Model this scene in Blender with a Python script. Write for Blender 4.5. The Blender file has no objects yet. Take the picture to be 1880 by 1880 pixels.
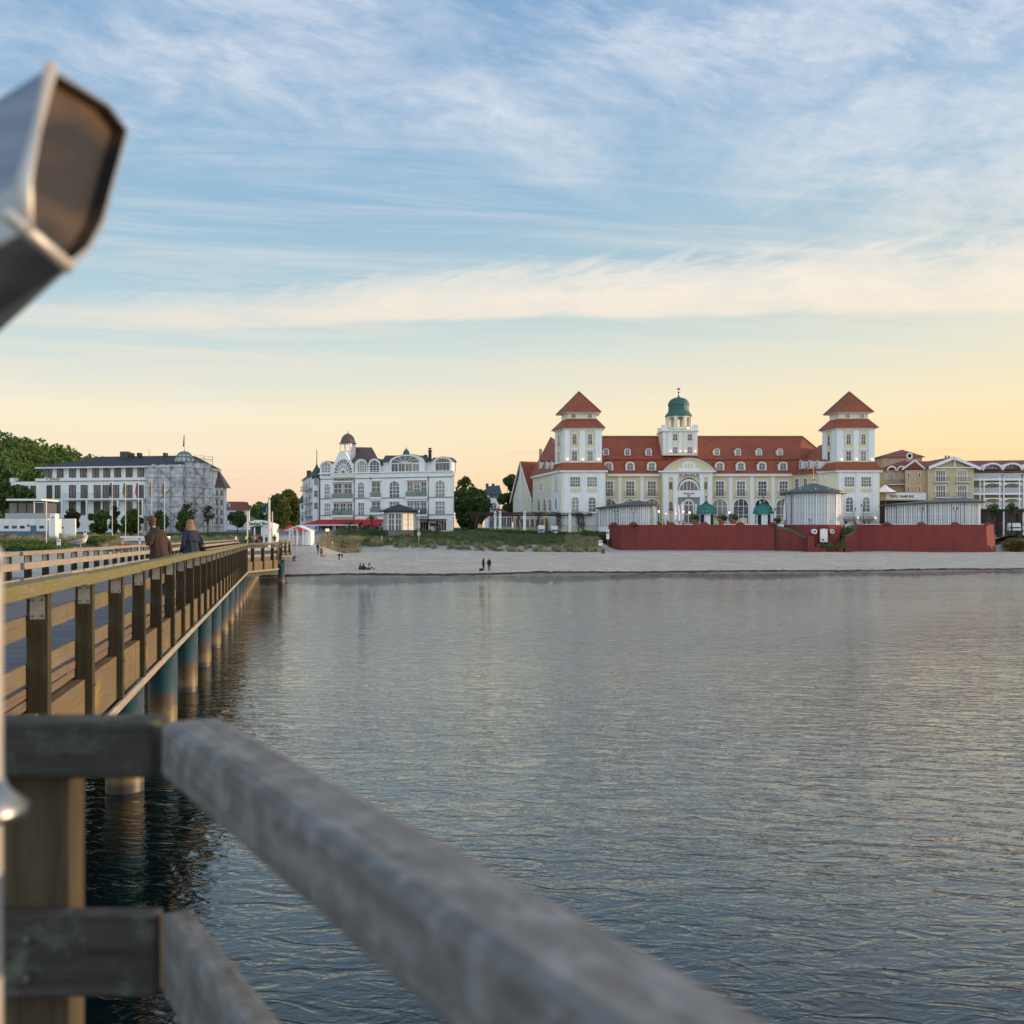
import bpy, bmesh, math, random
from mathutils import Vector, Matrix, noise
R = math.radians
random.seed(7)
scene = bpy.context.scene
C = scene.collection

# ---------------------------------------------------------------- camera, sky, sun, exposure
HC = 4.6                       # eye height above the sea, metres
F, CX, HY = 1880.0, 940.0, 986.0   # measured on the photograph: focal length, centre and horizon in its pixels
cam_d = bpy.data.cameras.new('camera')
cam = bpy.data.objects.new('camera', cam_d); C.objects.link(cam)
cam.location = (0, 0, HC); cam.rotation_euler = (R(90), 0, 0)
cam_d.sensor_width = 36; cam_d.lens = 36; cam_d.shift_y = 46 / 1880
cam_d.clip_start = 0.05; cam_d.clip_end = 6000
cam_d.dof.use_dof = True; cam_d.dof.focus_distance = 38; cam_d.dof.aperture_fstop = 2.7
cam_d.dof.aperture_blades = 9
scene.camera = cam

SUN_AZ, SUN_EL = R(80), R(7)   # azimuth measured from +Y towards +X
sun_d = bpy.data.lights.new('sun', 'SUN'); sun_d.energy = 4.2; sun_d.angle = R(0.5); sun_d.color = (1.0, .69, .40)
sun = bpy.data.objects.new('sun', sun_d); C.objects.link(sun)
sdir = Vector((math.sin(SUN_AZ) * math.cos(SUN_EL), math.cos(SUN_AZ) * math.cos(SUN_EL), math.sin(SUN_EL)))
sun.rotation_euler = sdir.to_track_quat('Z', 'Y').to_euler()

world = bpy.data.worlds.new('World'); scene.world = world; world.use_nodes = True
wt = world.node_tree; wt.nodes.clear()
def N(nt, typ, **kw):
    n = nt.nodes.new(typ)
    for k, v in kw.items():
        if k.startswith('i_'):
            key = k[2:]
            key = int(key) if key.isdigit() else key.replace('_', ' ')
            n.inputs[key].default_value = v
        else: setattr(n, k, v)
    return n
def L(nt, a, b): nt.links.new(a, b)
def math_n(nt, op, a, b=None, c=None, clamp=False):
    n = nt.nodes.new('ShaderNodeMath'); n.operation = op; n.use_clamp = clamp
    for i, v in enumerate((a, b, c)):
        if v is None: continue
        if isinstance(v, (int, float)): n.inputs[i].default_value = v
        else: nt.links.new(v, n.inputs[i])
    return n.outputs[0]
def ramp(nt, fac, stops, interp='LINEAR'):
    n = nt.nodes.new('ShaderNodeValToRGB'); n.color_ramp.interpolation = interp
    e = n.color_ramp.elements
    while len(e) < len(stops): e.new(.5)
    for i, (p, c) in enumerate(stops):
        e[i].position = p
        e[i].color = (c, c, c, 1) if isinstance(c, (int, float)) else (*c[:3], 1)
    nt.links.new(fac, n.inputs[0]); return n.outputs[0]
def mixc(nt, fac, a, b, mode='MIX'):
    n = nt.nodes.new('ShaderNodeMix'); n.data_type = 'RGBA'; n.blend_type = mode; n.clamp_factor = True
    for sock, v in ((n.inputs[0], fac), (n.inputs[6], a), (n.inputs[7], b)):
        if isinstance(v, (int, float)): sock.default_value = v
        elif isinstance(v, tuple): sock.default_value = (*v[:3], 1)
        else: nt.links.new(v, sock)
    return n.outputs[2]
def lin(r, g, b):
    f = lambda c: c / 255 / 12.92 if c / 255 <= .04045 else ((c / 255 + .055) / 1.055) ** 2.4
    return (f(r), f(g), f(b))
def noise_n(nt, vec, scale, detail=4, rough=.5, dist=0, lac=2.0):
    n = nt.nodes.new('ShaderNodeTexNoise')
    n.inputs['Scale'].default_value = scale; n.inputs['Detail'].default_value = detail
    n.inputs['Roughness'].default_value = rough; n.inputs['Distortion'].default_value = dist
    n.inputs['Lacunarity'].default_value = lac
    nt.links.new(vec, n.inputs['Vector']); return n.outputs[0]
def comb(nt, x, y, z=0):
    n = nt.nodes.new('ShaderNodeCombineXYZ')
    for i, v in enumerate((x, y, z)):
        if isinstance(v, (int, float)): n.inputs[i].default_value = v
        else: nt.links.new(v, n.inputs[i])
    return n.outputs[0]

def build_sky():
    nt = wt
    tc = N(nt, 'ShaderNodeTexCoord'); sep = N(nt, 'ShaderNodeSeparateXYZ'); L(nt, tc.outputs['Generated'], sep.inputs[0])
    X, Y, Z = sep.outputs
    el = math_n(nt, 'ARCSINE', Z)
    az = math_n(nt, 'ARCTAN2', X, Y)                       # 0 ahead, positive to the right
    Yc = math_n(nt, 'MAXIMUM', Y, .22)
    a = math_n(nt, 'DIVIDE', X, Yc); e = math_n(nt, 'DIVIDE', Z, Yc)   # clouds lie on flat layers seen towards the land
    MA = lambda x, m, c, clamp=False: math_n(nt, 'MULTIPLY_ADD', x, m, c, clamp=clamp)
    ML = lambda x, y: math_n(nt, 'MULTIPLY', x, y)
    AD = lambda x, y: math_n(nt, 'ADD', x, y)
    sky = N(nt, 'ShaderNodeTexSky', sky_type='NISHITA', sun_disc=False, sun_elevation=SUN_EL, sun_rotation=SUN_AZ,
            air_density=1.0, dust_density=1.6, ozone_density=2.0)
    elm = MA(el, 1.0, 0.0, True)
    left = ramp(nt, elm, [(0, lin(246, 206, 178)), (.035, lin(251, 217, 190)), (.07, lin(253, 232, 200)), (.115, lin(250, 238, 210)), (.16, lin(216, 226, 220)),
                          (.22, lin(182, 209, 220)), (.30, lin(152, 189, 215)), (.40, lin(140, 178, 212)), (.52, lin(118, 162, 204)), (1, lin(96, 138, 188))])
    right = ramp(nt, elm, [(0, lin(252, 204, 134)), (.05, lin(255, 218, 154)), (.09, lin(255, 230, 178)), (.13, lin(252, 234, 194)), (.18, lin(230, 230, 210)),
                          (.24, lin(184, 206, 208)), (.32, lin(156, 192, 214)), (.42, lin(138, 176, 212)), (.55, lin(122, 160, 204)), (1, lin(92, 134, 188))])
    back = ramp(nt, elm, [(0, lin(196, 196, 196)), (.10, lin(208, 212, 212)), (.28, lin(186, 210, 222)), (.6, lin(150, 184, 208)), (1, lin(118, 158, 196))])
    azf = MA(az, 1.25, .38, True)
    base = mixc(nt, azf, left, right)
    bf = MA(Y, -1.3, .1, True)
    base = mixc(nt, bf, base, back)
    wob = noise_n(nt, comb(nt, a, e, 1.7), 2.6, 3, .5)
    # fibres running down to the right
    v1 = AD(MA(a, .26, e), MA(wob, .12, -.06)); u1 = MA(e, -.5, a)
    fib = noise_n(nt, comb(nt, ML(u1, 3.6), ML(v1, 9.0)), 1.5, 11, .66, .25)
    fine = noise_n(nt, comb(nt, ML(u1, 16), ML(v1, 40.0), 5), 1.6, 7, .68, .3)
    # second fibre direction, combed up to the right
    v2 = AD(MA(a, -.34, e), MA(wob, .12, -.06)); u2 = MA(e, .6, a)
    fib2 = noise_n(nt, comb(nt, ML(u2, 4.4), ML(v2, 9.0), 9), 1.4, 11, .66, .3)
    big = noise_n(nt, comb(nt, ML(a, 2.4), ML(v1, 5.5), 3.3), 1.0, 4, .55, .3)
    hi = ramp(nt, e, [(.33, 0.0), (.39, .5), (.46, 1.0), (1, 1.0)])
    hi2 = ramp(nt, AD(e, MA(a, .25, 0)), [(.30, 0.0), (.44, 1.0), (1, 1.0)])
    m1 = ML(ML(ramp(nt, big, [(.28, 0.0), (.48, 1.0)]), hi), MA(ramp(nt, fib, [(.40, 0.0), (.58, 1.0)]), .88, .12))
    m2 = ML(ML(ramp(nt, a, [(.02, 0.0), (.30, 1.0)]), hi2), MA(ramp(nt, fib2, [(.38, 0.0), (.58, 1.0)]), .75, .25))
    # one bright stroke from the upper left across to the middle
    sv = AD(MA(a, .245, e), MA(wob, .10, -.05)); sd = math_n(nt, 'ABSOLUTE', math_n(nt, 'SUBTRACT', sv, .405))
    sw = ramp(nt, ML(sd, 5.0), [(0, 1.0), (.10, .8), (.36, 0.0)], 'EASE')
    m3 = ML(ML(sw, ramp(nt, MA(a, 1.0, .6), [(.02, .3), (.3, 1.0), (.62, 1.0), (.85, 0.0)])), MA(ramp(nt, fib, [(.34, 0.0), (.58, 1.0)]), .9, .1))
    c_up = math_n(nt, 'MAXIMUM', math_n(nt, 'MAXIMUM', ML(m1, .85), ML(m2, .80)), m3)
    c_up = ML(c_up, MA(ramp(nt, fine, [(.34, 0.0), (.62, 1.0)]), .35, .65))
    # the long band over the roofs: crisp flat underside, feathered top, thinning to the left
    feath = noise_n(nt, comb(nt, ML(MA(e, -2.4, a), 11), ML(e, 22)), 1.6, 9, .66, .7)
    eb = MA(a, .022, .2115); et = MA(a, .075, .264)
    n = math_n(nt, 'DIVIDE', math_n(nt, 'SUBTRACT', AD(e, MA(wob, .05, -.025)), eb), math_n(nt, 'SUBTRACT', et, eb))
    n = AD(n, ML(MA(feath, -1.5, .68), MA(n, 1.1, .12, True)))
    prof = ramp(nt, MA(n, .5, .25), [(.20, 0.0), (.27, .9), (.40, 1.0), (.54, .75), (.78, 0.0)], 'EASE')
    fade = ramp(nt, MA(a, 1.0, .5), [(.04, .0), (.16, .45), (.34, .8), (.6, 1.0)])
    c_mid = ML(ML(prof, fade), MA(ramp(nt, fib, [(.38, 0.0), (.62, 1.0)]), .35, .68))
    thin = noise_n(nt, comb(nt, ML(a, 1.7), ML(MA(a, .05, e), 34.0), 7), 1.3, 8, .62, .4)
    tb = ramp(nt, e, [(.12, 0.0), (.17, .7), (.30, .6), (.42, .3), (.5, 0.0)])
    c_thin = ML(ramp(nt, thin, [(.46, 0.0), (.70, .75)]), tb)
    ccol = ramp(nt, elm, [(0, lin(255, 205, 150)), (.15, lin(252, 230, 202)), (.24, lin(252, 240, 224)), (.35, lin(222, 228, 236)), (.5, lin(218, 226, 238)), (1, lin(206, 214, 230))])
    c = mixc(nt, c_thin, base, ccol)
    c = mixc(nt, ML(c_up, .92), c, ccol)
    c = mixc(nt, c_mid, c, ccol)
    dus = noise_n(nt, comb(nt, ML(a, 5.0), ML(e, 90.0), 11), 1.0, 4, .5, .2)
    dm = ML(ramp(nt, dus, [(.60, 0.0), (.74, .5)]), ramp(nt, e, [(.02, 0.0), (.05, .8), (.085, .5), (.11, 0.0)]))
    c = mixc(nt, ML(dm, .6), c, lin(214, 166, 140))
    sk = N(nt, 'ShaderNodeMix', data_type='RGBA', blend_type='MIX'); sk.inputs[0].default_value = .05
    skm = N(nt, 'ShaderNodeMix', data_type='RGBA', blend_type='MULTIPLY'); skm.inputs[0].default_value = 1.0
    L(nt, sky.outputs[0], skm.inputs[6]); skm.inputs[7].default_value = (.12, .12, .12, 1)
    L(nt, c, sk.inputs[6]); L(nt, skm.outputs[2], sk.inputs[7])
    # eastern sky behind the viewer, out of view, brightened to light the shaded fronts
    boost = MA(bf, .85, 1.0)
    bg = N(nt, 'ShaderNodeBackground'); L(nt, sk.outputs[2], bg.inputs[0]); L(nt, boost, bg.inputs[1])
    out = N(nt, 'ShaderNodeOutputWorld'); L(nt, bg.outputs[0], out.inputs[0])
build_sky()
scene.view_settings.view_transform = 'Standard'; scene.view_settings.look = 'None'
scene.view_settings.exposure = 0.06; scene.view_settings.gamma = 1.0
scene.render.engine = 'CYCLES'

# ---------------------------------------------------------------- helpers
WM = {}                                                     # world matrix of every object that may get children
def wx(px, Y): return (px - CX) / F * Y
def wz(py, Y): return HC + (HY - py) / F * Y
def W(px, py, Y): return Vector((wx(px, Y), Y, wz(py, Y)))
def reg(o, M): WM[o.name] = M; return o
def attrs(o, label=None, cat=None, group=None, kind=None):
    if label: o['label'] = label
    if cat: o['category'] = cat
    if group: o['group'] = group
    if kind: o['kind'] = kind
    return o
def thing(name, label, cat, loc=(0, 0, 0), rz=0, group=None):
    o = bpy.data.objects.new(name, None); C.objects.link(o); o.empty_display_size = .3
    o.location = loc; o.rotation_euler = (0, 0, rz)
    attrs(o, label, cat, group)
    return reg(o, Matrix.Translation(Vector(loc)) @ Matrix.Rotation(rz, 4, 'Z'))
def place(name, me, parent, Mw):
    """an object of mesh ME under PARENT whose world matrix is Mw"""
    o = bpy.data.objects.new(name, me); C.objects.link(o)
    if parent is not None:
        o.parent = parent; o.matrix_basis = WM[parent.name].inverted() @ Mw
    else: o.matrix_basis = Mw
    return reg(o, Mw)
def copy_tree(o, parent=None, Mb=None):
    c = o.copy(); C.objects.link(c); c.parent = parent
    if Mb is not None: c.matrix_basis = Mb
    base = WM.get(parent.name, Matrix()) if parent else Matrix()
    reg(c, base @ c.matrix_basis)
    for ch in o.children: copy_tree(ch, c)
    return c
def dup(o, loc, rz=0, label=None, scale=1.0):
    c = copy_tree(o, None, Matrix.Translation(Vector(loc)) @ Matrix.Rotation(rz, 4, 'Z') @ Matrix.Scale(scale, 4))
    if label: c['label'] = label
    return c

class MB:
    def __init__(s, M=None): s.v, s.f, s.m, s.M = [], [], [], M
    def pt(s, p):
        p = Vector(p)
        if s.M is not None: p = s.M @ p
        s.v.append(p); return len(s.v) - 1
    def poly(s, pts, mi=0): s.f.append([s.pt(p) for p in pts]); s.m.append(mi)
    def face(s, idx, mi=0): s.f.append(list(idx)); s.m.append(mi)
    def box(s, x0, x1, y0, y1, z0, z1, mi=0):
        if x0 > x1: x0, x1 = x1, x0
        if y0 > y1: y0, y1 = y1, y0
        if z0 > z1: z0, z1 = z1, z0
        i = [s.pt(p) for p in ((x0, y0, z0), (x1, y0, z0), (x1, y1, z0), (x0, y1, z0), (x0, y0, z1), (x1, y0, z1), (x1, y1, z1), (x0, y1, z1))]
        for q in ((0, 3, 2, 1), (4, 5, 6, 7), (0, 1, 5, 4), (1, 2, 6, 5), (2, 3, 7, 6), (3, 0, 4, 7)): s.face([i[k] for k in q], mi)
    def hull(s, lo, hi, mi=0, cap=True):
        """closed solid between two outlines with the same number of points (lists of xyz)"""
        n = len(lo); a = [s.pt(p) for p in lo]; b = [s.pt(p) for p in hi]
        if cap: s.face(a[::-1], mi); s.face(b, mi)
        for k in range(n): s.face((a[k], a[(k + 1) % n], b[(k + 1) % n], b[k]), mi)
    def prism(s, outline, z0, z1, mi=0): s.hull([(x, y, z0) for x, y in outline], [(x, y, z1) for x, y in outline], mi)
    def prism_y(s, outline, y0, y1, mi=0): s.hull([(x, y0, z) for x, z in outline], [(x, y1, z) for x, z in outline], mi)
    def prism_x(s, outline, x0, x1, mi=0): s.hull([(x0, y, z) for y, z in outline], [(x1, y, z) for y, z in outline], mi)
    def cone(s, base, apex, mi=0):
        a = [s.pt(p) for p in base]; t = s.pt(apex); s.face(a[::-1], mi)
        for k in range(len(a)): s.face((a[k], a[(k + 1) % len(a)], t), mi)
    def ring(s, out, inn, y0, y1, mi=0):
        """a flat frame between two XZ outlines of equal length, from y0 (front) to y1"""
        n = len(out); A = [s.pt((x, y0, z)) for x, z in out]; B = [s.pt((x, y0, z)) for x, z in inn]
        A2 = [s.pt((x, y1, z)) for x, z in out]; B2 = [s.pt((x, y1, z)) for x, z in inn]
        for k in range(n):
            j = (k + 1) % n
            s.face((A[k], A[j], B[j], B[k]), mi); s.face((A[k], A2[k], A2[j], A[j]), mi); s.face((B[k], B[j], B2[j], B2[k]), mi); s.face((A2[k], B2[k], B2[j], A2[j]), mi)
    def lathe(s, prof, c, seg=16, mi=0, ph=0.0, sx=1, sy=1):
        rings = []
        for r, z in prof:
            if r < 1e-5: rings.append([s.pt((c[0], c[1], c[2] + z))])
            else: rings.append([s.pt((c[0] + sx * r * math.cos(ph + 2 * math.pi * k / seg), c[1] + sy * r * math.sin(ph + 2 * math.pi * k / seg), c[2] + z)) for k in range(seg)])
        for a, b in zip(rings, rings[1:]):
            if len(a) == 1 and len(b) == 1: continue
            for k in range(seg):
                j = (k + 1) % seg
                if len(a) == 1: s.face((a[0], b[j], b[k])[::-1], mi)
                elif len(b) == 1: s.face((a[k], a[j], b[0]), mi)
                else: s.face((a[k], a[j], b[j], b[k]), mi)
        if len(rings[0]) > 1: s.face(rings[0][::-1], mi)
        if len(rings[-1]) > 1: s.face(rings[-1], mi)
    def tube(s, pts, r, seg=6, mi=0, r2=None):
        pts = [Vector(p) for p in pts]; n = len(pts); rings = []
        up = Vector((0, 0, 1))
        for k, p in enumerate(pts):
            d = (pts[min(k + 1, n - 1)] - pts[max(k - 1, 0)]).normalized()
            a = d.cross(up if abs(d.z) < .95 else Vector((1, 0, 0))).normalized(); b = d.cross(a)
            rr = r if r2 is None else r + (r2 - r) * k / (n - 1)
            rings.append([s.pt(p + rr * (a * math.cos(2 * math.pi * q / seg) + b * math.sin(2 * math.pi * q / seg))) for q in range(seg)])
        for A, B in zip(rings, rings[1:]):
            for q in range(seg): s.face((A[q], A[(q + 1) % seg], B[(q + 1) % seg], B[q]), mi)
        s.face(rings[0][::-1], mi); s.face(rings[-1], mi)
    def ball(s, c, r, seg=10, rings=6, mi=0, sz=1.0):
        s.lathe([(r * math.sin(math.pi * k / rings), -r * sz * math.cos(math.pi * k / rings)) for k in range(rings + 1)], c, seg, mi)
    def build(s, name, mats, parent=None, local=False, smooth=False, fix=True, bevel=0):
        if not isinstance(mats, (list, tuple)): mats = [mats]
        me = bpy.data.meshes.new(name)
        vs = s.v
        if parent is not None and not local:
            inv = WM[parent.name].inverted(); vs = [inv @ p for p in vs]
        me.from_pydata([tuple(p) for p in vs], [], s.f)
        for m in mats: me.materials.append(m)
        if len(mats) > 1: me.polygons.foreach_set('material_index', s.m)
        if fix or bevel:
            bm = bmesh.new(); bm.from_mesh(me)
            if bevel:
                bmesh.ops.remove_doubles(bm, verts=bm.verts, dist=1e-5)
                bmesh.ops.bevel(bm, geom=list(bm.edges), offset=bevel, segments=2, affect='EDGES', profile=.5)
            bmesh.ops.recalc_face_normals(bm, faces=bm.faces); bm.to_mesh(me); bm.free()
        if smooth: me.polygons.foreach_set('use_smooth', [True] * len(me.polygons))
        me.update()
        o = bpy.data.objects.new(name, me); C.objects.link(o)
        if parent is not None: o.parent = parent
        return reg(o, WM[parent.name] if parent is not None else Matrix())

class Facade:
    """a vertical plane through (pxL at depth YL) and (pxR at depth YR); its local frame: x along, y into the building, z up"""
    def __init__(s, pxL, YL, pxR, YR):
        s.a = Vector((wx(pxL, YL), YL)); s.b = Vector((wx(pxR, YR), YR))
        d = (s.b - s.a); s.len = d.length; s.d = d / s.len; s.rz = math.atan2(d.y, d.x)
        s.M = Matrix.Translation((s.a.x, s.a.y, 0)) @ Matrix.Rotation(s.rz, 4, 'Z')
    def hit(s, px):
        k = (px - CX) / F                                  # X = k Y on the plane a + t d
        t = (k * s.a.y - s.a.x) / (s.d.x - k * s.d.y)
        return t, s.a.y + t * s.d.y
    def u(s, px): return s.hit(px)[0]
    def z(s, px, py): return wz(py, s.hit(px)[1])
    def box(s, mb, px0, px1, py0, py1, out, inn):
        m = (px0 + px1) / 2
        mb.M = s.M; mb.box(s.u(px0), s.u(px1), -out, inn, s.z(m, py0), s.z(m, py1))
    def at(s, px, py, out=0):
        t, Y = s.hit(px); return s.M @ Matrix.Translation((t, -out, wz(py, Y)))

def outline(style, w, h, n=10):
    """XZ outline, bottom centre at the origin, counter-clockwise seen from the front"""
    a = w / 2
    if style == 'rect': return [(-a, 0), (a, 0), (a, h), (-a, h)]
    if style == 'arch':
        return [(-a, 0), (a, 0)] + [(a * math.cos(math.pi * k / n), h - a + a * math.sin(math.pi * k / n)) for k in range(n + 1)]
    if style == 'segment':
        r = min(.28 * w, h * .4)
        return [(-a, 0), (a, 0)] + [(a * math.cos(math.pi * k / n), h - r + r * math.sin(math.pi * k / n)) for k in range(n + 1)]
    if style == 'half': return [(a * math.cos(math.pi * k / n), h * math.sin(math.pi * k / n)) for k in range(n + 1)]
    if style == 'round': return [(a * math.cos(2 * math.pi * k / (2 * n)), h / 2 + h / 2 * math.sin(2 * math.pi * k / (2 * n))) for k in range(2 * n)]
_win = {}
def window(parent, Mw, w, h, style='rect', nx=2, ny=2, b=.14, bar=.06, fm=None, gm=None, sill=False, rec=.0, name='window'):
    """a window of its own: frame with glazing bars, a pane beneath it and, if asked, a sill"""
    fm = fm or M_['white_trim']; gm = gm or M_['glass']
    key = (round(w, 2), round(h, 2), style, nx, ny, b, bar, fm.name, gm.name, sill)
    if key not in _win:
        fr = MB(); out = outline(style, w + 2 * b, h + (2 * b if style in ('round',) else b)); inn = outline(style, w, h)
        if style == 'round': out = [(x, z - b) for x, z in out]
        if style == 'half': out = outline(style, w + 2 * b, h + b)
        fr.ring(out, inn, -.11, .01)
        top = h - (w / 2 if style == 'arch' else 0)
        def ztop(x):
            a = w / 2; q = math.sqrt(max(0, 1 - (x / a) ** 2))
            if style == 'arch': return h - a + a * q
            if style == 'segment': r = min(.28 * w, h * .4); return h - r + r * q
            if style == 'half': return h * q
            if style == 'round': return h / 2 + h / 2 * q
            return h
        for k in range(1, nx):
            x = -w / 2 + w * k / nx; z0 = (h - ztop(x)) if style == 'round' else 0
            fr.box(x - bar / 2, x + bar / 2, -.075, -.01, z0, ztop(x) - .005)
        if ny > 1:
            hh = h if style in ('rect', 'segment') else (top if style == 'arch' else h)
            for k in range(1, ny + (1 if style == 'arch' else 0)):
                z = hh * k / ny; half = w / 2
                if style == 'half': half = w / 2 * math.sqrt(max(0, 1 - (z / h) ** 2))
                if style == 'round': half = w / 2 * math.sqrt(max(0, 1 - ((z - h / 2) / (h / 2)) ** 2))
                fr.box(-half, half, -.065, -.012, z - bar / 2, z + bar / 2)
        pn = MB(); pn.prism_y(outline(style, w * .995, h * .998), -.035, -.015)
        sl = None
        if sill: sl = MB(); sl.box(-w / 2 - .2, w / 2 + .2, -.24, 0, -b - .1, -.02)
        def me(mb, nm, m):
            o = mb.build(nm, m); d = o.data; bpy.data.objects.remove(o); return d
        _win[key] = (me(fr, name, fm), me(pn, 'pane', gm), me(sl, 'sill', fm) if sl else None)
    a, p, q = _win[key]
    o = place(name, a, parent, Mw); place('pane', p, o, Mw)
    if q: place('sill', q, o, Mw)
    return o
def fwin(parent, fa, px0, px1, py0, py1, out=.0, **kw):
    """window filling a rectangle measured on facade FA"""
    m = (px0 + px1) / 2
    w = fa.u(px1) - fa.u(px0); h = fa.z(m, py0) - fa.z(m, py1)
    return window(parent, fa.at(m, py1, out), w, h, **kw)
def text(s, size, Mw, parent, m, name='lettering', ext=.03, sx=1.0, font_bold=.0):
    cu = bpy.data.curves.new('t', 'FONT'); cu.body = s; cu.size = size; cu.extrude = ext; cu.align_x = 'CENTER'; cu.offset = font_bold
    to = bpy.data.objects.new('t', cu); C.objects.link(to)
    bpy.context.view_layer.update()
    me = bpy.data.meshes.new_from_object(to.evaluated_get(bpy.context.evaluated_depsgraph_get()))
    bpy.data.objects.remove(to); me.materials.clear(); me.materials.append(m)
    me.transform(Matrix.Rotation(R(90), 4, 'X') @ Matrix.Scale(sx, 4, (1, 0, 0)))
    return place(name, me, parent, Mw)

# ---------------------------------------------------------------- materials
M_ = {}
def mat(name, col, rough=.7, col2=None, scale=4.0, stretch=(1, 1, 1), detail=5, bump=0.0, bscale=None, metal=0.0, spec=.5, contrast=(.35, .65), bstr=None, third=None, t3=(.6, .75), s3=1.5, coat=0, sub=0):
    m = bpy.data.materials.new(name); m.use_nodes = True; nt = m.node_tree; p = nt.nodes['Principled BSDF']
    p.inputs['Roughness'].default_value = rough; p.inputs['Metallic'].default_value = metal; p.inputs['Specular IOR Level'].default_value = spec
    p.inputs['Coat Weight'].default_value = coat
    tc = N(nt, 'ShaderNodeTexCoord'); mp = N(nt, 'ShaderNodeMapping'); L(nt, tc.outputs['Object'], mp.inputs[0]); mp.inputs['Scale'].default_value = stretch
    col2 = col2 or tuple(c * .82 for c in col)
    n = noise_n(nt, mp.outputs[0], scale, detail, .6)
    c = mixc(nt, ramp(nt, n, [(contrast[0], 0.0), (contrast[1], 1.0)]), col, col2)
    if third:
        n3 = noise_n(nt, tc.outputs['Object'], s3, 5, .65, .3)
        c = mixc(nt, ramp(nt, n3, [(t3[0], 0.0), (t3[1], 1.0)]), c, third)
    L(nt, c, p.inputs['Base Color'])
    if bump:
        b = N(nt, 'ShaderNodeBump'); b.inputs['Strength'].default_value = bump; b.inputs['Distance'].default_value = .02
        nb = n if bscale is None else noise_n(nt, mp.outputs[0], bscale, 5, .6)
        L(nt, nb, b.inputs['Height']); L(nt, b.outputs[0], p.inputs['Normal'])
    M_[name] = m; return m
def emis(name, col, st):
    m = bpy.data.materials.new(name); m.use_nodes = True; p = m.node_tree.nodes['Principled BSDF']
    p.inputs['Base Color'].default_value = (*col, 1); p.inputs['Emission Color'].default_value = (*col, 1); p.inputs['Emission Strength'].default_value = st
    M_[name] = m; return m
def stain_white(name, col, streak=.12):
    """painted render: faint vertical streaks and blotches"""
    m = bpy.data.materials.new(name); m.use_nodes = True; nt = m.node_tree; p = nt.nodes['Principled BSDF']
    tc = N(nt, 'ShaderNodeTexCoord'); mp = N(nt, 'ShaderNodeMapping'); L(nt, tc.outputs['Object'], mp.inputs[0]); mp.inputs['Scale'].default_value = (1.6, 1.6, .12)
    a = noise_n(nt, mp.outputs[0], 1.5, 6, .6); b = noise_n(nt, tc.outputs['Object'], .35, 5, .6)
    f = math_n(nt, 'MULTIPLY', ramp(nt, a, [(.42, 0.0), (.75, 1.0)]), ramp(nt, b, [(.35, 0.2), (.65, 1.0)]))
    L(nt, mixc(nt, math_n(nt, 'MULTIPLY', f, streak * 3), col, tuple(c * .62 for c in col)), p.inputs['Base Color'])
    p.inputs['Roughness'].default_value = .75
    M_[name] = m; return m
def roof_mat(name, c1, c2, c3, rough=.6):
    m = bpy.data.materials.new(name); m.use_nodes = True; nt = m.node_tree; p = nt.nodes['Principled BSDF']
    tc = N(nt, 'ShaderNodeTexCoord'); sp = N(nt, 'ShaderNodeSeparateXYZ'); L(nt, tc.outputs['Object'], sp.inputs[0])
    n1 = noise_n(nt, tc.outputs['Object'], 3.0, 3, .6); n2 = noise_n(nt, tc.outputs['Object'], .4, 5, .6)
    c = mixc(nt, ramp(nt, n1, [(.35, 0.0), (.65, 1.0)]), c1, c2)
    c = mixc(nt, math_n(nt, 'MULTIPLY', ramp(nt, n2, [(.45, 0.0), (.72, 1.0)]), .55), c, c3)
    row = math_n(nt, 'FRACT', math_n(nt, 'MULTIPLY', sp.outputs[2], 3.6))
    xf = math_n(nt, 'FRACT', math_n(nt, 'MULTIPLY', math_n(nt, 'ADD', sp.outputs[0], sp.outputs[1]), 3.2))
    h = math_n(nt, 'ADD', row, math_n(nt, 'MULTIPLY', math_n(nt, 'PINGPONG', xf, .5), .8))
    b = N(nt, 'ShaderNodeBump'); b.inputs['Strength'].default_value = .55; b.inputs['Distance'].default_value = .08; L(nt, h, b.inputs['Height'])
    L(nt, b.outputs[0], p.inputs['Normal']); L(nt, c, p.inputs['Base Color']); p.inputs['Roughness'].default_value = rough
    M_[name] = m; return m

stain_white('white_wall', (.78, .81, .80), .16); stain_white('white_clap', (.70, .74, .74), .22)
stain_white('cream_wall', (.68, .60, .39), .16); stain_white('pale_cream', (.74, .71, .56), .14); stain_white('tan_wall', (.50, .37, .24), .12); stain_white('hotel_yellow', (.52, .47, .29), .12)
mat('white_trim', (.80, .80, .80), .5, (.70, .71, .72), 3)
mat('glass', (.06, .07, .072), .10, (.16, .155, .14), .35, contrast=(.42, .62), spec=.45)
mat('glass_dark', (.012, .016, .020), .08, (.035, .04, .04), .5, spec=.4)
mat('glass_curtain', (.20, .18, .165), .2, (.09, .085, .08), 1.1, stretch=(3, 3, .3), spec=.45)
mat('glass_teal', (.10, .17, .17), .08, (.06, .12, .12), .6, spec=.8)
mat('dark_frame', (.02, .022, .024), .5)
def vary_panes(name, col, amt):
    """some rooms have their curtains drawn: each pane object gets its own share of a paler tone"""
    nt = M_[name].node_tree; p = nt.nodes['Principled BSDF']; src = p.inputs['Base Color'].links[0].from_socket
    oi = N(nt, 'ShaderNodeObjectInfo'); L(nt, mixc(nt, math_n(nt, 'MULTIPLY', ramp(nt, oi.outputs['Random'], [(.35, 0.0), (.95, 1.0)]), amt), src, col), p.inputs['Base Color'])
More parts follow.
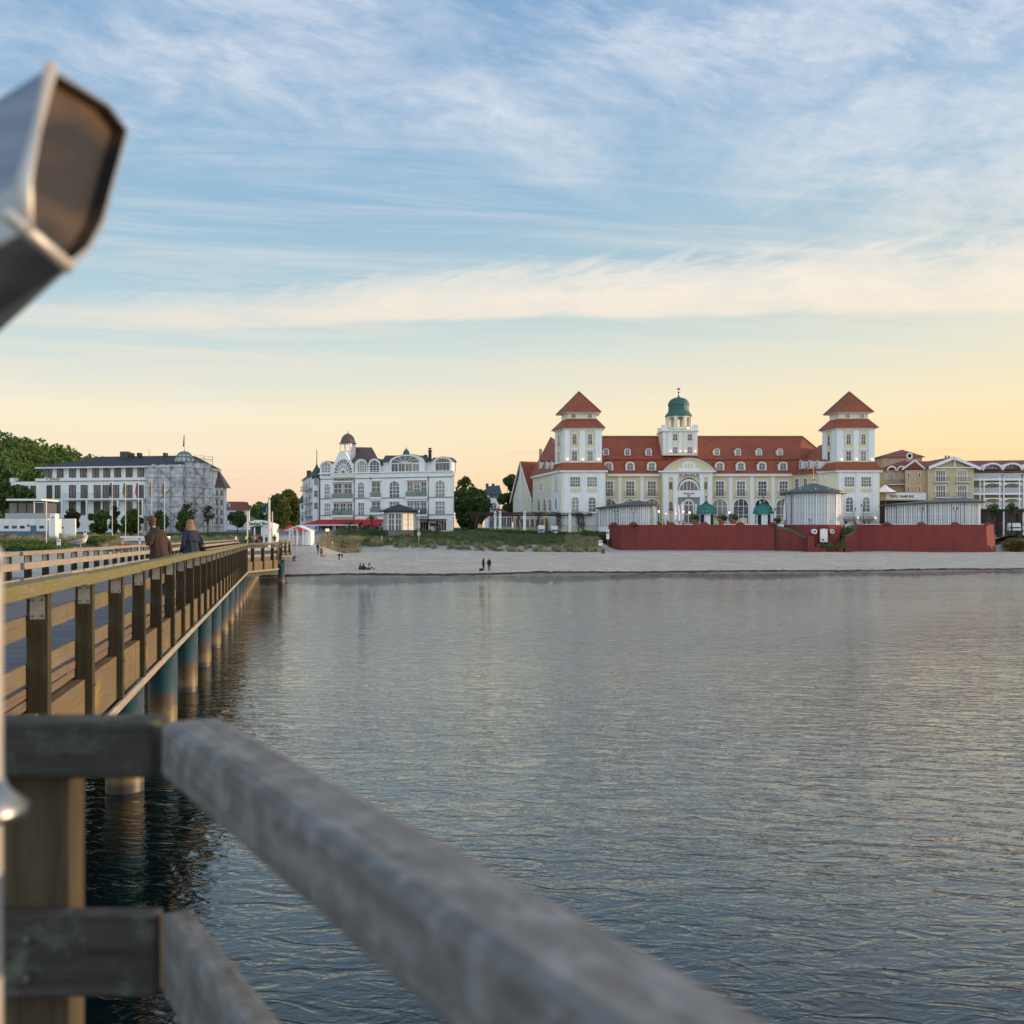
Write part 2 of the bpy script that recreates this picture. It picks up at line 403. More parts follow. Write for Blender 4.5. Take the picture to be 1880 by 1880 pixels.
vary_panes('glass', (.34, .32, .28), .8); vary_panes('glass_dark', (.14, .13, .12), .8); vary_panes('glass_curtain', (.05, .05, .05), .75)
emis('warm_pane', (1.0, .72, .38), .55)
roof_mat('tile_red', (.35, .080, .026), (.25, .056, .021), (.14, .038, .020))
roof_mat('tile_maroon', (.26, .065, .045), (.20, .05, .036), (.13, .036, .03))
roof_mat('tile_dark', (.045, .047, .052), (.03, .032, .036), (.02, .022, .024))
mat('roof_brown', (.14, .085, .075), .5, (.09, .055, .05), 2.5, stretch=(4, 1, 1))
mat('copper_green', (.032, .13, .11), .55, (.025, .09, .085), 1.2, third=(.10, .10, .07), t3=(.55, .8), s3=.8)
mat('copper_bright', (.014, .20, .165), .5, (.009, .13, .12), 2.4, stretch=(5, 5, .4))
mat('copper_dark', (.022, .075, .062), .5, (.06, .04, .038), 1.0)
mat('pavilion_panel', (.44, .48, .50), .7, (.36, .40, .42), 2, stretch=(2, 2, .3))
mat('metal_roof', (.035, .055, .062), .42, (.05, .075, .08), 1.0, stretch=(3, 3, .3))
mat('red_wall', (.215, .034, .028), .85, (.165, .028, .025), .55, stretch=(1.2, 1.2, .6), detail=9, bump=.4, bscale=9, third=(.12, .036, .032), t3=(.52, .8), s3=.35)
mat('red_awning', (.46, .02, .02), .8, (.36, .015, .018), 1)
mat('black_iron', (.012, .014, .016), .45)
mat('grey_iron', (.16, .17, .18), .45)
mat('pole_white', (.60, .60, .57), .45, (.48, .48, .46), 2)
emis('lamp_glow', (1.0, .70, .36), 4.0); emis('lamp_wash', (1.0, .68, .42), 2.6)
mat('lamp_glass', (.35, .34, .30), .25)
mat('brass', (.7, .42, .12), .3, metal=1)
mat('bark', (.06, .045, .035), .9, (.035, .028, .022), 6, stretch=(4, 4, .6))
mat('vine', (.085, .058, .046), .95, (.05, .035, .03), 5)
mat('terracotta', (.38, .12, .06), .8, (.30, .09, .05), 4)
mat('asphalt_stone', (.20, .19, .185), .9, (.15, .145, .14), 1.5)
mat('navy', (.016, .024, .05), .85, (.010, .014, .03), 5, stretch=(1, 1, .4)); mat('coat_brown', (.055, .023, .012), .85, (.02, .012, .009), 5, stretch=(3, 3, .5)); mat('jeans', (.03, .045, .09), .9)
mat('black_cloth', (.012, .012, .014), .9); mat('red_cloth', (.5, .02, .02), .8); mat('white_cloth', (.7, .7, .7), .85); mat('grey_cloth', (.16, .17, .19), .9); mat('pink_cloth', (.55, .32, .30), .9)
mat('orange_cloth', (.30, .12, .03), .9); mat('teal_cloth', (.03, .16, .20), .9); mat('purple_cloth', (.07, .03, .14), .9); mat('yellow_cloth', (.55, .42, .05), .8)
mat('skin', (.48, .27, .19), .55, (.42, .23, .16), 8); mat('hair_brown', (.085, .042, .026), .7, (.05, .026, .018), 20, stretch=(3, 3, 1)); mat('hair_dark', (.02, .015, .012), .7)
mat('hair_blonde', (.34, .16, .06), .65, (.14, .06, .028), 22, stretch=(4, 4, .6))
# ---------------------------------------------------------------- sea, beach, land
def sstep(a, b, x):
    t = min(1, max(0, (x - a) / (b - a))); return t * t * (3 - 2 * t)
def plin(pts, x):
    if x <= pts[0][0]: return pts[0][1]
    for (a, p), (b, q) in zip(pts, pts[1:]):
        if x <= b: return p + (q - p) * (x - a) / (b - a)
    return pts[-1][1]
SEA = [(-400, -9), (-60, -3), (-8, -.35), (0, 0), (8, .35)]
PR_L = SEA + [(45, 1.7), (54, 2.4), (80, 4.2), (105, 5.5), (130, 6.2), (900, 14)]
PR_P = SEA + [(34, 1.6), (60, 3.0), (85, 4.6), (105, 5.8), (130, 6.3), (900, 14)]
PR_M = SEA + [(70, 1.9), (75, 3.0), (97, 6.0), (130, 6.5), (900, 14)]
PR_R = SEA + [(71, 1.9), (100, 2.0), (125, 5.0), (150, 6.2), (900, 14)]
def shore(X): return 124 + .25 * max(-220, min(220, X)) + .9 * math.sin(X * .11) + .5 * math.sin(X * .31 + 1)
def ground(X, Y):
    s = Y - shore(X); t = CX + F * X / max(Y, 40)
    if t < 555: z = plin(PR_L, s) + (plin(PR_P, s) - plin(PR_L, s)) * sstep(470, 520, t)
    elif t < 900: z = plin(PR_P, s) + (plin(PR_M, s) - plin(PR_P, s)) * sstep(585, 625, t)
    elif t < 1500: z = plin(PR_M, s) + (plin(PR_R, s) - plin(PR_M, s)) * sstep(1104, 1128, t)
    else: z = plin(PR_R, s) + (plin(PR_M, s) - plin(PR_R, s)) * sstep(1832, 1850, t)
    if s > 2: z += .10 * min(1, s / 12) * (noise.noise(Vector((X * .12, Y * .12, 0))) + .5 * noise.noise(Vector((X * .45, Y * .45, 3))))
    return z

def sand_material():
    m = bpy.data.materials.new('sand'); m.use_nodes = True; nt = m.node_tree; p = nt.nodes['Principled BSDF']; p.inputs['Roughness'].default_value = .95
    p.inputs['Specular IOR Level'].default_value = .2
    g = N(nt, 'ShaderNodeNewGeometry'); pos = g.outputs['Position']; sp = N(nt, 'ShaderNodeSeparateXYZ'); L(nt, pos, sp.inputs[0])
    n1 = noise_n(nt, pos, .25, 6, .65); n2 = noise_n(nt, pos, 2.2, 8, .7); n3 = noise_n(nt, pos, .06, 3, .5)
    c = mixc(nt, ramp(nt, n1, [(.35, 0.0), (.65, 1.0)]), (.56, .52, .45), (.42, .39, .34))
    c = mixc(nt, math_n(nt, 'MULTIPLY', ramp(nt, n2, [(.46, 0.0), (.62, 1.0)]), .7), c, (.20, .19, .185))
    # wet sand near the waterline
    wet = ramp(nt, math_n(nt, 'ADD', sp.outputs[2], math_n(nt, 'MULTIPLY_ADD', n1, .25, -.12)), [(.10, 1.0), (.24, 0.0)])
    c = mixc(nt, math_n(nt, 'MULTIPLY', wet, .75), c, (.13, .11, .095))
    # paved ground behind the dune crest and inland
    attr = N(nt, 'ShaderNodeVertexColor', layer_name='cover')
    sc = N(nt, 'ShaderNodeSeparateColor'); L(nt, attr.outputs[0], sc.inputs[0])
    gn = noise_n(nt, pos, .8, 7, .7); gcol = mixc(nt, ramp(nt, gn, [(.38, 0.0), (.66, 1.0)]), (.062, .092, .026), (.13, .11, .05))
    gcol = mixc(nt, ramp(nt, n3, [(.4, 0.0), (.62, .8)]), gcol, (.03, .07, .016))
    gm = ramp(nt, math_n(nt, 'ADD', sc.outputs[0], math_n(nt, 'MULTIPLY_ADD', n1, .7, -.35)), [(.42, 0.0), (.56, 1.0)])
    c = mixc(nt, gm, c, gcol)
    c = mixc(nt, sc.outputs[1], c, (.20, .19, .185))
    L(nt, c, p.inputs['Base Color'])
    b = N(nt, 'ShaderNodeBump'); b.inputs['Strength'].default_value = .9; b.inputs['Distance'].default_value = .22
    L(nt, math_n(nt, 'ADD', n2, math_n(nt, 'MULTIPLY', noise_n(nt, pos, .7, 4, .6), 1.6)), b.inputs['Height']); L(nt, b.outputs[0], p.inputs['Normal'])
    return m
def build_land():
    xs = [-900, -600, -400, -300, -220, -170] + [-140 + 2.0 * i for i in range(141)] + [160, 200, 260, 350, 500, 900]
    ys = [-300, -100, 0, 40, 70, 90, 100] + [104 + 1.5 * i for i in range(90)] + [245, 260, 280, 310, 350, 400, 500, 650, 900, 1400, 2600]
    me = bpy.data.meshes.new('ground'); nx = len(xs)
    vs = [(x, y, ground(x, y)) for y in ys for x in xs]
    me.from_pydata(vs, [], [(j * nx + i, j * nx + i + 1, (j + 1) * nx + i + 1, (j + 1) * nx + i) for j in range(len(ys) - 1) for i in range(nx - 1)])
    me.materials.append(sand_material())
    ca = me.color_attributes.new('cover', 'FLOAT_COLOR', 'POINT')
    for k, (x, y, z) in enumerate(vs):
        s = y - shore(x); t = CX + F * x / max(y, 40); g = pv = 0
        if t < 470: g = sstep(56, 66, s); pv = sstep(104, 112, s)
        elif t < 620:
            pv = sstep(88, 96, s)
            g = .8 * sstep(598, 612, t) * sstep(70, 76, s)
        elif t < 1122: g = .58 * sstep(70, 76, s) + .42 * sstep(77, 83, s); g *= 1 - .5 * sstep(1085, 1110, t); pv = sstep(99, 103, s)
        elif t > 1840: g = sstep(70, 80, s) * .8
        else: pv = sstep(110, 130, s)
        ca.data[k].color = (g, pv, 0, 1)
    me.polygons.foreach_set('use_smooth', [True] * len(me.polygons))
    o = bpy.data.objects.new('ground', me); C.objects.link(o); attrs(o, kind='structure')
build_land()

def water_material():
    m = bpy.data.materials.new('sea_water'); m.use_nodes = True; nt = m.node_tree; p = nt.nodes['Principled BSDF']
    p.inputs['Base Color'].default_value = (.003, .011, .012, 1); p.inputs['IOR'].default_value = 1.33
    p.inputs['Roughness'].default_value = .035; p.inputs['Specular IOR Level'].default_value = .5
    g = N(nt, 'ShaderNodeNewGeometry'); pos = g.outputs['Position']
    def layer(rot, sx, sy, scale, detail, rough, dist):
        mp = N(nt, 'ShaderNodeMapping'); mp.vector_type = 'TEXTURE'; L(nt, pos, mp.inputs[0]); mp.inputs['Rotation'].default_value = (0, 0, R(rot)); mp.inputs['Scale'].default_value = (sx, sy, 1)
        return noise_n(nt, mp.outputs[0], scale, detail, rough, dist)
    a = layer(6, 2.6, 1, .9, 2, .5, .6); b_ = layer(-11, 2.4, 1, 2.9, 3, .5, .7); c = layer(14, 2.0, 1, 7.0, 2, .5, .5); d = layer(0, 3, 1, .12, 2, .5, 0)
    gust = ramp(nt, layer(5, 4, 1, .028, 3, .5, .4), [(.38, .42), (.62, 1.25)])
    ridge = lambda q, pw: math_n(nt, 'POWER', math_n(nt, 'SUBTRACT', 1.0, math_n(nt, 'ABSOLUTE', math_n(nt, 'MULTIPLY_ADD', q, 2.6, -1.3)), clamp=True), pw)
    b_ = math_n(nt, 'ADD', math_n(nt, 'MULTIPLY', b_, .45), math_n(nt, 'MULTIPLY', ridge(b_, 1.6), .30))
    c = math_n(nt, 'ADD', math_n(nt, 'MULTIPLY', c, .5), math_n(nt, 'MULTIPLY', ridge(c, 1.5), .30))
    h = math_n(nt, 'ADD', math_n(nt, 'MULTIPLY', a, .36), math_n(nt, 'ADD', math_n(nt, 'MULTIPLY', b_, .48), math_n(nt, 'MULTIPLY', c, .15)))
    h = math_n(nt, 'ADD', math_n(nt, 'MULTIPLY', h, gust), math_n(nt, 'MULTIPLY', d, .9))
    bp = N(nt, 'ShaderNodeBump'); bp.inputs['Strength'].default_value = 1.0; bp.inputs['Distance'].default_value = WATER_H
    L(nt, h, bp.inputs['Height']); L(nt, bp.outputs[0], p.inputs['Normal'])
    # calm evening water mirrors strongly at shallow angles and shows its dark body where a ripple faces the viewer
    gl = N(nt, 'ShaderNodeBsdfGlossy', i_Roughness=.02); gl.inputs['Color'].default_value = (.97, .98, .96, 1); L(nt, bp.outputs[0], gl.inputs['Normal'])
    lw = N(nt, 'ShaderNodeLayerWeight', i_Blend=.5); L(nt, bp.outputs[0], lw.inputs['Normal'])
    mx = N(nt, 'ShaderNodeMixShader'); L(nt, math_n(nt, 'POWER', lw.outputs['Facing'], 3.5), mx.inputs[0]); p.inputs['Specular IOR Level'].default_value = 0.0
    L(nt, p.outputs[0], mx.inputs[1]); L(nt, gl.outputs[0], mx.inputs[2]); L(nt, mx.outputs[0], nt.nodes['Material Output'].inputs[0])
    return m
WATER_H = .115
def build_sea():
    mb = MB(); mb.poly([(-1500, -900, 0), (1500, -900, 0), (1500, 420, 0), (-1500, 420, 0)])
    o = mb.build('sea', water_material()); attrs(o, kind='structure')
build_sea()

# dark seaweed and wet debris along the waterline
def build_wrack():
    mb = MB(); rnd = random.Random(3)
    for i in range(2600):
        X = rnd.uniform(-34, 90); Y0 = shore(X)
        if X > 40 and rnd.random() < .5: continue
        s = 2.4 + rnd.gauss(0, .55) + .8 * math.sin(X * .25); Y = Y0 + s; z = ground(X, Y)
        w = rnd.uniform(.2, .8); d = rnd.uniform(.1, .35); hgt = rnd.uniform(.03, .11)
        mb.hull([(X - w, Y - d, z - .03), (X + w, Y - d * .6, z - .03), (X + w * .8, Y + d, z - .03), (X - w * .7, Y + d, z - .03)],
                [(X - w * .5, Y - d * .4, z + hgt), (X + w * .4, Y - d * .3, z + hgt * .8), (X + w * .3, Y + d * .3, z + hgt), (X - w * .4, Y + d * .4, z + hgt * .7)])
    o = mb.build('seaweed_line', mat('seaweed', (.03, .024, .018), .9, (.06, .045, .03), 3)); attrs(o, 'dark line of washed-up seaweed along the waterline', 'seaweed', kind='stuff')
build_wrack()

# ---------------------------------------------------------------- foliage
def leaf_mat(name, c1, c2, c3, scale=.5):
    m = bpy.data.materials.new(name); m.use_nodes = True; nt = m.node_tree; p = nt.nodes['Principled BSDF']; p.inputs['Roughness'].default_value = .7
    p.inputs['Specular IOR Level'].default_value = .25
    g = N(nt, 'ShaderNodeNewGeometry')
    n = noise_n(nt, g.outputs['Position'], scale, 5, .7); 
    c = mixc(nt, ramp(nt, n, [(.40, 0.0), (.60, 1.0)]), c1, c2)
    c = mixc(nt, ramp(nt, g.outputs['Random Per Island'], [(.55, 0.0), (1, .9)]), c, c3)
    L(nt, c, p.inputs['Base Color'])
    t = N(nt, 'ShaderNodeBsdfTranslucent'); L(nt, c, t.inputs[0]); mx = N(nt, 'ShaderNodeMixShader', i_0=.3)
    L(nt, p.outputs[0], mx.inputs[1]); L(nt, t.outputs[0], mx.inputs[2]); L(nt, mx.outputs[0], nt.nodes['Material Output'].inputs[0])
    M_[name] = m; return m
leaf_mat('leaf_dark', (.085, .145, .042), (.045, .085, .03), (.14, .19, .055))
leaf_mat('leaf_mid', (.085, .145, .03), (.042, .085, .022), (.15, .18, .045))
leaf_mat('leaf_olive', (.14, .16, .04), (.07, .095, .03), (.22, .20, .055))
leaf_mat('leaf_wood', (.10, .175, .036), (.035, .075, .022), (.18, .21, .055), .07)
leaf_mat('leaf_rust', (.10, .075, .026), (.05, .05, .018), (.16, .10, .03))
leaf_mat('grass_dry', (.37, .33, .19), (.22, .215, .11), (.48, .42, .27), .3)
leaf_mat('grass_green', (.15, .18, .07), (.085, .11, .04), (.26, .25, .12), .3)
def leaf_cloud(mb, c, r, n, size, rnd, mi=0, sq=(1, 1, 1)):
    for _ in range(n):
        while True:
            d = Vector((rnd.uniform(-1, 1), rnd.uniform(-1, 1), rnd.uniform(-1, 1)))
            if .05 < d.length < 1: break
        d = d.normalized() * (d.length ** .35)
        p = Vector((c[0] + d.x * r * sq[0], c[1] + d.y * r * sq[1], c[2] + d.z * r * sq[2]))
        a = Vector((rnd.gauss(0, 1), rnd.gauss(0, 1), rnd.gauss(0, 1))).normalized(); b = a.cross(Vector((rnd.gauss(0, 1), rnd.gauss(0, 1), rnd.gauss(0, 1)))).normalized()
        s = size * rnd.uniform(.6, 1.4)
        mb.poly([p - a * s - b * s * .5, p + b * s * .6, p + a * s - b * s * .3, p - b * s * .8], mi)
def tree(label, base, h, cr, leaf='leaf_mid', group=None, n=2600, trunk_h=.35, name='tree', cat='tree', size=.34, seed=0, sparse=1.0, squash=1.0, fill=.8):
    rnd = random.Random(seed + int(base[0] * 10)); t = thing(name, label, cat, base, 0, group); b = Vector(base)
    tb = MB(); tops = []
    th = h * trunk_h
    tb.tube([b - Vector((0, 0, .3)), b + Vector((rnd.uniform(-.1, .1), 0, th * .6)), b + Vector((rnd.uniform(-.2, .2), rnd.uniform(-.2, .2), h * .8))], h * .025 + .04, 7, r2=.04)
    for k in range(7):
        a = rnd.uniform(0, 6.28); z0 = th * rnd.uniform(.7, 1.3); q = rnd.uniform(.5, .85)
        e = b + Vector((math.cos(a) * cr * q, math.sin(a) * cr * q, min(h * .9, z0 + h * rnd.uniform(.15, .4)))); tops.append(e)
        tb.tube([b + Vector((0, 0, z0)), (b + Vector((0, 0, z0)) + e) / 2 + Vector((0, 0, .2)), e], h * .010 + .03, 5, r2=.02)
    tb.build('trunk', M_['bark'], t)
    cb = MB(); cz = b.z + th + (h - th) * .5; rz_ = (h - th) * .5
    k = 24
    for i in range(k):
        a = rnd.uniform(0, 6.28); q = rnd.uniform(.1, .78) ** .7; zz = rnd.uniform(-.8, .85)
        rr = cr * math.sqrt(max(.05, 1 - zz * zz)) * squash
        c = (b.x + math.cos(a) * rr * q, b.y + math.sin(a) * rr * q, cz + zz * rz_ * fill)
        leaf_cloud(cb, c, min(cr, rz_) * rnd.uniform(.20, .46), int(n / k * sparse), size, rnd)
    cb.build('crown', M_[leaf], t, fix=False)
    return t
# ---------------------------------------------------------------- timber
def wood(name, col, col2, grain='Y', moss=None, mossamt=(.45, .6), rough=.85, mscale=1.2, bump=.5):
    m = bpy.data.materials.new(name); m.use_nodes = True; nt = m.node_tree; p = nt.nodes['Principled BSDF']; p.inputs['Roughness'].default_value = rough
    p.inputs['Specular IOR Level'].default_value = .25
    tc = N(nt, 'ShaderNodeTexCoord'); mp = N(nt, 'ShaderNodeMapping'); L(nt, tc.outputs['Object'], mp.inputs[0])
    s = [14, 14, 14]; s['XYZ'.index(grain)] = .7; mp.inputs['Scale'].default_value = s
    g = noise_n(nt, mp.outputs[0], 2.2, 7, .65, .6); big = noise_n(nt, tc.outputs['Object'], 1.1, 4, .6); fine = noise_n(nt, mp.outputs[0], 7.0, 5, .7, .3)
    c = mixc(nt, ramp(nt, g, [(.34, 0.0), (.66, 1.0)]), col, col2)
    c = mixc(nt, math_n(nt, 'MULTIPLY', ramp(nt, big, [(.38, 0.0), (.68, 1.0)]), .6), c, tuple(q * .55 for q in col))
    c = mixc(nt, math_n(nt, 'MULTIPLY', ramp(nt, fine, [(.52, 0.0), (.70, 1.0)]), .5), c, tuple(q * .35 for q in col2))
    if moss:
        mn = noise_n(nt, tc.outputs['Object'], mscale, 8, .72, .4)
        c = mixc(nt, ramp(nt, mn, [(mossamt[0], 0.0), (mossamt[1], 1.0)]), c, moss)
    oi = N(nt, 'ShaderNodeObjectInfo'); c = mixc(nt, math_n(nt, 'MULTIPLY', oi.outputs['Random'], .45), c, tuple(q * .5 for q in col2))
    L(nt, c, p.inputs['Base Color'])
    b = N(nt, 'ShaderNodeBump'); b.inputs['Strength'].default_value = bump; b.inputs['Distance'].default_value = .012
    L(nt, math_n(nt, 'ADD', g, math_n(nt, 'MULTIPLY', fine, .6)), b.inputs['Height']); L(nt, b.outputs[0], p.inputs['Normal'])
    M_[name] = m; return m
MOSS = (.23, .19, .035)
wood('rail_mossy', (.29, .27, .21), (.13, .11, .078), 'X', (.19, .175, .055), (.40, .54), mscale=6, bump=1.0)
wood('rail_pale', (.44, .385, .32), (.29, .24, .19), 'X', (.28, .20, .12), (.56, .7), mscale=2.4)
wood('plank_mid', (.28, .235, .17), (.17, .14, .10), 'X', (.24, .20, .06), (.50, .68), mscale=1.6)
wood('plank_red', (.24, .18, .14), (.15, .115, .09), 'X')
wood('post_dark', (.075, .058, .034), (.034, .028, .018), 'Z', (.06, .07, .022), (.50, .68), mscale=1.5)
wood('deck_wood', (.21, .21, .22), (.14, .14, .15), 'X')
wood('beam_wood', (.22, .165, .095), (.13, .10, .06), 'X', (.30, .22, .05), (.55, .7))
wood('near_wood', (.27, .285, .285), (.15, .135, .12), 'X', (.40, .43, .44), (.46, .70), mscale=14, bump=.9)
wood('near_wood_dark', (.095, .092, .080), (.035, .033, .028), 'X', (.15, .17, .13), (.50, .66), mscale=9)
wood('near_post', (.155, .122, .07), (.055, .043, .03), 'Z')
mat('steel_plate', (.42, .40, .36), .42, (.30, .28, .25), 9, metal=.6, bump=.1)
mat('bolt_steel', (.16, .155, .15), .5, metal=.8)
m = mat('pile_teal', (.011, .062, .078), .5, (.007, .04, .055), 1.1, detail=6, third=(.13, .045, .022), t3=(.56, .66), s3=1.7)
def pile_mat():
    m = M_['pile_teal']; nt = m.node_tree; p = nt.nodes['Principled BSDF']; src = p.inputs['Base Color'].links[0].from_socket
    g = N(nt, 'ShaderNodeNewGeometry'); sp = N(nt, 'ShaderNodeSeparateXYZ'); L(nt, g.outputs['Position'], sp.inputs[0])
    n = noise_n(nt, g.outputs['Position'], 2.5, 5, .65)
    h = math_n(nt, 'MULTIPLY_ADD', n, 1.6, math_n(nt, 'MULTIPLY_ADD', sp.outputs[2], -1.0, .25))
    c = mixc(nt, ramp(nt, h, [(.0, 0.0), (.30, 1.0)]), src, (.075, .038, .022))
    h2 = math_n(nt, 'MULTIPLY_ADD', n, .9, math_n(nt, 'MULTIPLY_ADD', sp.outputs[2], -1.0, .15))
    c = mixc(nt, ramp(nt, h2, [(.0, 0.0), (.2, 1.0)]), c, (.13, .095, .028))
    h3 = math_n(nt, 'MULTIPLY_ADD', sp.outputs[2], -1.0, .22)
    c = mixc(nt, ramp(nt, h3, [(.0, 0.0), (.1, 1.0)]), c, (.03, .022, .014))
    L(nt, c, p.inputs['Base Color'])
pile_mat()

PRZ = math.atan2(423, 1880)            # the pier runs a little left of straight ahead
PM = Matrix.Rotation(PRZ, 4, 'Z')
def PW(x, y, z=0): return PM @ Vector((x, y, z))
DZ = HC - 1.35                          # deck level
RT = HC - .38                           # rail top

def railing(t, p0, p1, spacing, side, first=None, low=-.86, topm='rail_mossy', railm='plank_mid', kick=True, fascia=True, off_end=0.0, plates=True, top_jit=0.012):
    """timber railing from p0 to p1 (world XY). side=+1: posts stand to the right of the walking direction p0>p1.
    Every post is a part with a steel plate; rails run on the deck side of the posts. Local x runs along the railing."""
    a = Vector((p0[0], p0[1])); b = Vector((p1[0], p1[1])); d = (b - a); ln = d.length; d /= ln
    rz = math.atan2(d.y, d.x); M = Matrix.Translation((a.x, a.y, 0)) @ Matrix.Rotation(rz, 4, 'Z')
    s = -side                                                       # local +y is left of travel; outside is -y for side=+1
    rnd = random.Random(int(a.x * 7 + a.y * 3))
    holder = WM[t.name]
    def part(mb, name, m, bevel=0):
        o = mb.build(name, m, None, bevel=bevel); o.parent = t; o.matrix_basis = holder.inverted() @ M; reg(o, M); return o
    # posts: a quarter turn of the grain is left to the material
    post = MB(); post.box(-.075, .075, s * .175, 0, DZ + low + .112, RT - .115)
    pme = None; x = spacing / 2 if first is None else first; k = 0
    plate = MB(); plate.box(-.081, -.074, s * .03, s * .15, RT - .34, RT - .135); 
    bolt = MB(); bolt.lathe([(.0, 0), (.013, 0), (.011, .010), (0, .013)], (0, 0, 0), 8)
    spots = [Matrix.Translation((-.081, s * yy, RT + zz)) @ Matrix.Rotation(R(-90), 4, 'Y') for yy, zz in ((.05, -.31), (.13, -.31), (.05, -.17), (.13, -.17))]
    side_spots = [Matrix.Translation((0, s * .175, DZ + zz)) @ Matrix.Rotation(R(-90 * s), 4, 'X') @ Matrix.Scale(1.8, 4) for zz in (-.25, -.62)]
    while x < ln - .02:
        Mx = M @ Matrix.Translation((x, 0, 0))
        if pme is None:
            def data(mb, nm, m, bv=0):
                o = mb.build(nm, m, bevel=bv); q = o.data; bpy.data.objects.remove(o); return q
            pme = data(post, 'post', M_['post_dark'], .006); plm = data(plate, 'bracket_plate', M_['steel_plate']); blm = data(bolt, 'bolt', M_['bolt_steel'])
        o = place('post', pme, t, Mx)
        if plates: place('bracket_plate', plm, o, Mx)
        if k < 7:
            for q in spots: place('bolt', blm, o, Mx @ q)
        if k < 14:
            for q in side_spots: place('bolt', blm, o, Mx @ q)
        x += spacing; k += 1
    # rails: planks about 4 m long with small gaps and small height differences
    def run(name, m, y0, y1, z0, z1, seg=4.34, jit=.004, bev=.008):
        mb = MB(); x = -.02
        while x < ln + off_end:
            x2 = min(x + seg, ln + off_end); j = rnd.uniform(-jit, jit); j2 = rnd.uniform(-jit, jit)
            mb.hull([(x + .004, y0 + j2, z0 + j), (x2 - .004, y0 + j2, z0 + j), (x2 - .004, y1 + j2, z0 + j), (x + .004, y1 + j2, z0 + j)],
                    [(x + .004, y0 + j2, z1 + j), (x2 - .004, y0 + j2, z1 + j), (x2 - .004, y1 + j2, z1 + j), (x + .004, y1 + j2, z1 + j)])
            x = x2
        return part(mb, name, m, bev)
    run('top_rail', M_[topm], s * .19, -s * .035, RT - .118, RT, jit=top_jit, bev=.012)
    y0, y1 = -s * .004, -s * .055
    run('middle_rail', M_[railm], y0, y1, DZ + .475, DZ + .66)
    run('lower_rail', M_[railm], y0, y1, DZ + .06, DZ + .235)
    if kick:
        run('kick_board', M_['plank_red'], y0, y1, DZ - .07, DZ + .022); run('kick_board', M_['plank_red'], y0, y1, DZ - .165, DZ - .08)
    if fascia:
        run('edge_beam', M_['beam_wood'], s * .10, -s * .16, DZ + low + .11, DZ - .19, seg=6.5)
        run('ledger', M_['rail_pale'], s * .182, s * .14, DZ + low, DZ + low + .11, seg=6.5)
K0 = (-16.2, 63.0); K1 = (-15.7, 69.0); L0 = (wx(512, 100), 100.0); L1 = (wx(535, 104), 104.0)
RXo = -2.0                                                            # outer face of right-hand posts, pier frame
def railing_line(x, y0, y1): a = PW(x, y0); b = PW(x, y1); return (a.x, a.y), (b.x, b.y)
# right-hand railing (its reference line is the deck-side face of the posts)
yK0 = (PM.inverted() @ Vector((K0[0], K0[1], 0))).y
RX = RXo - .175
a, b = railing_line(RX, 2.75, yK0)
tr = thing('pier_railing', 'mossy timber railing with square posts along the right edge of the pier', 'railing', (a[0], a[1], DZ), math.atan2(b[1] - a[1], b[0] - a[0]))
railing(tr, a, b, 2.17, +1, first=(9.81 - .08 - 2.75) % 2.17)
a2, b2 = K0, K1
tr2 = thing('pier_railing', 'short sunlit railing where the pier widens, with plank skirt below', 'railing', (K0[0], K0[1], DZ), math.atan2(K1[1] - K0[1], K1[0] - K0[0]))
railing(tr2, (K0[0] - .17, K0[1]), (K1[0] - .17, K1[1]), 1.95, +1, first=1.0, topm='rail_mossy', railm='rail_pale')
def skirt(t, p0, p1, low, hi):
    mb = MB(); a = Vector((*p0, 0)); b = Vector((*p1, 0)); n = 24
    for k in range(n):
        u, v = a + (b - a) * (k / n), a + (b - a) * ((k + .94) / n); o = Vector((-.24, 0, 0))
        q = Vector((-.29, 0, 0))
        mb.hull([u + o + Vector((0, 0, low)), v + o + Vector((0, 0, low)), v + q + Vector((0, 0, low)), u + q + Vector((0, 0, low))],
                [u + o + Vector((0, 0, hi)), v + o + Vector((0, 0, hi)), v + q + Vector((0, 0, hi)), u + q + Vector((0, 0, hi))])
    mb.build('skirt_planks', M_['rail_pale'], t)
skirt(tr2, K0, K1, DZ - .80, DZ - .18)
mb = MB(); mb.hull([(K0[0] - .7, K0[1], DZ - 1.12), (K0[0] - .2, K0[1], DZ - 1.12), (K1[0] - .2, K1[1], DZ - 1.12), (K1[0] - .7, K1[1], DZ - 1.12)], [(K0[0] - .7, K0[1], DZ - .82), (K0[0] - .2, K0[1], DZ - .82), (K1[0] - .2, K1[1], DZ - .82), (K1[0] - .7, K1[1], DZ - .82)]); mb.build('bottom_beam', M_['near_wood_dark'], tr2)
a, b = L0, L1
c0 = (K1[0] - 1.9, K1[1] + 6)
tr3 = thing('pier_railing', 'far short timber railing of the last wide platform near the beach', 'railing', (L0[0], L0[1], DZ), math.atan2(L1[1] - L0[1], L1[0] - L0[0]))
railing(tr3, L0, L1, 1.3, +1, first=.5, railm='rail_pale', low=-.6)
tr4 = thing('pier_railing', 'distant timber railing linking the two wide platforms', 'railing', (K1[0], K1[1], DZ), 0)
railing(tr4, K1, L0, 2.17, +1, first=1, railm='rail_pale', low=-.6)
# left-hand railing, seen from inside
LX = -6.80
a, b = railing_line(LX, 6.0, 172)
tl = thing('pier_railing', 'long pale sunlit railing along the left edge of the pier, a gull standing on it', 'railing', (a[0], a[1], DZ), math.atan2(b[1] - a[1], b[0] - a[0]))
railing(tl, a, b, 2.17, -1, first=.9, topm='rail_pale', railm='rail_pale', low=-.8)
# far right-hand railing to the shore
a, b = L1, (wx(505, 172), 172.0)

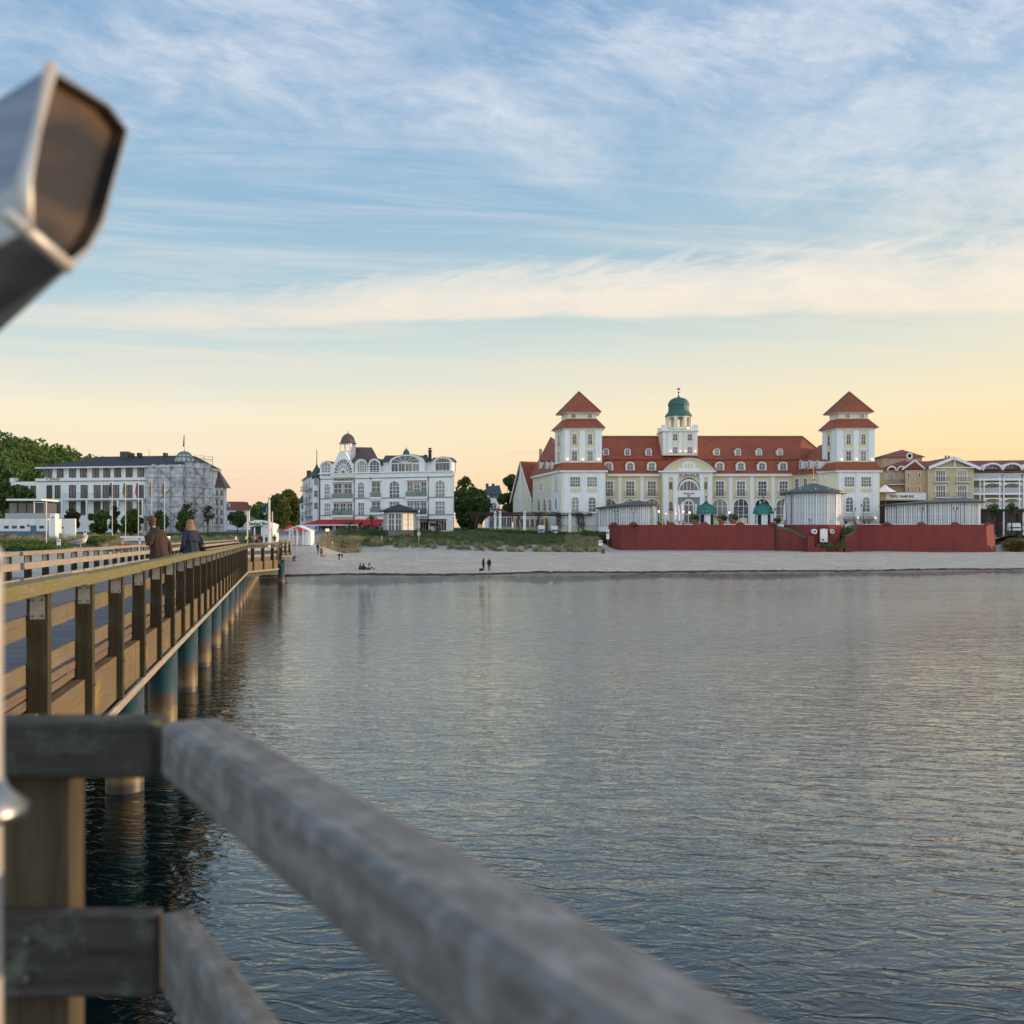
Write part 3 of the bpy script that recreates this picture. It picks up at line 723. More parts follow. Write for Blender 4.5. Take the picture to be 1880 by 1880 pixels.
def build_pier():
    t = thing('pier', 'long timber pier on teal steel piles running to the beach', 'pier', (0, 0, 0), PRZ)
    mb = MB(PM); y = 2.2; rnd = random.Random(5)
    while y < 176:
        xr = RX - .03
        if y > yK0: xr = RX - .03 + min(1.6, (y - yK0) * .27)
        if y > 103: xr += 1.2
        step = .145 if y < 70 else .6
        zz = DZ - rnd.uniform(0, .004)
        z0 = DZ - .045
        mb.box(LX + .02, xr - .02, y, y + step - .009, z0, zz); y += step
    mb.build('deck_planks', M_['deck_wood'], t)
    mb = MB(PM)
    for x in (-2.55, -3.4, -4.3, -5.2, -6.1, -6.6): mb.box(x - .09, x + .09, 2.3, 176, DZ - .42, DZ - .05)
    mb.build('joists', M_['beam_wood'], t)
    ys = [ (Yp * 1.0 + .62) / .9756 for Yp in ()]
    pile = MB(); pile.lathe([(.335, -3.5), (.335, DZ - .86)], (0, 0, 0), 22); pile.lathe([(.37, 0), (.37, .10)], (0, 0, DZ - .97), 22)
    o = pile.build('pile', M_['pile_teal'], None, smooth=False); pme = o.data; bpy.data.objects.remove(o)
    for p_ in pme.polygons: p_.use_smooth = abs(p_.normal.z) < .5
    y = 18.6 / .9756 + .64
    for k in range(25):
        for x in (-2.78, -6.1):
            q = PW(x, y); place('pile', pme, t, Matrix.Translation((q.x, q.y, 0)))
        cb = MB(PM); cb.box(-6.7, -2.42, y - .16, y + .16, DZ - .86, DZ - .43); cb.build('cross_beam', M_['beam_wood'], t)
        y += 6.13
    for yy in (y0_ for y0_ in (7.4, 13.3)):
        q = PW(-6.1, yy); place('pile', pme, t, Matrix.Translation((q.x, q.y, 0)))
    for X, Y in ((wx(524, 101), 101.0),):
        place('pile', pme, t, Matrix.Translation((X - .4, Y, 0)))
    return t
pier = build_pier()

# ---------------------------------------------------------------- the platform the photograph was taken from
def near_platform():
    t = thing('viewing_platform', 'near timber platform under the photographer, behind the blurred railing', 'platform', (-.7, 2.1, DZ))
    # deck polygon behind the railing line
    n0 = Vector((-.67, 2.12)); dr = Vector((.518, -.855))
    e = n0 + dr * 4.4
    pts = [(-6.6, 2.12), (n0.x, n0.y), (e.x, e.y), (e.x, -6), (-6.6, -6)]
    mb = MB(); y = -6
    while y < 2.12:
        xr = n0.x + (n0.y - (y + .14)) * .606 if y + .14 > e.y else e.x
        mb.box(-6.6, xr - .06, y, y + .136, DZ - .045, DZ); y += .145
    mb.build('deck_planks', M_['deck_wood'], t)
    mb = MB()
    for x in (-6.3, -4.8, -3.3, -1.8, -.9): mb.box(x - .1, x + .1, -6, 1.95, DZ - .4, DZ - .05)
    mb.build('joists', M_['near_wood_dark'], t)
    pile = MB(); pile.lathe([(.335, -3.5), (.335, DZ - .42)], (0, 0, 0), 20)
    for x, y in ((-5.9, .6), (-1.6, .2), (-1.2, -4)):
        p2 = MB(Matrix.Translation((x, y, 0))); p2.lathe([(.335, -3.5), (.335, DZ - .42)], (0, 0, 0), 20); p2.build('pile', M_['pile_teal'], t)
    r = thing('platform_railing', 'large blurred weathered grey railing corner in the foreground', 'railing', (-.7, 2.1, DZ))
    # first run, straight across; second run comes diagonally towards and past the viewer
    def run(p0, p1, w, z0, z1, name, m, bev):
        a = Vector((p0[0], p0[1])); b = Vector((p1[0], p1[1])); d = b - a; ln = d.length; rz = math.atan2(d.y, d.x)
        M = Matrix.Translation((a.x, a.y, 0)) @ Matrix.Rotation(rz, 4, 'Z')
        mb = MB(); mb.box(0, ln, 0, w, z0, z1); o = mb.build(name, m, None, bevel=bev); o.parent = r; o.matrix_basis = WM[r.name].inverted() @ M; reg(o, M); return o
    zt = HC - .38
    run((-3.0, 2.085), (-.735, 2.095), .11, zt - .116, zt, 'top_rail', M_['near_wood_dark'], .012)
    e1 = Vector((-.718, 2.10)) + dr * 4.2
    run((-.728, 2.115), (e1.x, e1.y), .127, zt - .118, zt, 'top_rail', M_['near_wood'], .020)
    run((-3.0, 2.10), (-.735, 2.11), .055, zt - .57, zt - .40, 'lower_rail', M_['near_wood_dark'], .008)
    e2 = Vector((-.715, 2.11)) + dr * 4.2
    run((-.725, 2.125), (e2.x, e2.y), .055, zt - .57, zt - .40, 'lower_rail', M_['near_wood'], .008)
    for zz in (zt - .525, zt - .445):
        b = MB(); b.lathe([(.0, 0), (.010, .0), (.009, .004), (0, .005)], (0, 0, 0), 10); b_o = b.build('bolt', M_['bolt_steel'], None)
        Mb = Matrix.Translation((-.995, 2.098, zz)) @ Matrix.Rotation(R(90), 4, 'X'); b_o.parent = r; b_o.matrix_basis = WM[r.name].inverted() @ Mb
    for x0, x1 in ((-1.12, -.935), (-2.9, -2.73)):
        mb = MB(); mb.box(x0, x1, 2.165, 2.245, DZ - .8, zt - .10); mb.build('post', M_['near_post'], r, bevel=.006)
    q = Vector((-.64, 2.17)) + dr * 3.0
    mb = MB(Matrix.Translation((q.x, q.y, 0)) @ Matrix.Rotation(math.atan2(dr.y, dr.x), 4, 'Z')); mb.box(-.09, .09, .06, .20, DZ - .8, zt - .12); mb.build('post', M_['near_post'], r, bevel=.006)
near_platform()

def telescope():
    mat('brushed_steel', (.30, .32, .34), .32, (.22, .24, .26), 3, stretch=(1, 1, 12), metal=.9, bump=.05)
    mat('dark_steel', (.018, .016, .016), .35, (.085, .052, .030), 2.2, stretch=(2, 2, 4), contrast=(.42, .6), spec=.25)
    mat('rim_steel', (.55, .53, .50), .55, metal=.6)
    t = thing('coin_telescope', 'blurred stainless steel viewing telescope head on a slim pole, top left of the photo', 'telescope', (-.70, 1.30, DZ))
    P = lambda px, py, Y: W(px, py, Y)
    top0 = P(92, 122, 1.26); b = P(45, 425, 1.20); r1 = P(237, 240, 1.40)
    pn = (r1 - b).cross(top0 - b).normalized(); eye = Vector((0, 0, HC))
    def on(px, py):
        d = P(px, py, 1.0) - eye; return eye + d * ((b - eye).dot(pn) / d.dot(pn))
    a, c, r0, r2, r3 = on(42, 330), on(125, 492), on(200, 188), on(192, 412), on(165, 462)
    axis = Vector((-.40, .12, -.02))
    back = [p + Vector((-.42, .30, -.18)) for p in (top0, r0, r1, r2, r3, c)]
    lt = P(-240, 330, 1.36); la = P(-290, 520, 1.30); lb = P(-290, 620, 1.32); lc = P(-200, 705, 1.40)
    # solid head: convex hull of its corners
    bm = bmesh.new()
    for v in [top0, a, b, c, r0, r1, r2, r3, lt, la, lb, lc] + back[:5]: bm.verts.new(v)
    bmesh.ops.convex_hull(bm, input=list(bm.verts)); bmesh.ops.delete(bm, geom=[v for v in bm.verts if not v.link_faces], context='VERTS')
    bmesh.ops.dissolve_limit(bm, angle_limit=R(6), verts=list(bm.verts), edges=list(bm.edges))
    bmesh.ops.recalc_face_normals(bm, faces=bm.faces)
    fr = max(bm.faces, key=lambda f: (f.calc_area() if abs(f.normal.dot(pn)) > .995 else 0))
    bmesh.ops.inset_individual(bm, faces=[fr], thickness=.006, depth=0)
    bmesh.ops.inset_individual(bm, faces=[fr], thickness=.005, depth=-.018)
    for f_ in list(fr.edges):
        for g_ in f_.link_faces: g_.material_index = 1
    bmesh.ops.recalc_face_normals(bm, faces=bm.faces)
    me = bpy.data.meshes.new('housing'); bm.to_mesh(me); bm.free(); me.materials.append(M_['brushed_steel']); me.materials.append(M_['dark_steel'])
    me.transform(WM[t.name].inverted()); o = bpy.data.objects.new('housing', me); C.objects.link(o); o.parent = t; reg(o, WM[t.name])
    # recessed dark front with a bright rim on the two nearer edges
    cen = (a + r1 + c + top0) / 4; nrm = (r1 - a).cross(top0 - a).normalized()
    if nrm.dot(Vector((0, -1, 0))) < 0 and nrm.dot(Vector((1, 0, 0))) < 0: nrm = -nrm
    if nrm.dot(Vector((0, 0, HC)) - cen - Vector((0, 0, 0))) < 0: nrm = -nrm
    face = [top0, a, b, c, r3, r2, r1, r0]
    ins = [cen + (p - cen) * .93 + nrm * .004 for p in face]
    mb = MB()
    mb.tube([top0 + nrm * .002, a + nrm * .002, b + nrm * .002], .009, 8); mb.build('rim', M_['rim_steel'], t, smooth=True)
    mb = MB(); mb.tube([b + (b - c) * .55 + nrm * .002 + Vector((0, .01, 0)), c + nrm * .002], .009, 8); mb.build('rim', M_['rim_steel'], t, smooth=True)
    px = wx(0, 1.3) - .035
    mb = MB(); mb.lathe([(.035, 0), (.035, HC - .02 - DZ), (.022, HC - DZ), (.022, HC + .24 - DZ)], (px, 1.3, DZ), 20); mb.lathe([(.11, 0), (.11, .012), (.05, .03)], (px, 1.3, DZ), 20); mb.build('pole', M_['rim_steel'], t)
    mb = MB(); mb.lathe([(.036, .03), (.042, .015), (.066, -.006), (.064, -.018), (.036, -.02)], (px, 1.3, wz(1475, 1.3)), 24); mb.build('collar', M_['brushed_steel'], t, smooth=True)
    mb = MB(); mb.ball((px + .026, 1.27, wz(1038, 1.3)), .022, 12, 8); mb.build('knob', mat('knob_brown', (.12, .07, .07), .5), t, smooth=True)
    mb = MB(); mb.box(px - .12, px - .03, 1.27, 1.36, HC + .10, HC + .36); mb.build('swivel_block', M_['brushed_steel'], t, bevel=.006)
telescope()
# ---------------------------------------------------------------- the spa hall with two towers
def expand(poly, d):
    n = len(poly); c = Vector((sum(p[0] for p in poly) / n, sum(p[1] for p in poly) / n)); out = []
    for k in range(n):
        p = Vector(poly[k][:2]); a = Vector(poly[k - 1][:2]); b = Vector(poly[(k + 1) % n][:2])
        e1 = (p - a).normalized(); e2 = (b - p).normalized(); n1 = Vector((e1.y, -e1.x)); n2 = Vector((e2.y, -e2.x))
        if n1.dot(p - c) < 0: n1 = -n1
        if n2.dot(p - c) < 0: n2 = -n2
        bis = (n1 + n2); k2 = d / max(.35, 1 + n1.dot(n2)); out.append((p.x + bis.x * k2, p.y + bis.y * k2))
    return out
def z3(poly, z): return [(x, y, z) for x, y in poly]
def slab(name, poly, z0, z1, m, t):
    mb = MB(); mb.prism(poly, z0, z1); return mb.build(name, m, t)
def pilaster(t, fa, px0, px1, py0, py1, m='white_wall', out=.18, name='pilaster'):
    mb = MB(); fa.box(mb, px0, px1, py0, py1, out, .02); return mb.build(name, M_[m], t)
def dormer(t, fa, pxc, w, py0, py1, back=2.5, m='white_trim', style='segment', nx=2, ny=2):
    u, Y = fa.hit(pxc); z0 = wz(py1, Y); h = wz(py0, Y) - z0; Mw = fa.at(pxc, py1)
    mb = MB(Mw); o = [(x, z) for x, z in outline(style, w, h)]; mb.prism_y(o, 0, back); d = mb.build('dormer', M_[m], t)
    mb = MB(Mw); o2 = [(x * 1.12, z + .1) for x, z in outline(style, w, h)][2:]; o1 = [(x * .99, z - .05) for x, z in outline(style, w, h)][2:]
    mb.hull([(x, -.12, z) for x, z in o2] + [(x, -.12, z) for x, z in o1[::-1]], [(x, back, z) for x, z in o2] + [(x, back, z) for x, z in o1[::-1]]); mb.build('dormer_roof', M_['tile_red'], d)
    window(d, Mw @ Matrix.Translation((0, -.02, .2)), w * .62, h * .72, style=style, nx=nx, ny=ny, b=.12)
def balcony(t, fa, px0, px1, py_top, py_floor, out=1.0, m='grey_iron', slab_m='white_trim', bars=8, solid=False):
    mb = MB(fa.M); u0, u1 = fa.u(px0), fa.u(px1); mm = (px0 + px1) / 2; z0, z1 = fa.z(mm, py_floor), fa.z(mm, py_top)
    mb.box(u0, u1, -out, -.01, z0 - .18, z0); b = mb.build('balcony', M_[slab_m], t)
    mb = MB(fa.M)
    if solid: mb.box(u0, u1, -out, -out + .04, z0 + .06, z1)
    else:
        mb.box(u0, u1, -out, -out + .06, z1 - .06, z1); mb.box(u0, u1, -out, -out + .05, z0 + .08, z0 + .13)
        for k in range(bars + 1): x = u0 + (u1 - u0 - .05) * k / bars; mb.box(x, x + .05, -out, -out + .04, z0, z1 - .03)
        for x in (u0, u1 - .05): mb.box(x, x + .05, -out, -.02, z1 - .06, z1)
    mb.build('balustrade', M_[m], b)
def lampdot(t, p, r=.16, m='lamp_wash'):
    mb = MB(); mb.ball(p, r, 8, 6); mb.build('wall_lamp', M_[m], t, smooth=True)

TZ = 6.4                                                                    # terrace level
def spa_hall():
    t = thing('spa_hall', 'large cream and white hall with red roofs, two towers and a green domed cupola', 'building', (40, 222, TZ))
    G0 = TZ - 1.2
    fc = Facade(1073, 234.5, 1455, 234.5)
    # --- central wing
    slab('wall', [(12, 234.5), (64.2, 234.5), (74, 240), (74, 252), (12, 252)], G0, wz(871, 234.5), M_['cream_wall'], t)
    e = MB(); e.box(14, 64.6, 233.9, 234.6, wz(874.5, 234.5), wz(869.5, 234)); e.build('cornice', M_['white_trim'], t)
    ze, zb, zr = wz(869.5, 233.9), wz(843, 236.6), wz(802, 243)
    mb = MB(); xl = 12
    A = [(xl, 233.8, ze), (64.8, 233.8, ze), (77, 241, ze), (77, 253, ze), (xl, 253, ze)]
    B = [(xl, 236.6, zb), (66, 236.6, zb), (75.0, 241.5, zb), (75.0, 250, zb), (xl, 250, zb)]
    mb.hull(A, B, cap=False); a = [mb.pt(p) for p in A]; mb.face(a[::-1])
    mb.build('roof', M_['tile_red'], t)
    mb = MB(); q = .25
    B2 = [(xl, 236.2, zb - .1), (66, 236.2, zb - .1), (75.4, 241.2, zb - .1), (75.4, 250.3, zb - .1), (xl, 250.3, zb - .1)]
    i = [mb.pt(p) for p in B2]; r1 = mb.pt((xl, 243, zr)); r2 = mb.pt((69, 243.2, zr))
    mb.face((i[0], i[1], r2, r1)); mb.face((i[1], i[2], r2)); mb.face((i[2], i[3], r2)); mb.face((i[3], i[4], r1, r2)); mb.face((i[4], i[0], r1)); mb.face(i[::-1])
    mb.build('roof', M_['tile_red'], t)
    mb = MB(); mb.tube([(xl, 243, zr + .05), (69, 243.2, zr + .05)], .22, 8); mb.tube([(69, 243.2, zr + .05), (75.2, 241.2, zb)], .18, 8); mb.build('ridge_tiles', mat('ridge_moss', (.16, .15, .07), .8, (.22, .10, .05), 1.2), t)
    for px in (1112.6, 1152, 1191, 1316, 1355, 1393.6, 1432):
        dormer(t, Facade(1073, 237.1, 1455, 237.1), px, 1.45, 822.5, 836, 2.2)
    for px in (1117.5, 1157, 1196.5, 1321.4, 1360, 1399, 1437.6):
        dormer(t, Facade(1073, 234.1, 1455, 234.1), px, 2.1, 847, 863.5, 2.0)
    for px in (1118, 1157, 1196.5, 1321.4, 1360.3, 1399.5, 1438.4):
        fwin(t, fc, px - 7.2, px + 7.2, 884, 910, nx=3, ny=4, b=.28, bar=.09, gm=M_['glass_curtain'] if px not in (1399.5, 1438.4) else M_['glass_dark'])
        balcony(t, fc, px - 10.5, px + 10.5, 903, 911, .55)
        fwin(t, fc, px - 13.3, px + 13.3, 916, 961, style='arch', nx=3, ny=2, b=.32, bar=.12, gm=M_['glass'] if px < 1390 else M_['glass_dark'])
        mb = MB(fc.M); u = fc.u(px); mb.box(u - 1.4, u + 1.4, -.06, 0, TZ, wz(951, 234.5)); mb.build('parapet_panel', M_['cream_wall'], t)
    for a_, b_ in ((1098, 1104), (1135, 1141), (1175.5, 1181.5), (1338, 1344.5), (1377, 1383.5), (1416, 1422.5)):
        pilaster(t, fc, a_, b_, 874.5, 964)
    # --- portal
    fp = Facade(1215, 232, 1309, 232)
    slab('portal', [(wx(1215, 232), 232), (wx(1309, 232), 232), (wx(1309, 232), 236), (wx(1215, 232), 236)], G0, wz(865, 232), M_['cream_wall'], t)
    mb = MB(); X0, X1 = wx(1209, 231.6), wx(1314, 231.6); mb.box(X0, X1, 231.2, 232, wz(867, 231.6), wz(864.3, 231.6)); mb.build('cornice', M_['white_trim'], t)
    pilaster(t, fp, 1216, 1308, 867, 876.5, out=.22, name='entablature')
    cx, hw, zb0, zt0 = wx(1264.8, 232), wx(1313, 232) - wx(1264.8, 232), wz(864.3, 232), wz(840.5, 232)
    rr = (hw * hw + (zt0 - zb0) ** 2) / (2 * (zt0 - zb0)); th = math.asin(hw / rr)
    arc = [(cx + rr * math.sin(th - 2 * th * k / 24), zt0 - rr + rr * math.cos(th - 2 * th * k / 24)) for k in range(25)]
    mb = MB(); mb.prism_y([(x, z) for x, z in arc], 231.8, 236); mb.build('pediment', M_['cream_wall'], t)
    up = [(cx + (x - cx) * 1.03, z + .32) for x, z in arc]
    mb = MB(); mb.hull([(x, 231.3, z) for x, z in up] + [(x, 231.3, z) for x, z in arc[::-1]], [(x, 239, z) for x, z in up] + [(x, 239, z) for x, z in arc[::-1]]); mb.build('pediment_roof', M_['tile_red'], t)
    arc2 = [(cx + (x - cx) * .955, zt0 - rr - .05 + (z - zt0 + rr) * .965) for x, z in arc]
    mb = MB(); mb.hull([(x, 231.55, z) for x, z in arc] + [(x, 231.55, max(z, zb0)) for x, z in arc2[::-1]], [(x, 231.82, z) for x, z in arc] + [(x, 231.82, max(z, zb0)) for x, z in arc2[::-1]]); mb.build('pediment_trim', M_['white_trim'], t)
    fwin(t, fp, 1256.5, 1272.5, 851, 862, style='round', nx=3, ny=1, b=.55, bar=.25, out=.15)
    mb = MB(fp.M); mb.box(fp.u(1244), fp.u(1285), -.35, -.1, wz(864.2, 232), wz(860, 232)); mb.build('base_block', M_['white_trim'], t)
    for a_, b_ in ((1217.5, 1227), (1235.5, 1244.3), (1284.3, 1292.2), (1299, 1307)): pilaster(t, fp, a_, b_, 876.5, 964, out=.3)
    for a_, b_ in ((1228.3, 1234.6), (1292.9, 1298)):
        fwin(t, fp, a_, b_, 885, 898, nx=1, ny=1, b=.05, gm=M_['glass']); fwin(t, fp, a_, b_, 921.5, 938, nx=1, ny=1, b=.05, gm=M_['glass_curtain'])
    fwin(t, fp, 1248, 1281, 883.5, 899.5, style='half', nx=5, ny=1, b=.45, bar=.1, out=.02, gm=M_['glass_curtain'])
    mb = MB(fp.M); mb.ring([(x + fp.u(1264.6), z + wz(899.5, 232)) for x, z in outline('half', 4.95, 2.72, 16)], [(x + fp.u(1264.6), z + wz(899.5, 232)) for x, z in outline('half', 4.6, 2.55, 16)], -.16, 0); mb.build('arch_line', M_['dark_frame'], t)
    pilaster(t, fp, 1244.4, 1284.2, 900.5, 913, out=.34, name='sign_band')
    mb = MB(fp.M); mb.box(fp.u(1245), fp.u(1284), -.1, 0, TZ, wz(913, 232)); mb.build('porch_wall', mat('porch_grey', (.26, .25, .24), .8), t)
    for px in (1251, 1277.5): mb = MB(); mb.lathe([(.34, 0), (.26, .3), (.24, 5.2), (.36, 5.6)], (wx(px, 231.6), 231.55, TZ), 12); mb.build('column', M_['white_trim'], t, smooth=True)
    fwin(t, fp, 1256, 1272, 919, 961, style='arch', nx=2, ny=2, b=.3, bar=.14, out=.14, gm=M_['glass_curtain'])
    gold = mat('letter_bronze', (.16, .12, .08), .5)
    text('KURHAUS', 1.02, fp.at(1265, 875.6, .25), t, gold, sx=.98, font_bold=.03)
    text('Restaurant', .55, fp.at(1264.6, 907.3, .37), t, gold, sx=1.0, font_bold=.015); text('Bar', .55, fp.at(1264.6, 911.6, .37), t, gold, font_bold=.015)
    # --- cupola
    fq = Facade(1216.5, 236, 1280.5, 236); xa, xb = wx(1216.5, 236), wx(1280.5, 236)
    slab('cupola_base', [(xa, 236), (xb, 236), (xb, 243.5), (xa, 243.5)], wz(836, 236), wz(791, 236), M_['pale_cream'], t)
    slab('cornice', [(xa - .35, 235.6), (xb + .35, 235.6), (xb + .35, 243.9), (xa - .35, 243.9)], wz(792, 236), wz(789.5, 236), M_['white_trim'], t)
    for a_, b_ in ((1217, 1222.5), (1226.5, 1233.5), (1246, 1252), (1256, 1260.5), (1272.5, 1280)): pilaster(t, fq, a_, b_, 793, 832, out=.12)
    for px in (1239.5, 1266.5):
        fwin(t, fq, px - 3.8, px + 3.8, 797.5, 808, nx=2, ny=2, b=.12); fwin(t, fq, px - 3.8, px + 3.8, 821, 832, nx=2, ny=2, b=.12)
    for px in (1231, 1248.5, 1258, 1275.7): lampdot(t, fq.at(px, 828.5, .5).translation, .14)
    for x in (xa - .1, xb - 1.1):
        for y in (235.8, 242.6): slab('merlon', [(x, y), (x + 1.2, y), (x + 1.2, y + 1.2), (x, y + 1.2)], wz(789.5, 236), wz(780, 236), M_['white_wall'], t)
    ccx, ccy = wx(1246, 239.5), 239.5; zb1, zt1 = wz(789.5, 239.5), wz(765, 239.5)
    ph = math.pi / 8
    for k in range(8):
        a = ph + k * math.pi / 4; p = Vector((ccx + 2.75 * math.cos(a), ccy + 2.75 * math.sin(a), 0))
        mb = MB(Matrix.Translation(p) @ Matrix.Rotation(a, 4, 'Z')); mb.box(-.28, .28, -.38, .38, zb1, zt1); mb.build('belfry_pier', M_['pale_cream'], t)
        a2 = a + math.pi / 8; q = Vector((ccx + 2.58 * math.cos(a2), ccy + 2.58 * math.sin(a2), 0))
        mb = MB(Matrix.Translation(q) @ Matrix.Rotation(a2 + math.pi / 2, 4, 'Z')); hwid = .85
        o = [(hwid, zt1), (-hwid, zt1)] + [(-hwid * math.cos(math.pi * j / 8), zt1 - 1.0 + .72 * math.sin(math.pi * j / 8)) for j in range(9)]
        mb.prism_y(o, -.18, .18); mb.build('belfry_arch', M_['pale_cream'], t)
        mb = MB(Matrix.Translation(q) @ Matrix.Rotation(a2 + math.pi / 2, 4, 'Z')); mb.box(-hwid, hwid, -.12, .12, zb1, zb1 + .45); mb.build('belfry_parapet', M_['white_trim'], t)
    S = 239.5 / F; zz = lambda y: wz(y, 239.5) - zt1
    mb = MB(); mb.lathe([(0, -.05), (25.2 * S, -.05), (25.4 * S, .06), (23 * S, zz(761)), (20 * S, zz(757)), (19 * S, zz(754)), (19 * S, zz(745)), (19.9 * S, zz(744.6)), (19.9 * S, zz(743.6)), (18.6 * S, zz(739)), (15 * S, zz(734)), (9.5 * S, zz(731.2)), (4 * S, zz(730.2)), (1.6 * S, zz(728)), (.9 * S, zz(725)), (.5 * S, zz(722)), (0, zz(721))], (ccx, ccy, zt1), 16, ph=ph)
    mb.build('dome', M_['copper_green'], t)
    mb = MB(); mb.lathe([(.05, 0), (.05, zz(712) - zz(723))], (ccx, ccy, zt1 + zz(723)), 6); mb.ball((ccx, ccy, zt1 + zz(720.5)), .22, 8, 6); mb.box(ccx - .4, ccx + .35, ccy - .03, ccy + .03, zt1 + zz(715.5), zt1 + zz(713)); mb.build('weather_vane', M_['black_iron'], t)
    # --- side wing, annex, connecting wing
    fs = Facade(978, 246, 1031, 222)
    low_l = [(wx(978, 246), 246), (wx(1031, 222), 222), (wx(1112, 222), 222), (21.5, 238), (21.5, 262), (8, 262)]
    slab('wall', low_l, G0, wz(863.5, 222), M_['pale_cream'], t)
    zl = wz(863, 222); slab('cornice', expand(low_l, .5), zl - .45, zl, M_['white_trim'], t)
    ft_r = [(wx(1503, 225.6), 225.6), (wx(1537, 222), 222), (wx(1615, 222), 222), (81, 238), (70, 244)]
    slab('wall', ft_r, G0, wz(863, 222), M_['pale_cream'], t); slab('cornice', expand(ft_r, .5), zl - .45, zl, M_['white_trim'], t)
    fcon = Facade(1455, 234.5, 1503, 225.6)
    slab('wall', [(wx(1455, 234.5), 234.5), (wx(1503, 225.6), 225.6), (72, 238), (70, 246)], G0, zl - .3, M_['cream_wall'], t)
    mb = MB(); mb.hull([(*p, zl - .3) for p in ((63.8, 234.0), (67.0, 225.2), (75, 230), (78, 246), (66, 246))], [(*p, wz(816, 236)) for p in ((71.5, 238.5), (72, 233.5), (74, 234), (75, 241), (72, 241))]); mb.build('roof', M_['tile_red'], t)
    for px in (1470, 1485.5, 1501): dormer(t, Facade(1455, 234.2, 1503, 225.4), px, 1.15, 844, 861, 2.2)
    for px in (1463.5, 1479, 1494.5): fwin(t, fcon, px - 3, px + 3, 879, 900, nx=2, ny=3, b=.25, gm=M_['glass'])
    for px in (1463.5, 1479, 1494.5): fwin(t, fcon, px - 4, px + 4, 916, 950, style='arch', nx=2, ny=2, b=.25, gm=M_['glass_dark'])
    # left side roof
    mb = MB(); ex = expand(low_l, .7); base = [(x, y, zl) for x, y in ex]; ap = (wx(1011, 243), 243, wz(801.5, 243))
    mb.cone([(ex[0][0], ex[0][1], zl), (ex[1][0] + .5, ex[1][1] + 3, zl), (20, 230, zl), (23, 262, zl), (ex[-1][0], ex[-1][1], zl)], ap); mb.build('roof', M_['tile_red'], t)
    for px, Yd in ((991.5, 243.0), (1003, 238.0), (1013, 233.5)):
        f2 = Facade(978, 246.4, 1031, 222.6); dormer(t, f2, px, 1.7, 845, 861, 2.2)
    slab('chimney', [(wx(990, 245), 245), (wx(995, 245), 245), (wx(995, 245), 246), (wx(990, 245), 246)], wz(862, 245), wz(824, 245), M_['tan_wall'], t)
    for px in (990, 1000.5, 1010.5): fwin(t, fs, px - 2.4, px + 2.4, 916, 937, style='arch', nx=2, ny=2, b=.16)
    for px in (994, 1007): fwin(t, fs, px - 1.3, px + 1.3, 888, 897, nx=1, ny=1, b=.12)
    pilaster(t, fs, 1013.5, 1030.5, 868, 964, out=.1); fwin(t, fs, 1019, 1025.5, 876, 902, nx=1, ny=1, out=.1, b=.05, gm=M_['cream_wall'])
    fwin(t, fs, 1020.5, 1023.8, 914, 934, style='arch', nx=1, ny=2, b=.1, out=.1)
    # gabled annex
    fg = Facade(942, 256, 976, 248); Lg = fg.len; ua = fg.u(957.7); zap = fg.z(957.7, 849); zea = wz(913, 252)
    mb = MB(fg.M); o = [(0, G0 - 1), (Lg, G0 - 1), (Lg, zea), (ua, zap - .3), (0, zea)]; mb.prism_y(o, 0, 7); mb.build('annex', M_['pale_cream'], t)
    for s_ in (0, 1):
        e_ = (-.7, zea - 1.1) if s_ == 0 else (Lg + .7, zea - 1.1)
        mb = MB(fg.M); o = [(ua, zap), (ua, zap + .3), (e_[0] * 1.02, e_[1] + .3), (e_[0], e_[1])]; mb.prism_y(o if s_ else o[::-1], -.5, 7.5); mb.build('annex_roof', M_['tile_red'], t)
        mb = MB(fg.M); o = [(ua, zap - .35), (ua, zap + .32), (e_[0] * 1.03, e_[1] + .32), (e_[0], e_[1] - .35)]; mb.prism_y(o, -.62, -.5); mb.build('bargeboard', M_['white_trim'], t)
    pilaster(t, fg, 955.3, 958.6, 853, 965, out=.25)
    # --- the two towers
    for side, (A_, B_, C_, apx, lamps) in enumerate(((1036, 1105, 1019, 1060, (1041.5, 1070, 1099)), (1536, 1606, 1510, 1556, (1544.5, 1571.5, 1600.5)))):
        up_ = [(wx(A_, 222), 222), (wx(B_, 222), 222), (wx(B_, 222), 229.2), (wx(C_, 228), 228.2)]
        tw = lambda y, Y=222: wz(y, Y)
        lo_f = Facade(1031, 222, 1112, 222) if side == 0 else Facade(1537, 222, 1615, 222)
        uf = Facade(A_, 222, B_, 222); us = Facade(C_, 228.2, A_, 222)
        slab('tower', up_, tw(866), tw(786), M_['white_wall'], t)
        slab('cornice', expand(up_, .3), tw(788), tw(785.5), M_['white_trim'], t)
        # lower skirt
        if side == 0: lo = [(wx(1026, 221.2), 221.3), (wx(1119.5, 221.2), 221.3), (22.3, 232), (8.8, 230.4)]
        else: lo = [(wx(1531, 221.2), 221.3), (wx(1620.5, 221.2), 221.3), (82.3, 232), (wx(1500, 225), 225.2)]
        if side: up2 = expand(up_, .15); mb = MB(); mb.hull([(lo[0][0], lo[0][1], zl), (lo[1][0], lo[1][1], zl), (lo[2][0], lo[2][1], zl), (lo[3][0], lo[3][1], zl)], z3(up2, tw(848)))
        else: mb = MB(); mb.hull(z3(lo, zl), z3(expand(up_, .15), tw(849)))
        mb.build('skirt_roof', M_['tile_red'], t)
        mb = MB(); mb.hull(z3(expand(up_, .75), tw(785.5)), z3(expand(up_, -1.05), tw(768.5, 223))); mb.build('skirt_roof', M_['tile_red'], t)
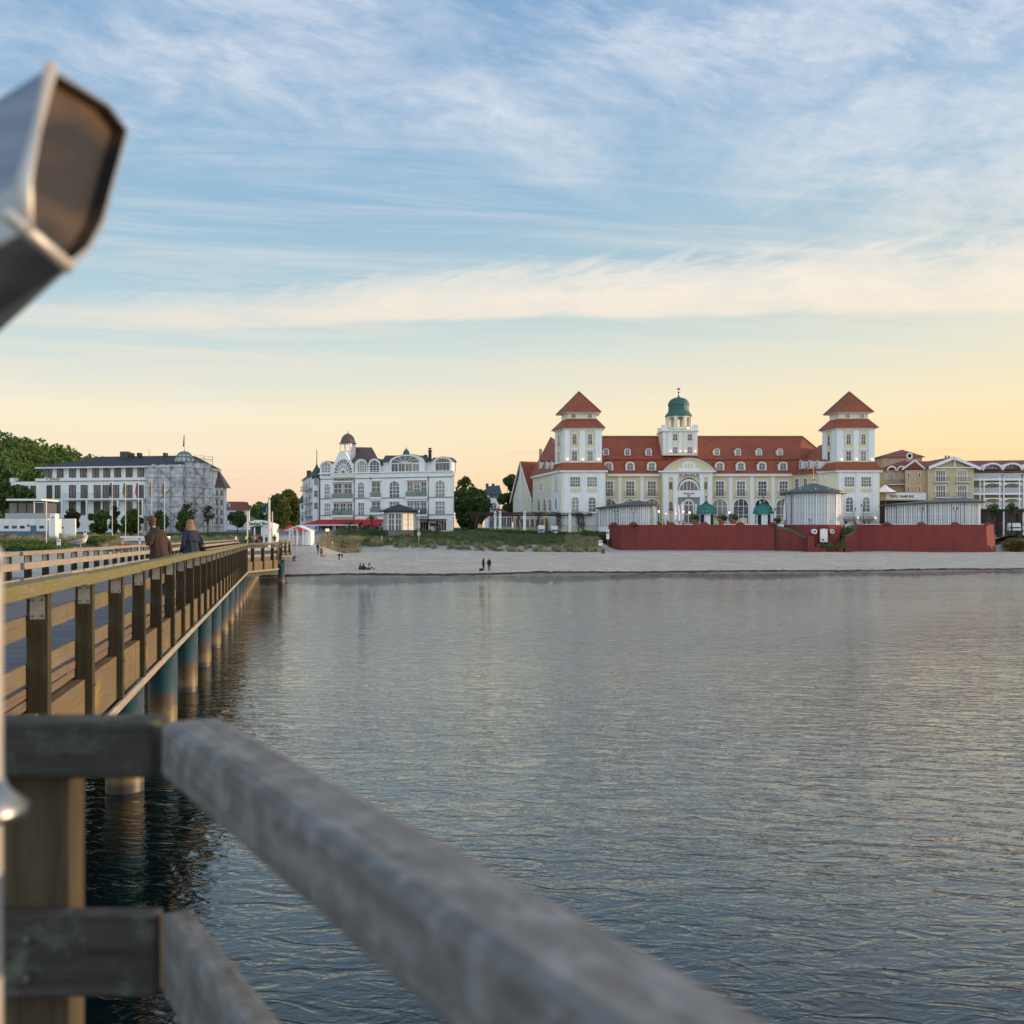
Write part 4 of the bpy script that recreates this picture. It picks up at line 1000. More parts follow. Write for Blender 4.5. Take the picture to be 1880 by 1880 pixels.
        slab('attic', expand(up_, -1.1), tw(769.5, 223), tw(755.5, 223), M_['pale_cream'], t)
        cen = Vector((sum(p[0] for p in up_) / 4, 225.5)); 
        mb = MB(); mb.cone(z3(expand(up_, -.15), tw(756.8, 222.5)), (wx(apx + 3, 225.5), 225.5, wz(719.5, 225.5))); mb.build('pyramid_roof', M_['tile_red'], t)
        mb = MB(); mb.prism(expand(up_, -.22), tw(757.6, 222.5), tw(756.9, 222.5)); mb.build('eaves_board', M_['white_trim'], t)
        mb = MB()
        for cx_, cy_ in expand(up_, -.15)[:2] + expand(up_, -.15)[3:]: mb.tube([(cx_, cy_, tw(756.5, 222.5)), (wx(apx + 3, 225.5), 225.5, wz(719.2, 225.5))], .16, 6)
        mb.build('ridge_tiles', M_['ridge_moss'], t)
        fa_ = Facade(A_ + 9, 223.1, B_ - 6, 223.1)
        for px in ((1053, 1083) if side == 0 else (1556, 1582.5)): fwin(t, fa_, px - 3.6, px + 3.6, 760.5, 766.8, nx=2, ny=1, b=.14)
        w1, w2 = (1054.7, 1083.5) if side == 0 else (1557.7, 1584.8)
        for px in (w1, w2):
            pilaster(t, uf, px - 8.3, px + 8.3, 790, 846, m='cream_wall', out=.05, name='wall_panel')
            fwin(t, uf, px - 3.8, px + 3.8, 796.5, 815, style='arch', nx=2, ny=2, b=.2, out=.06)
            fwin(t, uf, px - 4.6, px + 4.6, 828.5, 845, nx=2, ny=2, b=.2, out=.06)
            mb = MB(uf.M); u = uf.u(px); z = wz(826, 222); mb.prism_y([(u - 1.0, z), (u + 1.0, z), (u + 1.0, z + .18), (u, z + .42), (u - 1.0, z + .18)], -.28, -.04); mb.build('hood', M_['white_trim'], t)
        for a_, b_ in ((A_ + .5, A_ + 10), (w1 + 8.6, w2 - 8.6), (w2 + 9.5, B_ - .5)): pilaster(t, uf, a_, b_, 789, 846.5, out=.2)
        for px in lamps: lampdot(t, uf.at(px, 844, .55).translation, .17)
        ms = (C_ + A_) / 2 - .5
        pilaster(t, us, ms - 4, ms + 4, 791, 846, m='cream_wall', out=.05, name='wall_panel')
        fwin(t, us, ms - 1.9, ms + 1.9, 798, 817, style='arch', nx=1, ny=2, b=.16, out=.06); fwin(t, us, ms - 2.3, ms + 2.3, 829, 846, nx=1, ny=2, b=.16, out=.06)
        # ground floors
        v1, v2 = (1056, 1087) if side == 0 else (1559.2, 1589.8); pl, pr = (1031, 1112) if side == 0 else (1537, 1615)
        pilaster(t, lo_f, pl + 3.5, pr - 2.5, 865.5, 964, out=.08, name='wall_panel')
        for px in (v1, v2):
            fwin(t, lo_f, px - 8.6, px + 8.6, 876, 893, nx=4, ny=3, b=.12, bar=.1, out=.08)
            pilaster(t, lo_f, px - 9.6, px + 9.6, 896.5, 904, m='cream_wall', out=.12, name='wall_panel')
            fwin(t, lo_f, px - 6.3, px + 6.3, 913, 939, style='arch', nx=2, ny=3, b=.34, bar=.1, out=.1)
            mb = MB(lo_f.M); u = lo_f.u(px); mb.box(u - 1.0, u + 1.0, -.4, -.05, wz(943, 222), wz(941.3, 222)); mb.build('sill', M_['white_trim'], t)
            if side: mb = MB(lo_f.M); mb.hull([(u - 1.5, -1.3, wz(954, 222)), (u + 1.5, -1.3, wz(954, 222)), (u + 1.5, -.1, wz(949, 222)), (u - 1.5, -.1, wz(949, 222))], [(u - 1.5, -1.3, wz(953.2, 222)), (u + 1.5, -1.3, wz(953.2, 222)), (u + 1.5, -.1, wz(948, 222)), (u - 1.5, -.1, wz(948, 222))]); mb.build('awning', mat('awning_grey', (.33, .34, .30), .85) if 'awning_grey' not in M_ else M_['awning_grey'], t)
        mid = (v1 + v2) / 2
        for a_, b_ in ((v1 - 20, v1 - 12), (mid - 3.5, mid + 3.5), (v2 + 12, v2 + 19)): pilaster(t, lo_f, a_, b_, 866, 964, out=.2)
        if side:
            for px in (1544, 1573, 1606): lampdot(t, lo_f.at(px, 951, .5).translation, .15)
    return t
spa_hall()

# ---------------------------------------------------------------- terrace, red sea wall, stair
def red_wall(t, pts, z_base, z_top, batter=.55, thick=.7, name='wall'):
    """battered wall along XY points (left to right as seen from the sea)"""
    n = len(pts); mb = MB(); L_ = []
    for k, p in enumerate(pts):
        a = Vector(pts[max(k - 1, 0)]); b = Vector(pts[min(k + 1, n - 1)]); d = (b - a).normalized(); nn = Vector((d.y, -d.x)); p = Vector(p)
        zb = z_base[k] if isinstance(z_base, list) else z_base; zt = z_top[k] if isinstance(z_top, list) else z_top
        o = p + nn * batter; i = p - nn * thick
        L_.append([mb.pt((o.x, o.y, zb)), mb.pt((p.x, p.y, zt)), mb.pt((i.x, i.y, zt)), mb.pt((i.x, i.y, zb))])
    for A, B in zip(L_, L_[1:]):
        for q in range(4): mb.face((A[q], B[q], B[(q + 1) % 4], A[(q + 1) % 4]))
    mb.face(L_[0]); mb.face(L_[-1][::-1])
    return mb.build(name, M_['red_wall'], t)
def arcpts(P0, P1, n): return [(P0[0] + (P1[0] - P0[0]) * k / n, P0[1] + (P1[1] - P0[1]) * k / n) for k in range(n + 1)]
ZW = wz(963, 206)
WALL_L = [(19.6, 224), (19.9, 219), (20.2, 214.5), (20.9, 211), (22.4, 208.3), (25.5, 206.8), (30, 206.2), (36, 206.0), (44, 206.1), (wx(1425, 206.4), 206.4)]
WALL_R = [(wx(1574, 206.8), 206.8), (75, 206.4), (82, 206.0), (90, 205.8), (95.5, 206.3), (97.9, 208.2), (98.4, 211), (98.5, 216), (98.5, 224)]
def terrace():
    t = thing('terrace_wall', 'long battered dark red sea wall left of the round pavilion, green kiosks above it', 'wall', (36, 206, 2.0))
    red_wall(t, WALL_L, .8, ZW - .05, .5)
    mb = MB(); 
    o = mb
    for px in (1131, 1163, 1232, 1294, 1359, 1420):
        q = min(WALL_L[2:], key=lambda p: abs(CX + F * p[0] / p[1] - px)); x = wx(px, 206.2); x = max(x, 20.6); y = 206.35 if x > 24 else 211
        b = MB(); b.hull([(x - .95, y - .3, ZW - .06), (x + .95, y - .3, ZW - .06), (x + .95, y + .55, ZW - .06), (x - .95, y + .55, ZW - .06)], [(x - .35, y - .1, ZW + .5), (x + .35, y - .1, ZW + .5), (x + .35, y + .4, ZW + .5), (x - .35, y + .4, ZW + .5)])
        b.build('pier_cap', M_['red_wall'], t)
    for a_, b_ in ((1236, 1250), (1256, 1272), (1328, 1352), (1366, 1392)):
        mb = MB(); mb.box(wx(a_, 206.5), wx(b_, 206.5), 206.3, 206.8, ZW - .05, ZW + .09); mb.build('coping', M_['white_trim'], t)
    mb = MB(); x = wx(1424.5, 206.2); mb.hull([(x - .12, 205.45, 1.2), (x + .12, 205.45, 1.2), (x + .12, 206.3, 1.2), (x - .12, 206.3, 1.2)], [(x - .12, 206.1, ZW + .15), (x + .12, 206.1, ZW + .15), (x + .12, 206.7, ZW + .15), (x - .12, 206.7, ZW + .15)]); mb.build('joint_post', M_['dark_frame'], t)
    t2 = thing('terrace_wall', 'long battered red sea wall right of the round pavilion, warm light on its rounded right end', 'wall', (84, 206, 2.0))
    red_wall(t2, WALL_R, .8, ZW, .5)
    for px in (1628, 1692, 1754, 1816):
        x = wx(px, 206.2); y = 206.3
        b = MB(); b.hull([(x - .95, y - .3, ZW - .02), (x + .95, y - .3, ZW - .02), (x + .95, y + .5, ZW - .02), (x - .95, y + .5, ZW - .02)], [(x - .35, y - .1, ZW + .5), (x + .35, y - .1, ZW + .5), (x + .35, y + .35, ZW + .5), (x - .35, y + .35, ZW + .5)])
        b.build('pier_cap', M_['red_wall'], t2)
    for a_, b_ in ((1582, 1618), (1640, 1683), (1703, 1745), (1765, 1806)):
        mb = MB(); mb.box(wx(a_, 206.6), wx(b_, 206.6), 206.3, 206.8, ZW, ZW + .10); mb.build('coping', M_['white_trim'], t2)
    # terrace floor
    mb = MB(); poly = [(p[0] + (.35 if p[0] < 23 else 0), p[1] + .4) for p in WALL_L] + [(p[0] - (.35 if p[0] > 96 else 0), p[1] + .4) for p in WALL_R] + [(97.6, 250), (19.8, 250)]
    mb.prism(poly, 1.0, TZ + .12); o = mb.build('terrace_floor', M_['asphalt_stone']); attrs(o, kind='structure')
terrace()

def round_pavilion():
    t = thing('round_pavilion', 'white round pavilion with green conical roof on a red base with a white door', 'pavilion', (wx(1493.5, 208.5), 208.5, 2))
    cx, cy = wx(1493.5, 209), 209.0; S = 209 / F; r = 50.5 * S; n = 16; ph = math.pi / n
    zb, zt = wz(963.5, 205), wz(903, 205)
    ring = lambda rr, z, k0=0: [(cx + rr * math.cos(ph + 2 * math.pi * k / n), cy + rr * math.sin(ph + 2 * math.pi * k / n), z) for k in range(n)]
    mb = MB(); mb.hull(ring(r, zb - .05), ring(r, zt)); mb.build('wall', M_['pavilion_panel'], t)
    for k in range(n):                                              # board panels and battens between the corner posts
        a = 2 * math.pi * k / n
        if math.sin(a) > .35: continue
        mid = Vector((cx + r * math.cos(ph) * math.cos(a), cy + r * math.cos(ph) * math.sin(a), 0)); M = Matrix.Translation(mid) @ Matrix.Rotation(a + math.pi / 2, 4, 'Z'); hw = r * math.sin(ph)
        mb = MB(M); mb.box(-hw, -hw + .16, -.1, .02, zb, zt); mb.build('post', M_['white_trim'], t)
        for q in (1, 2, 3): mb = MB(M); x = -hw + 2 * hw * q / 4; mb.box(x - .05, x + .05, -.06, .02, zb, zt); mb.build('batten', M_['white_trim'], t)
        for z in (zb + (zt - zb) * .33, zb + (zt - zb) * .66): mb = MB(M); mb.box(-hw, hw, -.075, .01, z - .06, z + .06); mb.build('rail', mat('rail_grey', (.45, .47, .50), .6) if 'rail_grey' not in M_ else M_['rail_grey'], t)
    re = 58.5 * S; mb = MB(); rg = ring(re, zt - .05); mb.hull(rg, ring(re * .4, wz(893, 208))); mb.cone(ring(re * .4, wz(893, 208)), (cx, cy, wz(886.5, 209))); mb.build('roof', M_['metal_roof'], t)
    mb = MB(); mb.hull(ring(re + .04, zt - .3), ring(re + .06, zt - .03)); mb.build('gutter', M_['copper_dark'], t)
    for px in (1469, 1497, 1522): mb = MB(); mb.ball(W(px, 896.5, 203.2), .12, 6, 4); mb.build('roof_light', M_['white_trim'], t)
    mb = MB(); mb.lathe([(.30, 0), (.2, .5), (.07, .7), (.06, 3.9), (0, 4.2)], (cx, cy, wz(887.5, 209)), 8); mb.build('flagpole', M_['brass'], t)
    mb = MB(); q = Vector((cx - r * .93, cy - r * .45)); mb.tube([(q.x - .5, q.y - .4, zt - .2), (q.x, q.y - .1, zt - .9), (q.x, q.y - .1, zb)], .07, 6); mb.build('downpipe', M_['copper_dark'], t)
    # red base, door, round badges
    rb = 55 * S; mb = MB(); mb.hull(ring(rb + .45, .8), ring(rb, zb)); mb.build('base', M_['red_wall'], t)
    fd = Facade(1480, 202.25, 1540, 202.25)
    mb = MB(fd.M); mb.box(fd.u(1503.5), fd.u(1520.2), -.12, 1.2, wz(997, 203), wz(969.5, 203)); mb.build('door_surround', M_['red_wall'], t)
    mb = MB(fd.M); u0, u1 = fd.u(1505.3), fd.u(1518.8); um = (u0 + u1) / 2; z1 = wz(971.8, 203); mb.prism_y([(u0, wz(995, 203)), (u1, wz(995, 203)), (u1, z1), (um, z1 + .14), (u0, z1)], -.22, -.1); d = mb.build('door', M_['white_trim'], t)
    mb = MB(fd.M); mb.box(u0 + .28, u0 + .72, -.26, -.2, wz(992.5, 203), wz(989.5, 203)); mb.build('door_vent', M_['dark_frame'], d)
    for px, rr, m in ((1495.3, .5, 'white_trim'), (1527.4, .44, 'badge_cream')):
        if m not in M_: mat(m, (.70, .66, .48), .6)
        Mx = fd.at(px, 975.8, 0) @ Matrix.Rotation(R(90), 4, 'X'); mb = MB(Mx); mb.lathe([(rr, -1.0), (rr, .22), (0, .22)], (0, 0, 0), 24); o = mb.build('badge', M_[m], t)
        mb = MB(Mx); mb.lathe([(rr * .45, .22), (rr * .45, .25), (rr * .3, .25), (rr * .3, .22)], (0, 0, 0), 20); mb.box(-rr * .2, rr * .2, -rr * .05, rr * .05, .22, .26); mb.build('badge_emblem', M_['grey_iron'], o)
    # stair flanks left and right, running down to the sand
    for nm, lab, pts, zt_, zb_ in (('stair_wall', 'red wall with sloping grey top descending from the terrace to the left of the white door', [(wx(1425, 206.3), 206.3), (wx(1450, 205.2), 205.2), (wx(1483, 203.2), 203.2)], [ZW - .3, ZW - .9, wz(987, 203)], .6),
                             ('stair_wall', 'sunlit orange-red stair wall at the right of the round pavilion', [(wx(1553, 203.2), 203.2), (wx(1566, 204.6), 204.6), (wx(1574, 206.6), 206.6)], [wz(984, 203), wz(976, 204), wz(962.5, 206.6)], .6)):
        s = thing(nm, lab, 'wall', (pts[0][0], pts[0][1], 1.5))
        red_wall(s, pts, zb_, zt_, .35, .5)
        mb = MB()
        for (p, q, za, zb2) in zip(pts, pts[1:], zt_, zt_[1:]):
            d = (Vector(q) - Vector(p)).normalized(); nn = Vector((d.y, -d.x)); w = 1.1
            A = [Vector((*p, za)), Vector((*q, zb2)), Vector((q[0] - nn.x * w, q[1] - nn.y * w, zb2)), Vector((p[0] - nn.x * w, p[1] - nn.y * w, za))]
            mb.hull([v + Vector((nn.x * .16, nn.y * .16, -.5)) for v in A], [v + Vector((nn.x * .10, nn.y * .10, .12)) for v in A])
        mb.build('coping', mat('slate_cap', (.07, .075, .055), .8, (.10, .09, .07), 2) if 'slate_cap' not in M_ else M_['slate_cap'], s)
    s = thing('stair_wall', 'low red retaining wall with steps in front of the white door, at sand level', 'wall', (wx(1515, 201.5), 201.5, 1.6))
    red_wall(s, [(wx(1484, 203.2), 203.2), (wx(1485, 201), 201.0), (wx(1512, 200.2), 200.2), (wx(1545, 201), 201.0), (wx(1552, 203.0), 203.0)], .5, [wz(990, 203), wz(1003, 201), wz(1006, 201), wz(1003, 201), wz(990, 203)], .2, .5)
    for px, Yn in ((1487.5, 201.2), (1556, 201.6)):
        x = wx(px, Yn); mb = MB(); mb.hull([(x - .75, Yn - .75, .6), (x + .75, Yn - .75, .6), (x + .75, Yn + 1.2, .6), (x - .75, Yn + 1.2, .6)], [(x - .55, Yn - .5, wz(984, Yn)), (x + .55, Yn - .5, wz(984, Yn)), (x + .55, Yn + 1.2, wz(984, Yn)), (x - .55, Yn + 1.2, wz(984, Yn))]); mb.build('newel', M_['red_wall'], s)
    for k in range(4): mb = MB(); mb.box(wx(1500, 202), wx(1525, 202), 201 + k * .45, 203.4, 1.2, 1.9 + .3 * k + .3); mb.build('step', M_['asphalt_stone'], s)
    hd = MB(); rnd = random.Random(9)
    for k in range(9): p = W(rnd.uniform(1500, 1552), rnd.uniform(1000, 1009), 200.6 + rnd.uniform(-.6, .5)); p.z = 2.0 + rnd.uniform(0, .9) + .7 * (p.x > wx(1530, 201)); leaf_cloud(hd, p, .8, 90, .16, rnd)
    sh = thing('shrub', 'dark scrubby bush growing over the low red wall beside the white door', 'shrub', (wx(1525, 200.6), 200.6, 1.7)); hd.build('foliage', M_['leaf_dark'], sh, fix=False)
    mb = MB(); b0 = Vector((wx(1525, 200.6), 200.6, 1.6)); [mb.tube([b0, b0 + Vector((dx, 0, .9))], .05, 5) for dx in (-.8, 0, .9)]; mb.build('stem', M_['bark'], sh)
    hd = MB()
    for k in range(9): 
        q = k / 8; leaf_cloud(hd, (wx(1533 + 31 * q, 204), 204.2 + .6 * q, wz(992 - 22 * q, 204)), .75, 90, .16, rnd)
    sh = thing('shrub', 'dark hedge climbing the stair right of the round badge', 'shrub', (wx(1545, 204), 204.2, 3)); hd.build('foliage', M_['leaf_dark'], sh, fix=False)
    # kiosk-like white gate pieces either side
    for a_, b_, lab in ((1426, 1439, 'white parapet piece between the left red wall and the round pavilion'), (1552, 1568, 'white parapet piece between the round pavilion and the right red wall')):
        s = thing('parapet', lab, 'parapet', (wx((a_ + b_) / 2, 206.9), 206.9, TZ)); mb = MB(); mb.box(wx(a_, 206.9), wx(b_, 206.9), 206.8, 207.1, wz(969, 207), wz(963, 207)); mb.build('panel', M_['white_trim'], s)
        mb = MB(); mb.box(wx(a_, 206.9) - .04, wx(b_, 206.9) + .04, 206.74, 207.16, wz(963, 207), wz(962.2, 207)); mb.build('coping', M_['white_clap'], s)
round_pavilion()

def glass_pavilion(label, foot, zb, ztops, apex, nbay, lit=(), pipe=(), gm='pavilion_panel', wide=.5, fro='white_trim', dark=False):
    """pavilion with posts and tall sashes; foot: front XY points left to right, ztops: roof edge height at each"""
    c = foot[len(foot) // 2]; t = thing('glass_pavilion', label, 'pavilion', (c[0], c[1], zb))
    mid = Vector((sum(p[0] for p in foot) / len(foot), max(p[1] for p in foot) + 3))
    back = [(foot[-1][0] - .5, foot[-1][1] + 4), (foot[0][0] + 1.5, foot[0][1] + 5)]
    for k, (p, q) in enumerate(zip(foot, foot[1:])):
        a, b = Vector(p), Vector(q); d = b - a; ln = d.length; M = Matrix.Translation((a.x, a.y, 0)) @ Matrix.Rotation(math.atan2(d.y, d.x), 4, 'Z')
        za, zc = ztops[k], ztops[k + 1]
        mb = MB(M); mb.hull([(0, .1, zb - .6), (ln, .1, zb - .6), (ln, .3, zb - .6), (0, .3, zb - .6)], [(0, .1, za), (ln, .1, zc), (ln, .3, zc), (0, .3, za)]); mb.build('wall', M_[gm[k] if isinstance(gm, (list, tuple)) else gm], t)
        nb = nbay[k]
        for j in range(nb + 1):
            x = ln * j / nb; zt = za + (zc - za) * j / nb; mb = MB(M); w = .07 if j % 3 else .12
            mb.box(x - w, x + w, -.02, .14, zb - .6, zt); mb.build('post', M_[fro], t)
            if dark and j < nb and j % 2 == 0: mb = MB(M); mb.box(x + .25, x + ln / nb - .25, .05, .12, zb + .5, zt - .5); mb.build('pane', M_['glass_dark' if (j % 4) else 'glass'], t)
        mb = MB(M); mb.box(0, ln, -.01, .12, zb - .05, zb + .3); mb.build('rail', M_[fro], t)
        mb = MB(M); mb.box(0, ln, .0, .11, (za + zb) / 2 + .3, (za + zb) / 2 + .38); mb.build('rail', M_['white_clap'], t)
    ed = [(Vector(p) - Vector((mid.x, mid.y))) * 1.12 + Vector((mid.x, mid.y)) for p in foot + back]; zt = ztops + [ztops[-1], ztops[0]]
    mb = MB(); mb.cone([(p.x, p.y, z) for p, z in zip(ed, zt)], apex); mb.build('roof', M_['metal_roof'], t)
    mb = MB(); mb.hull([(p.x, p.y, z - .25) for p, z in zip(ed, zt)], [(p.x, p.y, z - .02) for p, z in zip(ed, zt)]); mb.build('fascia', M_['copper_dark'], t)
    for px, Yp, y0, y1 in pipe: mb = MB(); x = wx(px, Yp); mb.tube([(x - .5, Yp - .5, wz(y0, Yp)), (x, Yp - .15, wz(y0 + 5, Yp)), (x, Yp - .15, wz(y1, Yp))], .07, 6); mb.build('downpipe', M_['copper_dark'], t)
    mb = MB(); mb.prism([tuple(p) for p in foot] + back, zb - .7, zb - .02); mb.build('plinth', M_['white_clap'], t)
    return t
glass_pavilion('white glazed pavilion with a swept dark roof at the left end of the terrace', [(wx(1100, 216), 216.0), (wx(1137, 212.5), 212.5), (wx(1180, 210.8), 210.8), (wx(1199, 211.5), 211.5), (wx(1207, 214), 214.0)],
    TZ, [wz(932, 215), wz(928.5, 212), wz(926.5, 210.8), wz(926, 211.5), wz(927, 214)], (wx(1172, 217), 217, wz(918.5, 217)), [7, 10, 5, 3], pipe=((1097.5, 215.5, 932, 966), (1135, 212, 929, 963), (1197, 211, 927, 963)))
glass_pavilion('white glazed pavilion with a swept dark roof at the right end of the terrace', [(wx(1626, 213.5), 213.5), (wx(1648, 212), 212.0), (wx(1704, 210.6), 210.6), (wx(1770, 210.2), 210.2), (wx(1797, 211), 211.0), (wx(1800, 214), 214.0)],
    TZ, [wz(927, 213), wz(926, 212), wz(922, 210.6), wz(920.5, 210.2), wz(920.5, 211), wz(921, 214)], (wx(1772, 217), 217, wz(912.5, 217)), [5, 13, 16, 9, 3], pipe=((1646, 211.6, 926, 962), (1703, 210.2, 923, 962), (1770, 209.8, 920, 962)), dark=True)

def kiosk(label, px, flag):
    Yk = 210.5; cx = wx(px, Yk); t = thing('kiosk', label, 'kiosk', (cx, Yk, TZ), 0, 'green domed terrace kiosks')
    r = 16 * Yk / F; n = 8; ph = math.pi / 8
    mb = MB(); mb.lathe([(r * .82, 0), (r * .82, wz(943, Yk) - TZ)], (cx, Yk, TZ + .12), n, ph=ph); mb.build('wall', M_['white_wall'], t)
    for k in (5, 6, 7):
        a = math.pi / 4 * k - math.pi / 4 * .0; hw = r * .82 * math.sin(ph) * .72; ap = r * .82 * math.cos(ph)
        M = Matrix.Translation((cx + ap * math.cos(a), Yk + ap * math.sin(a), 0)) @ Matrix.Rotation(a + math.pi / 2, 4, 'Z'); mb = MB(M); mb.box(-hw, hw, -.06, 0, TZ + .15, wz(945, Yk)); mb.build('shutter', M_['white_trim' if k == 6 + flag * 0 else 'navy'], t)
    z0 = wz(943.5, Yk); S = Yk / F
    mb = MB(); mb.lathe([(0, 0), (18.6 * S, 0), (18.6 * S, .12), (17.8 * S, .5), (16 * S, 1.15), (12.5 * S, 1.6), (8.5 * S, 1.85), (5 * S, 2.05), (2.6 * S, 2.35), (1.2 * S, 2.75), (.5 * S, 3.2), (0, 3.3)], (cx, Yk, z0), 16); mb.build('dome_roof', M_['copper_bright'], t)
    mb = MB(); 
    for k in range(16):
        a = 2 * math.pi * k / 16; mb.tube([(cx + q * S * math.cos(a), Yk + q * S * math.sin(a), z0 + z + .03) for q, z in ((18.6, .12), (16, 1.15), (12.5, 1.6), (8.5, 1.85), (5, 2.05), (2, 2.5))], .04, 4)
    mb.build('dome_seams', M_['copper_dark'], t)
    mb = MB(); mb.ball((cx, Yk, z0 + 3.45), .2, 8, 6); mb.build('finial', M_['copper_dark'], t)
kiosk('terrace kiosk with green ribbed dome, the left one nearer the portal', 1296.5, 0)
kiosk('terrace kiosk with green ribbed dome, the right one nearer the round pavilion', 1401, 1)
# ---------------------------------------------------------------- white beach hotel with fan window and awnings
GZ = 6.0
def fan_bars(mb, cx, cz, r, n, rin=.35, y0=-.09, y1=-.02, w=.09, mid=True):
    for k in range(1, n):
        a = math.pi * k / n; p = Vector((cx + r * rin * math.cos(a), 0, cz + r * rin * math.sin(a))); q = Vector((cx + r * math.cos(a), 0, cz + r * math.sin(a)))
        d = (q - p).normalized(); s = Vector((-d.z, 0, d.x)) * w / 2
        mb.hull([(v.x, y0, v.z) for v in (p - s, q - s, q + s, p + s)], [(v.x, y1, v.z) for v in (p - s, q - s, q + s, p + s)])
    for rr in ((rin, .68) if mid else (rin,)):
        o = [(cx + r * rr * math.cos(math.pi * k / 16), cz + r * rr * math.sin(math.pi * k / 16)) for k in range(17)]
        i = [(cx + (x - cx) * (1 - w / (r * rr)), cz + (z - cz) * (1 - w / (r * rr))) for x, z in o]
        mb.hull([(x, y0, z) for x, z in o] + [(x, y0, z) for x, z in i[::-1]], [(x, y1, z) for x, z in o] + [(x, y1, z) for x, z in i[::-1]])
def onion(t, c, r, z0, z1, zs, m='copper_dark'):
    h = z1 - z0; mb = MB(); mb.lathe([(r * 1.0, 0), (r * 1.18, h * .12), (r * 1.22, h * .3), (r * .95, h * .52), (r * .5, h * .72), (r * .22, h * .88), (.1, h), (.05, zs - z0), (0, zs - z0 + .2)], (c[0], c[1], z0), 12); o = mb.build('onion_dome', M_[m], t, smooth=True)
    mb = MB(); mb.ball((c[0], c[1], z1 + (zs - z1) * .75), .16, 8, 6); mb.build('finial', M_['brass'], o)
def strandhotel():
    q = lambda x, y=None: 540 + x / 5.875 if y is None else (540 + x / 5.875, 780 + y / 5.875)
    v = lambda y: 780 + y / 5.875
    f = Facade(587, 224, 832, 214.5); t = thing('beach_hotel', 'white beach hotel with fan window gable, brown roof cupola and red awnings', 'hotel', (f.a.x, f.a.y, GZ), f.rz)
    D = 15; Lf = f.len; M = f.M; U = lambda x: f.u(q(x)); Z = lambda x, y: f.z(q(x), v(y))
    ztop = Z(1000, 517)
    ul = f.M.inverted() @ Vector((wx(829, 229), 229, 0)); ur = ul.x
    mb = MB(M); mb.prism([(0, 0), (Lf, 0), (ur, D), (0, D)], GZ - 1.5, ztop); mb.build('wall', M_['white_wall'], t)
    mb = MB(M); mb.prism([(-.2, -.3), (Lf + .15, -.3), (ur + .1, D), (-.2, D)], ztop - .02, ztop + .22); mb.build('cornice', M_['white_trim'], t)
    mb = MB(M); mb.prism([(.6, 1.4), (Lf - .6, 1.4), (ur - .4, D), (.6, D)], ztop, Z(1000, 395)); mb.build('attic_wall', M_['white_wall'], t)
    for yy in (572, 788, 972):
        mb = MB(M); mb.box(-.05, Lf + .05, -.12, 0, Z(1000, yy) - .08, Z(1000, yy) + .08); mb.build('string_course', M_['grey_iron'], t)
    for x in (278, 648, 828, 1447):
        mb = MB(M); mb.box(U(x) - .07, U(x) + .07, -.2, -.02, GZ, ztop - .9); mb.build('downpipe', M_['black_iron'], t)
    def gable(x0, x1, ysp, ytop, ybase, back, m='white_wall', capm='copper_dark'):
        u0, u1 = U(x0), U(x1); zb, zs, zt = Z(x0, ybase), Z(x0, ysp), Z(x0, ytop); a = (u1 - u0) / 2; c = (u0 + u1) / 2
        arc = [(c + a * math.cos(math.pi * k / 16), zs + (zt - zs) * math.sin(math.pi * k / 16)) for k in range(17)]
        mb = MB(M); mb.prism_y([(u0, zb), (u1, zb)] + arc, -.1, .35); g = mb.build('gable', M_[m], t)
        o = [(c + (x - c) * 1.04, z + .12) for x, z in arc]; mb = MB(M); mb.hull([(x, .1, z) for x, z in o] + [(x, .1, z) for x, z in arc[::-1]], [(x, back, z) for x, z in o] + [(x, back, z) for x, z in arc[::-1]]); mb.build('barrel_roof', M_[capm], g)
        mb = MB(M); mb.prism_y([(u0 + .05, zb), (u1 - .05, zb)] + [(c + (x - c) * .99, z - .03) for x, z in arc], .35, back - .2); mb.build('dormer_wall', M_['white_clap'], g)
        ii = [(c + (x - c) * .90, zs - .1 + (z - zs) * .90) for x, z in arc]; mb = MB(M); mb.hull([(x, -.28, z) for x, z in arc] + [(x, -.28, z) for x, z in ii[::-1]], [(x, -.08, z) for x, z in arc] + [(x, -.08, z) for x, z in ii[::-1]]); mb.build('arch_trim', M_['white_trim'], g)
        return g
    def w(x0, x1, y0, y1, out=0, **k): return fwin(t, f, q(x0), q(x1), v(y0), v(y1), out=out, **k)
    gable(280, 415, 455, 395, 550, 5); w(305, 393, 405, 548, style='arch', nx=3, ny=3, b=.12, bar=.12, out=.1)
    gable(658, 792, 440, 370, 520, 5); w(686, 784, 388, 524, style='arch', nx=4, ny=3, b=.12, bar=.1, out=.1)
    gable(803, 930, 440, 365, 520, 5); w(822, 920, 385, 524, style='arch', nx=3, ny=3, b=.12, bar=.1, out=.1, gm=M_['glass_dark'])
    gable(1033, 1407, 408, 326, 517, 5); 
    u0, u1 = U(1052), U(1352); cz = Z(1200, 410)
    mb = MB(M); R0 = (u1 - u0) / 2; cc = (u0 + u1) / 2; k_ = (Z(1200, 336) - cz) / R0
    o = [(cc + R0 * math.cos(math.pi * k / 20), cz + R0 * k_ * math.sin(math.pi * k / 20)) for k in range(21)]; mb.prism_y(o, -.16, -.1); pn = mb.build('pane', M_['glass'], t)
    mb = MB(M); 
    for a_ in (0, 30, 60, 90, 120, 150, 180):
        a = R(a_); e = Vector((cc + R0 * math.cos(a), 0, cz + R0 * k_ * math.sin(a))); mb.tube([(cc, -.2, cz), (e.x, -.2, e.z)], .07, 4)
    mb.build('fan_bars', M_['white_trim'], t)
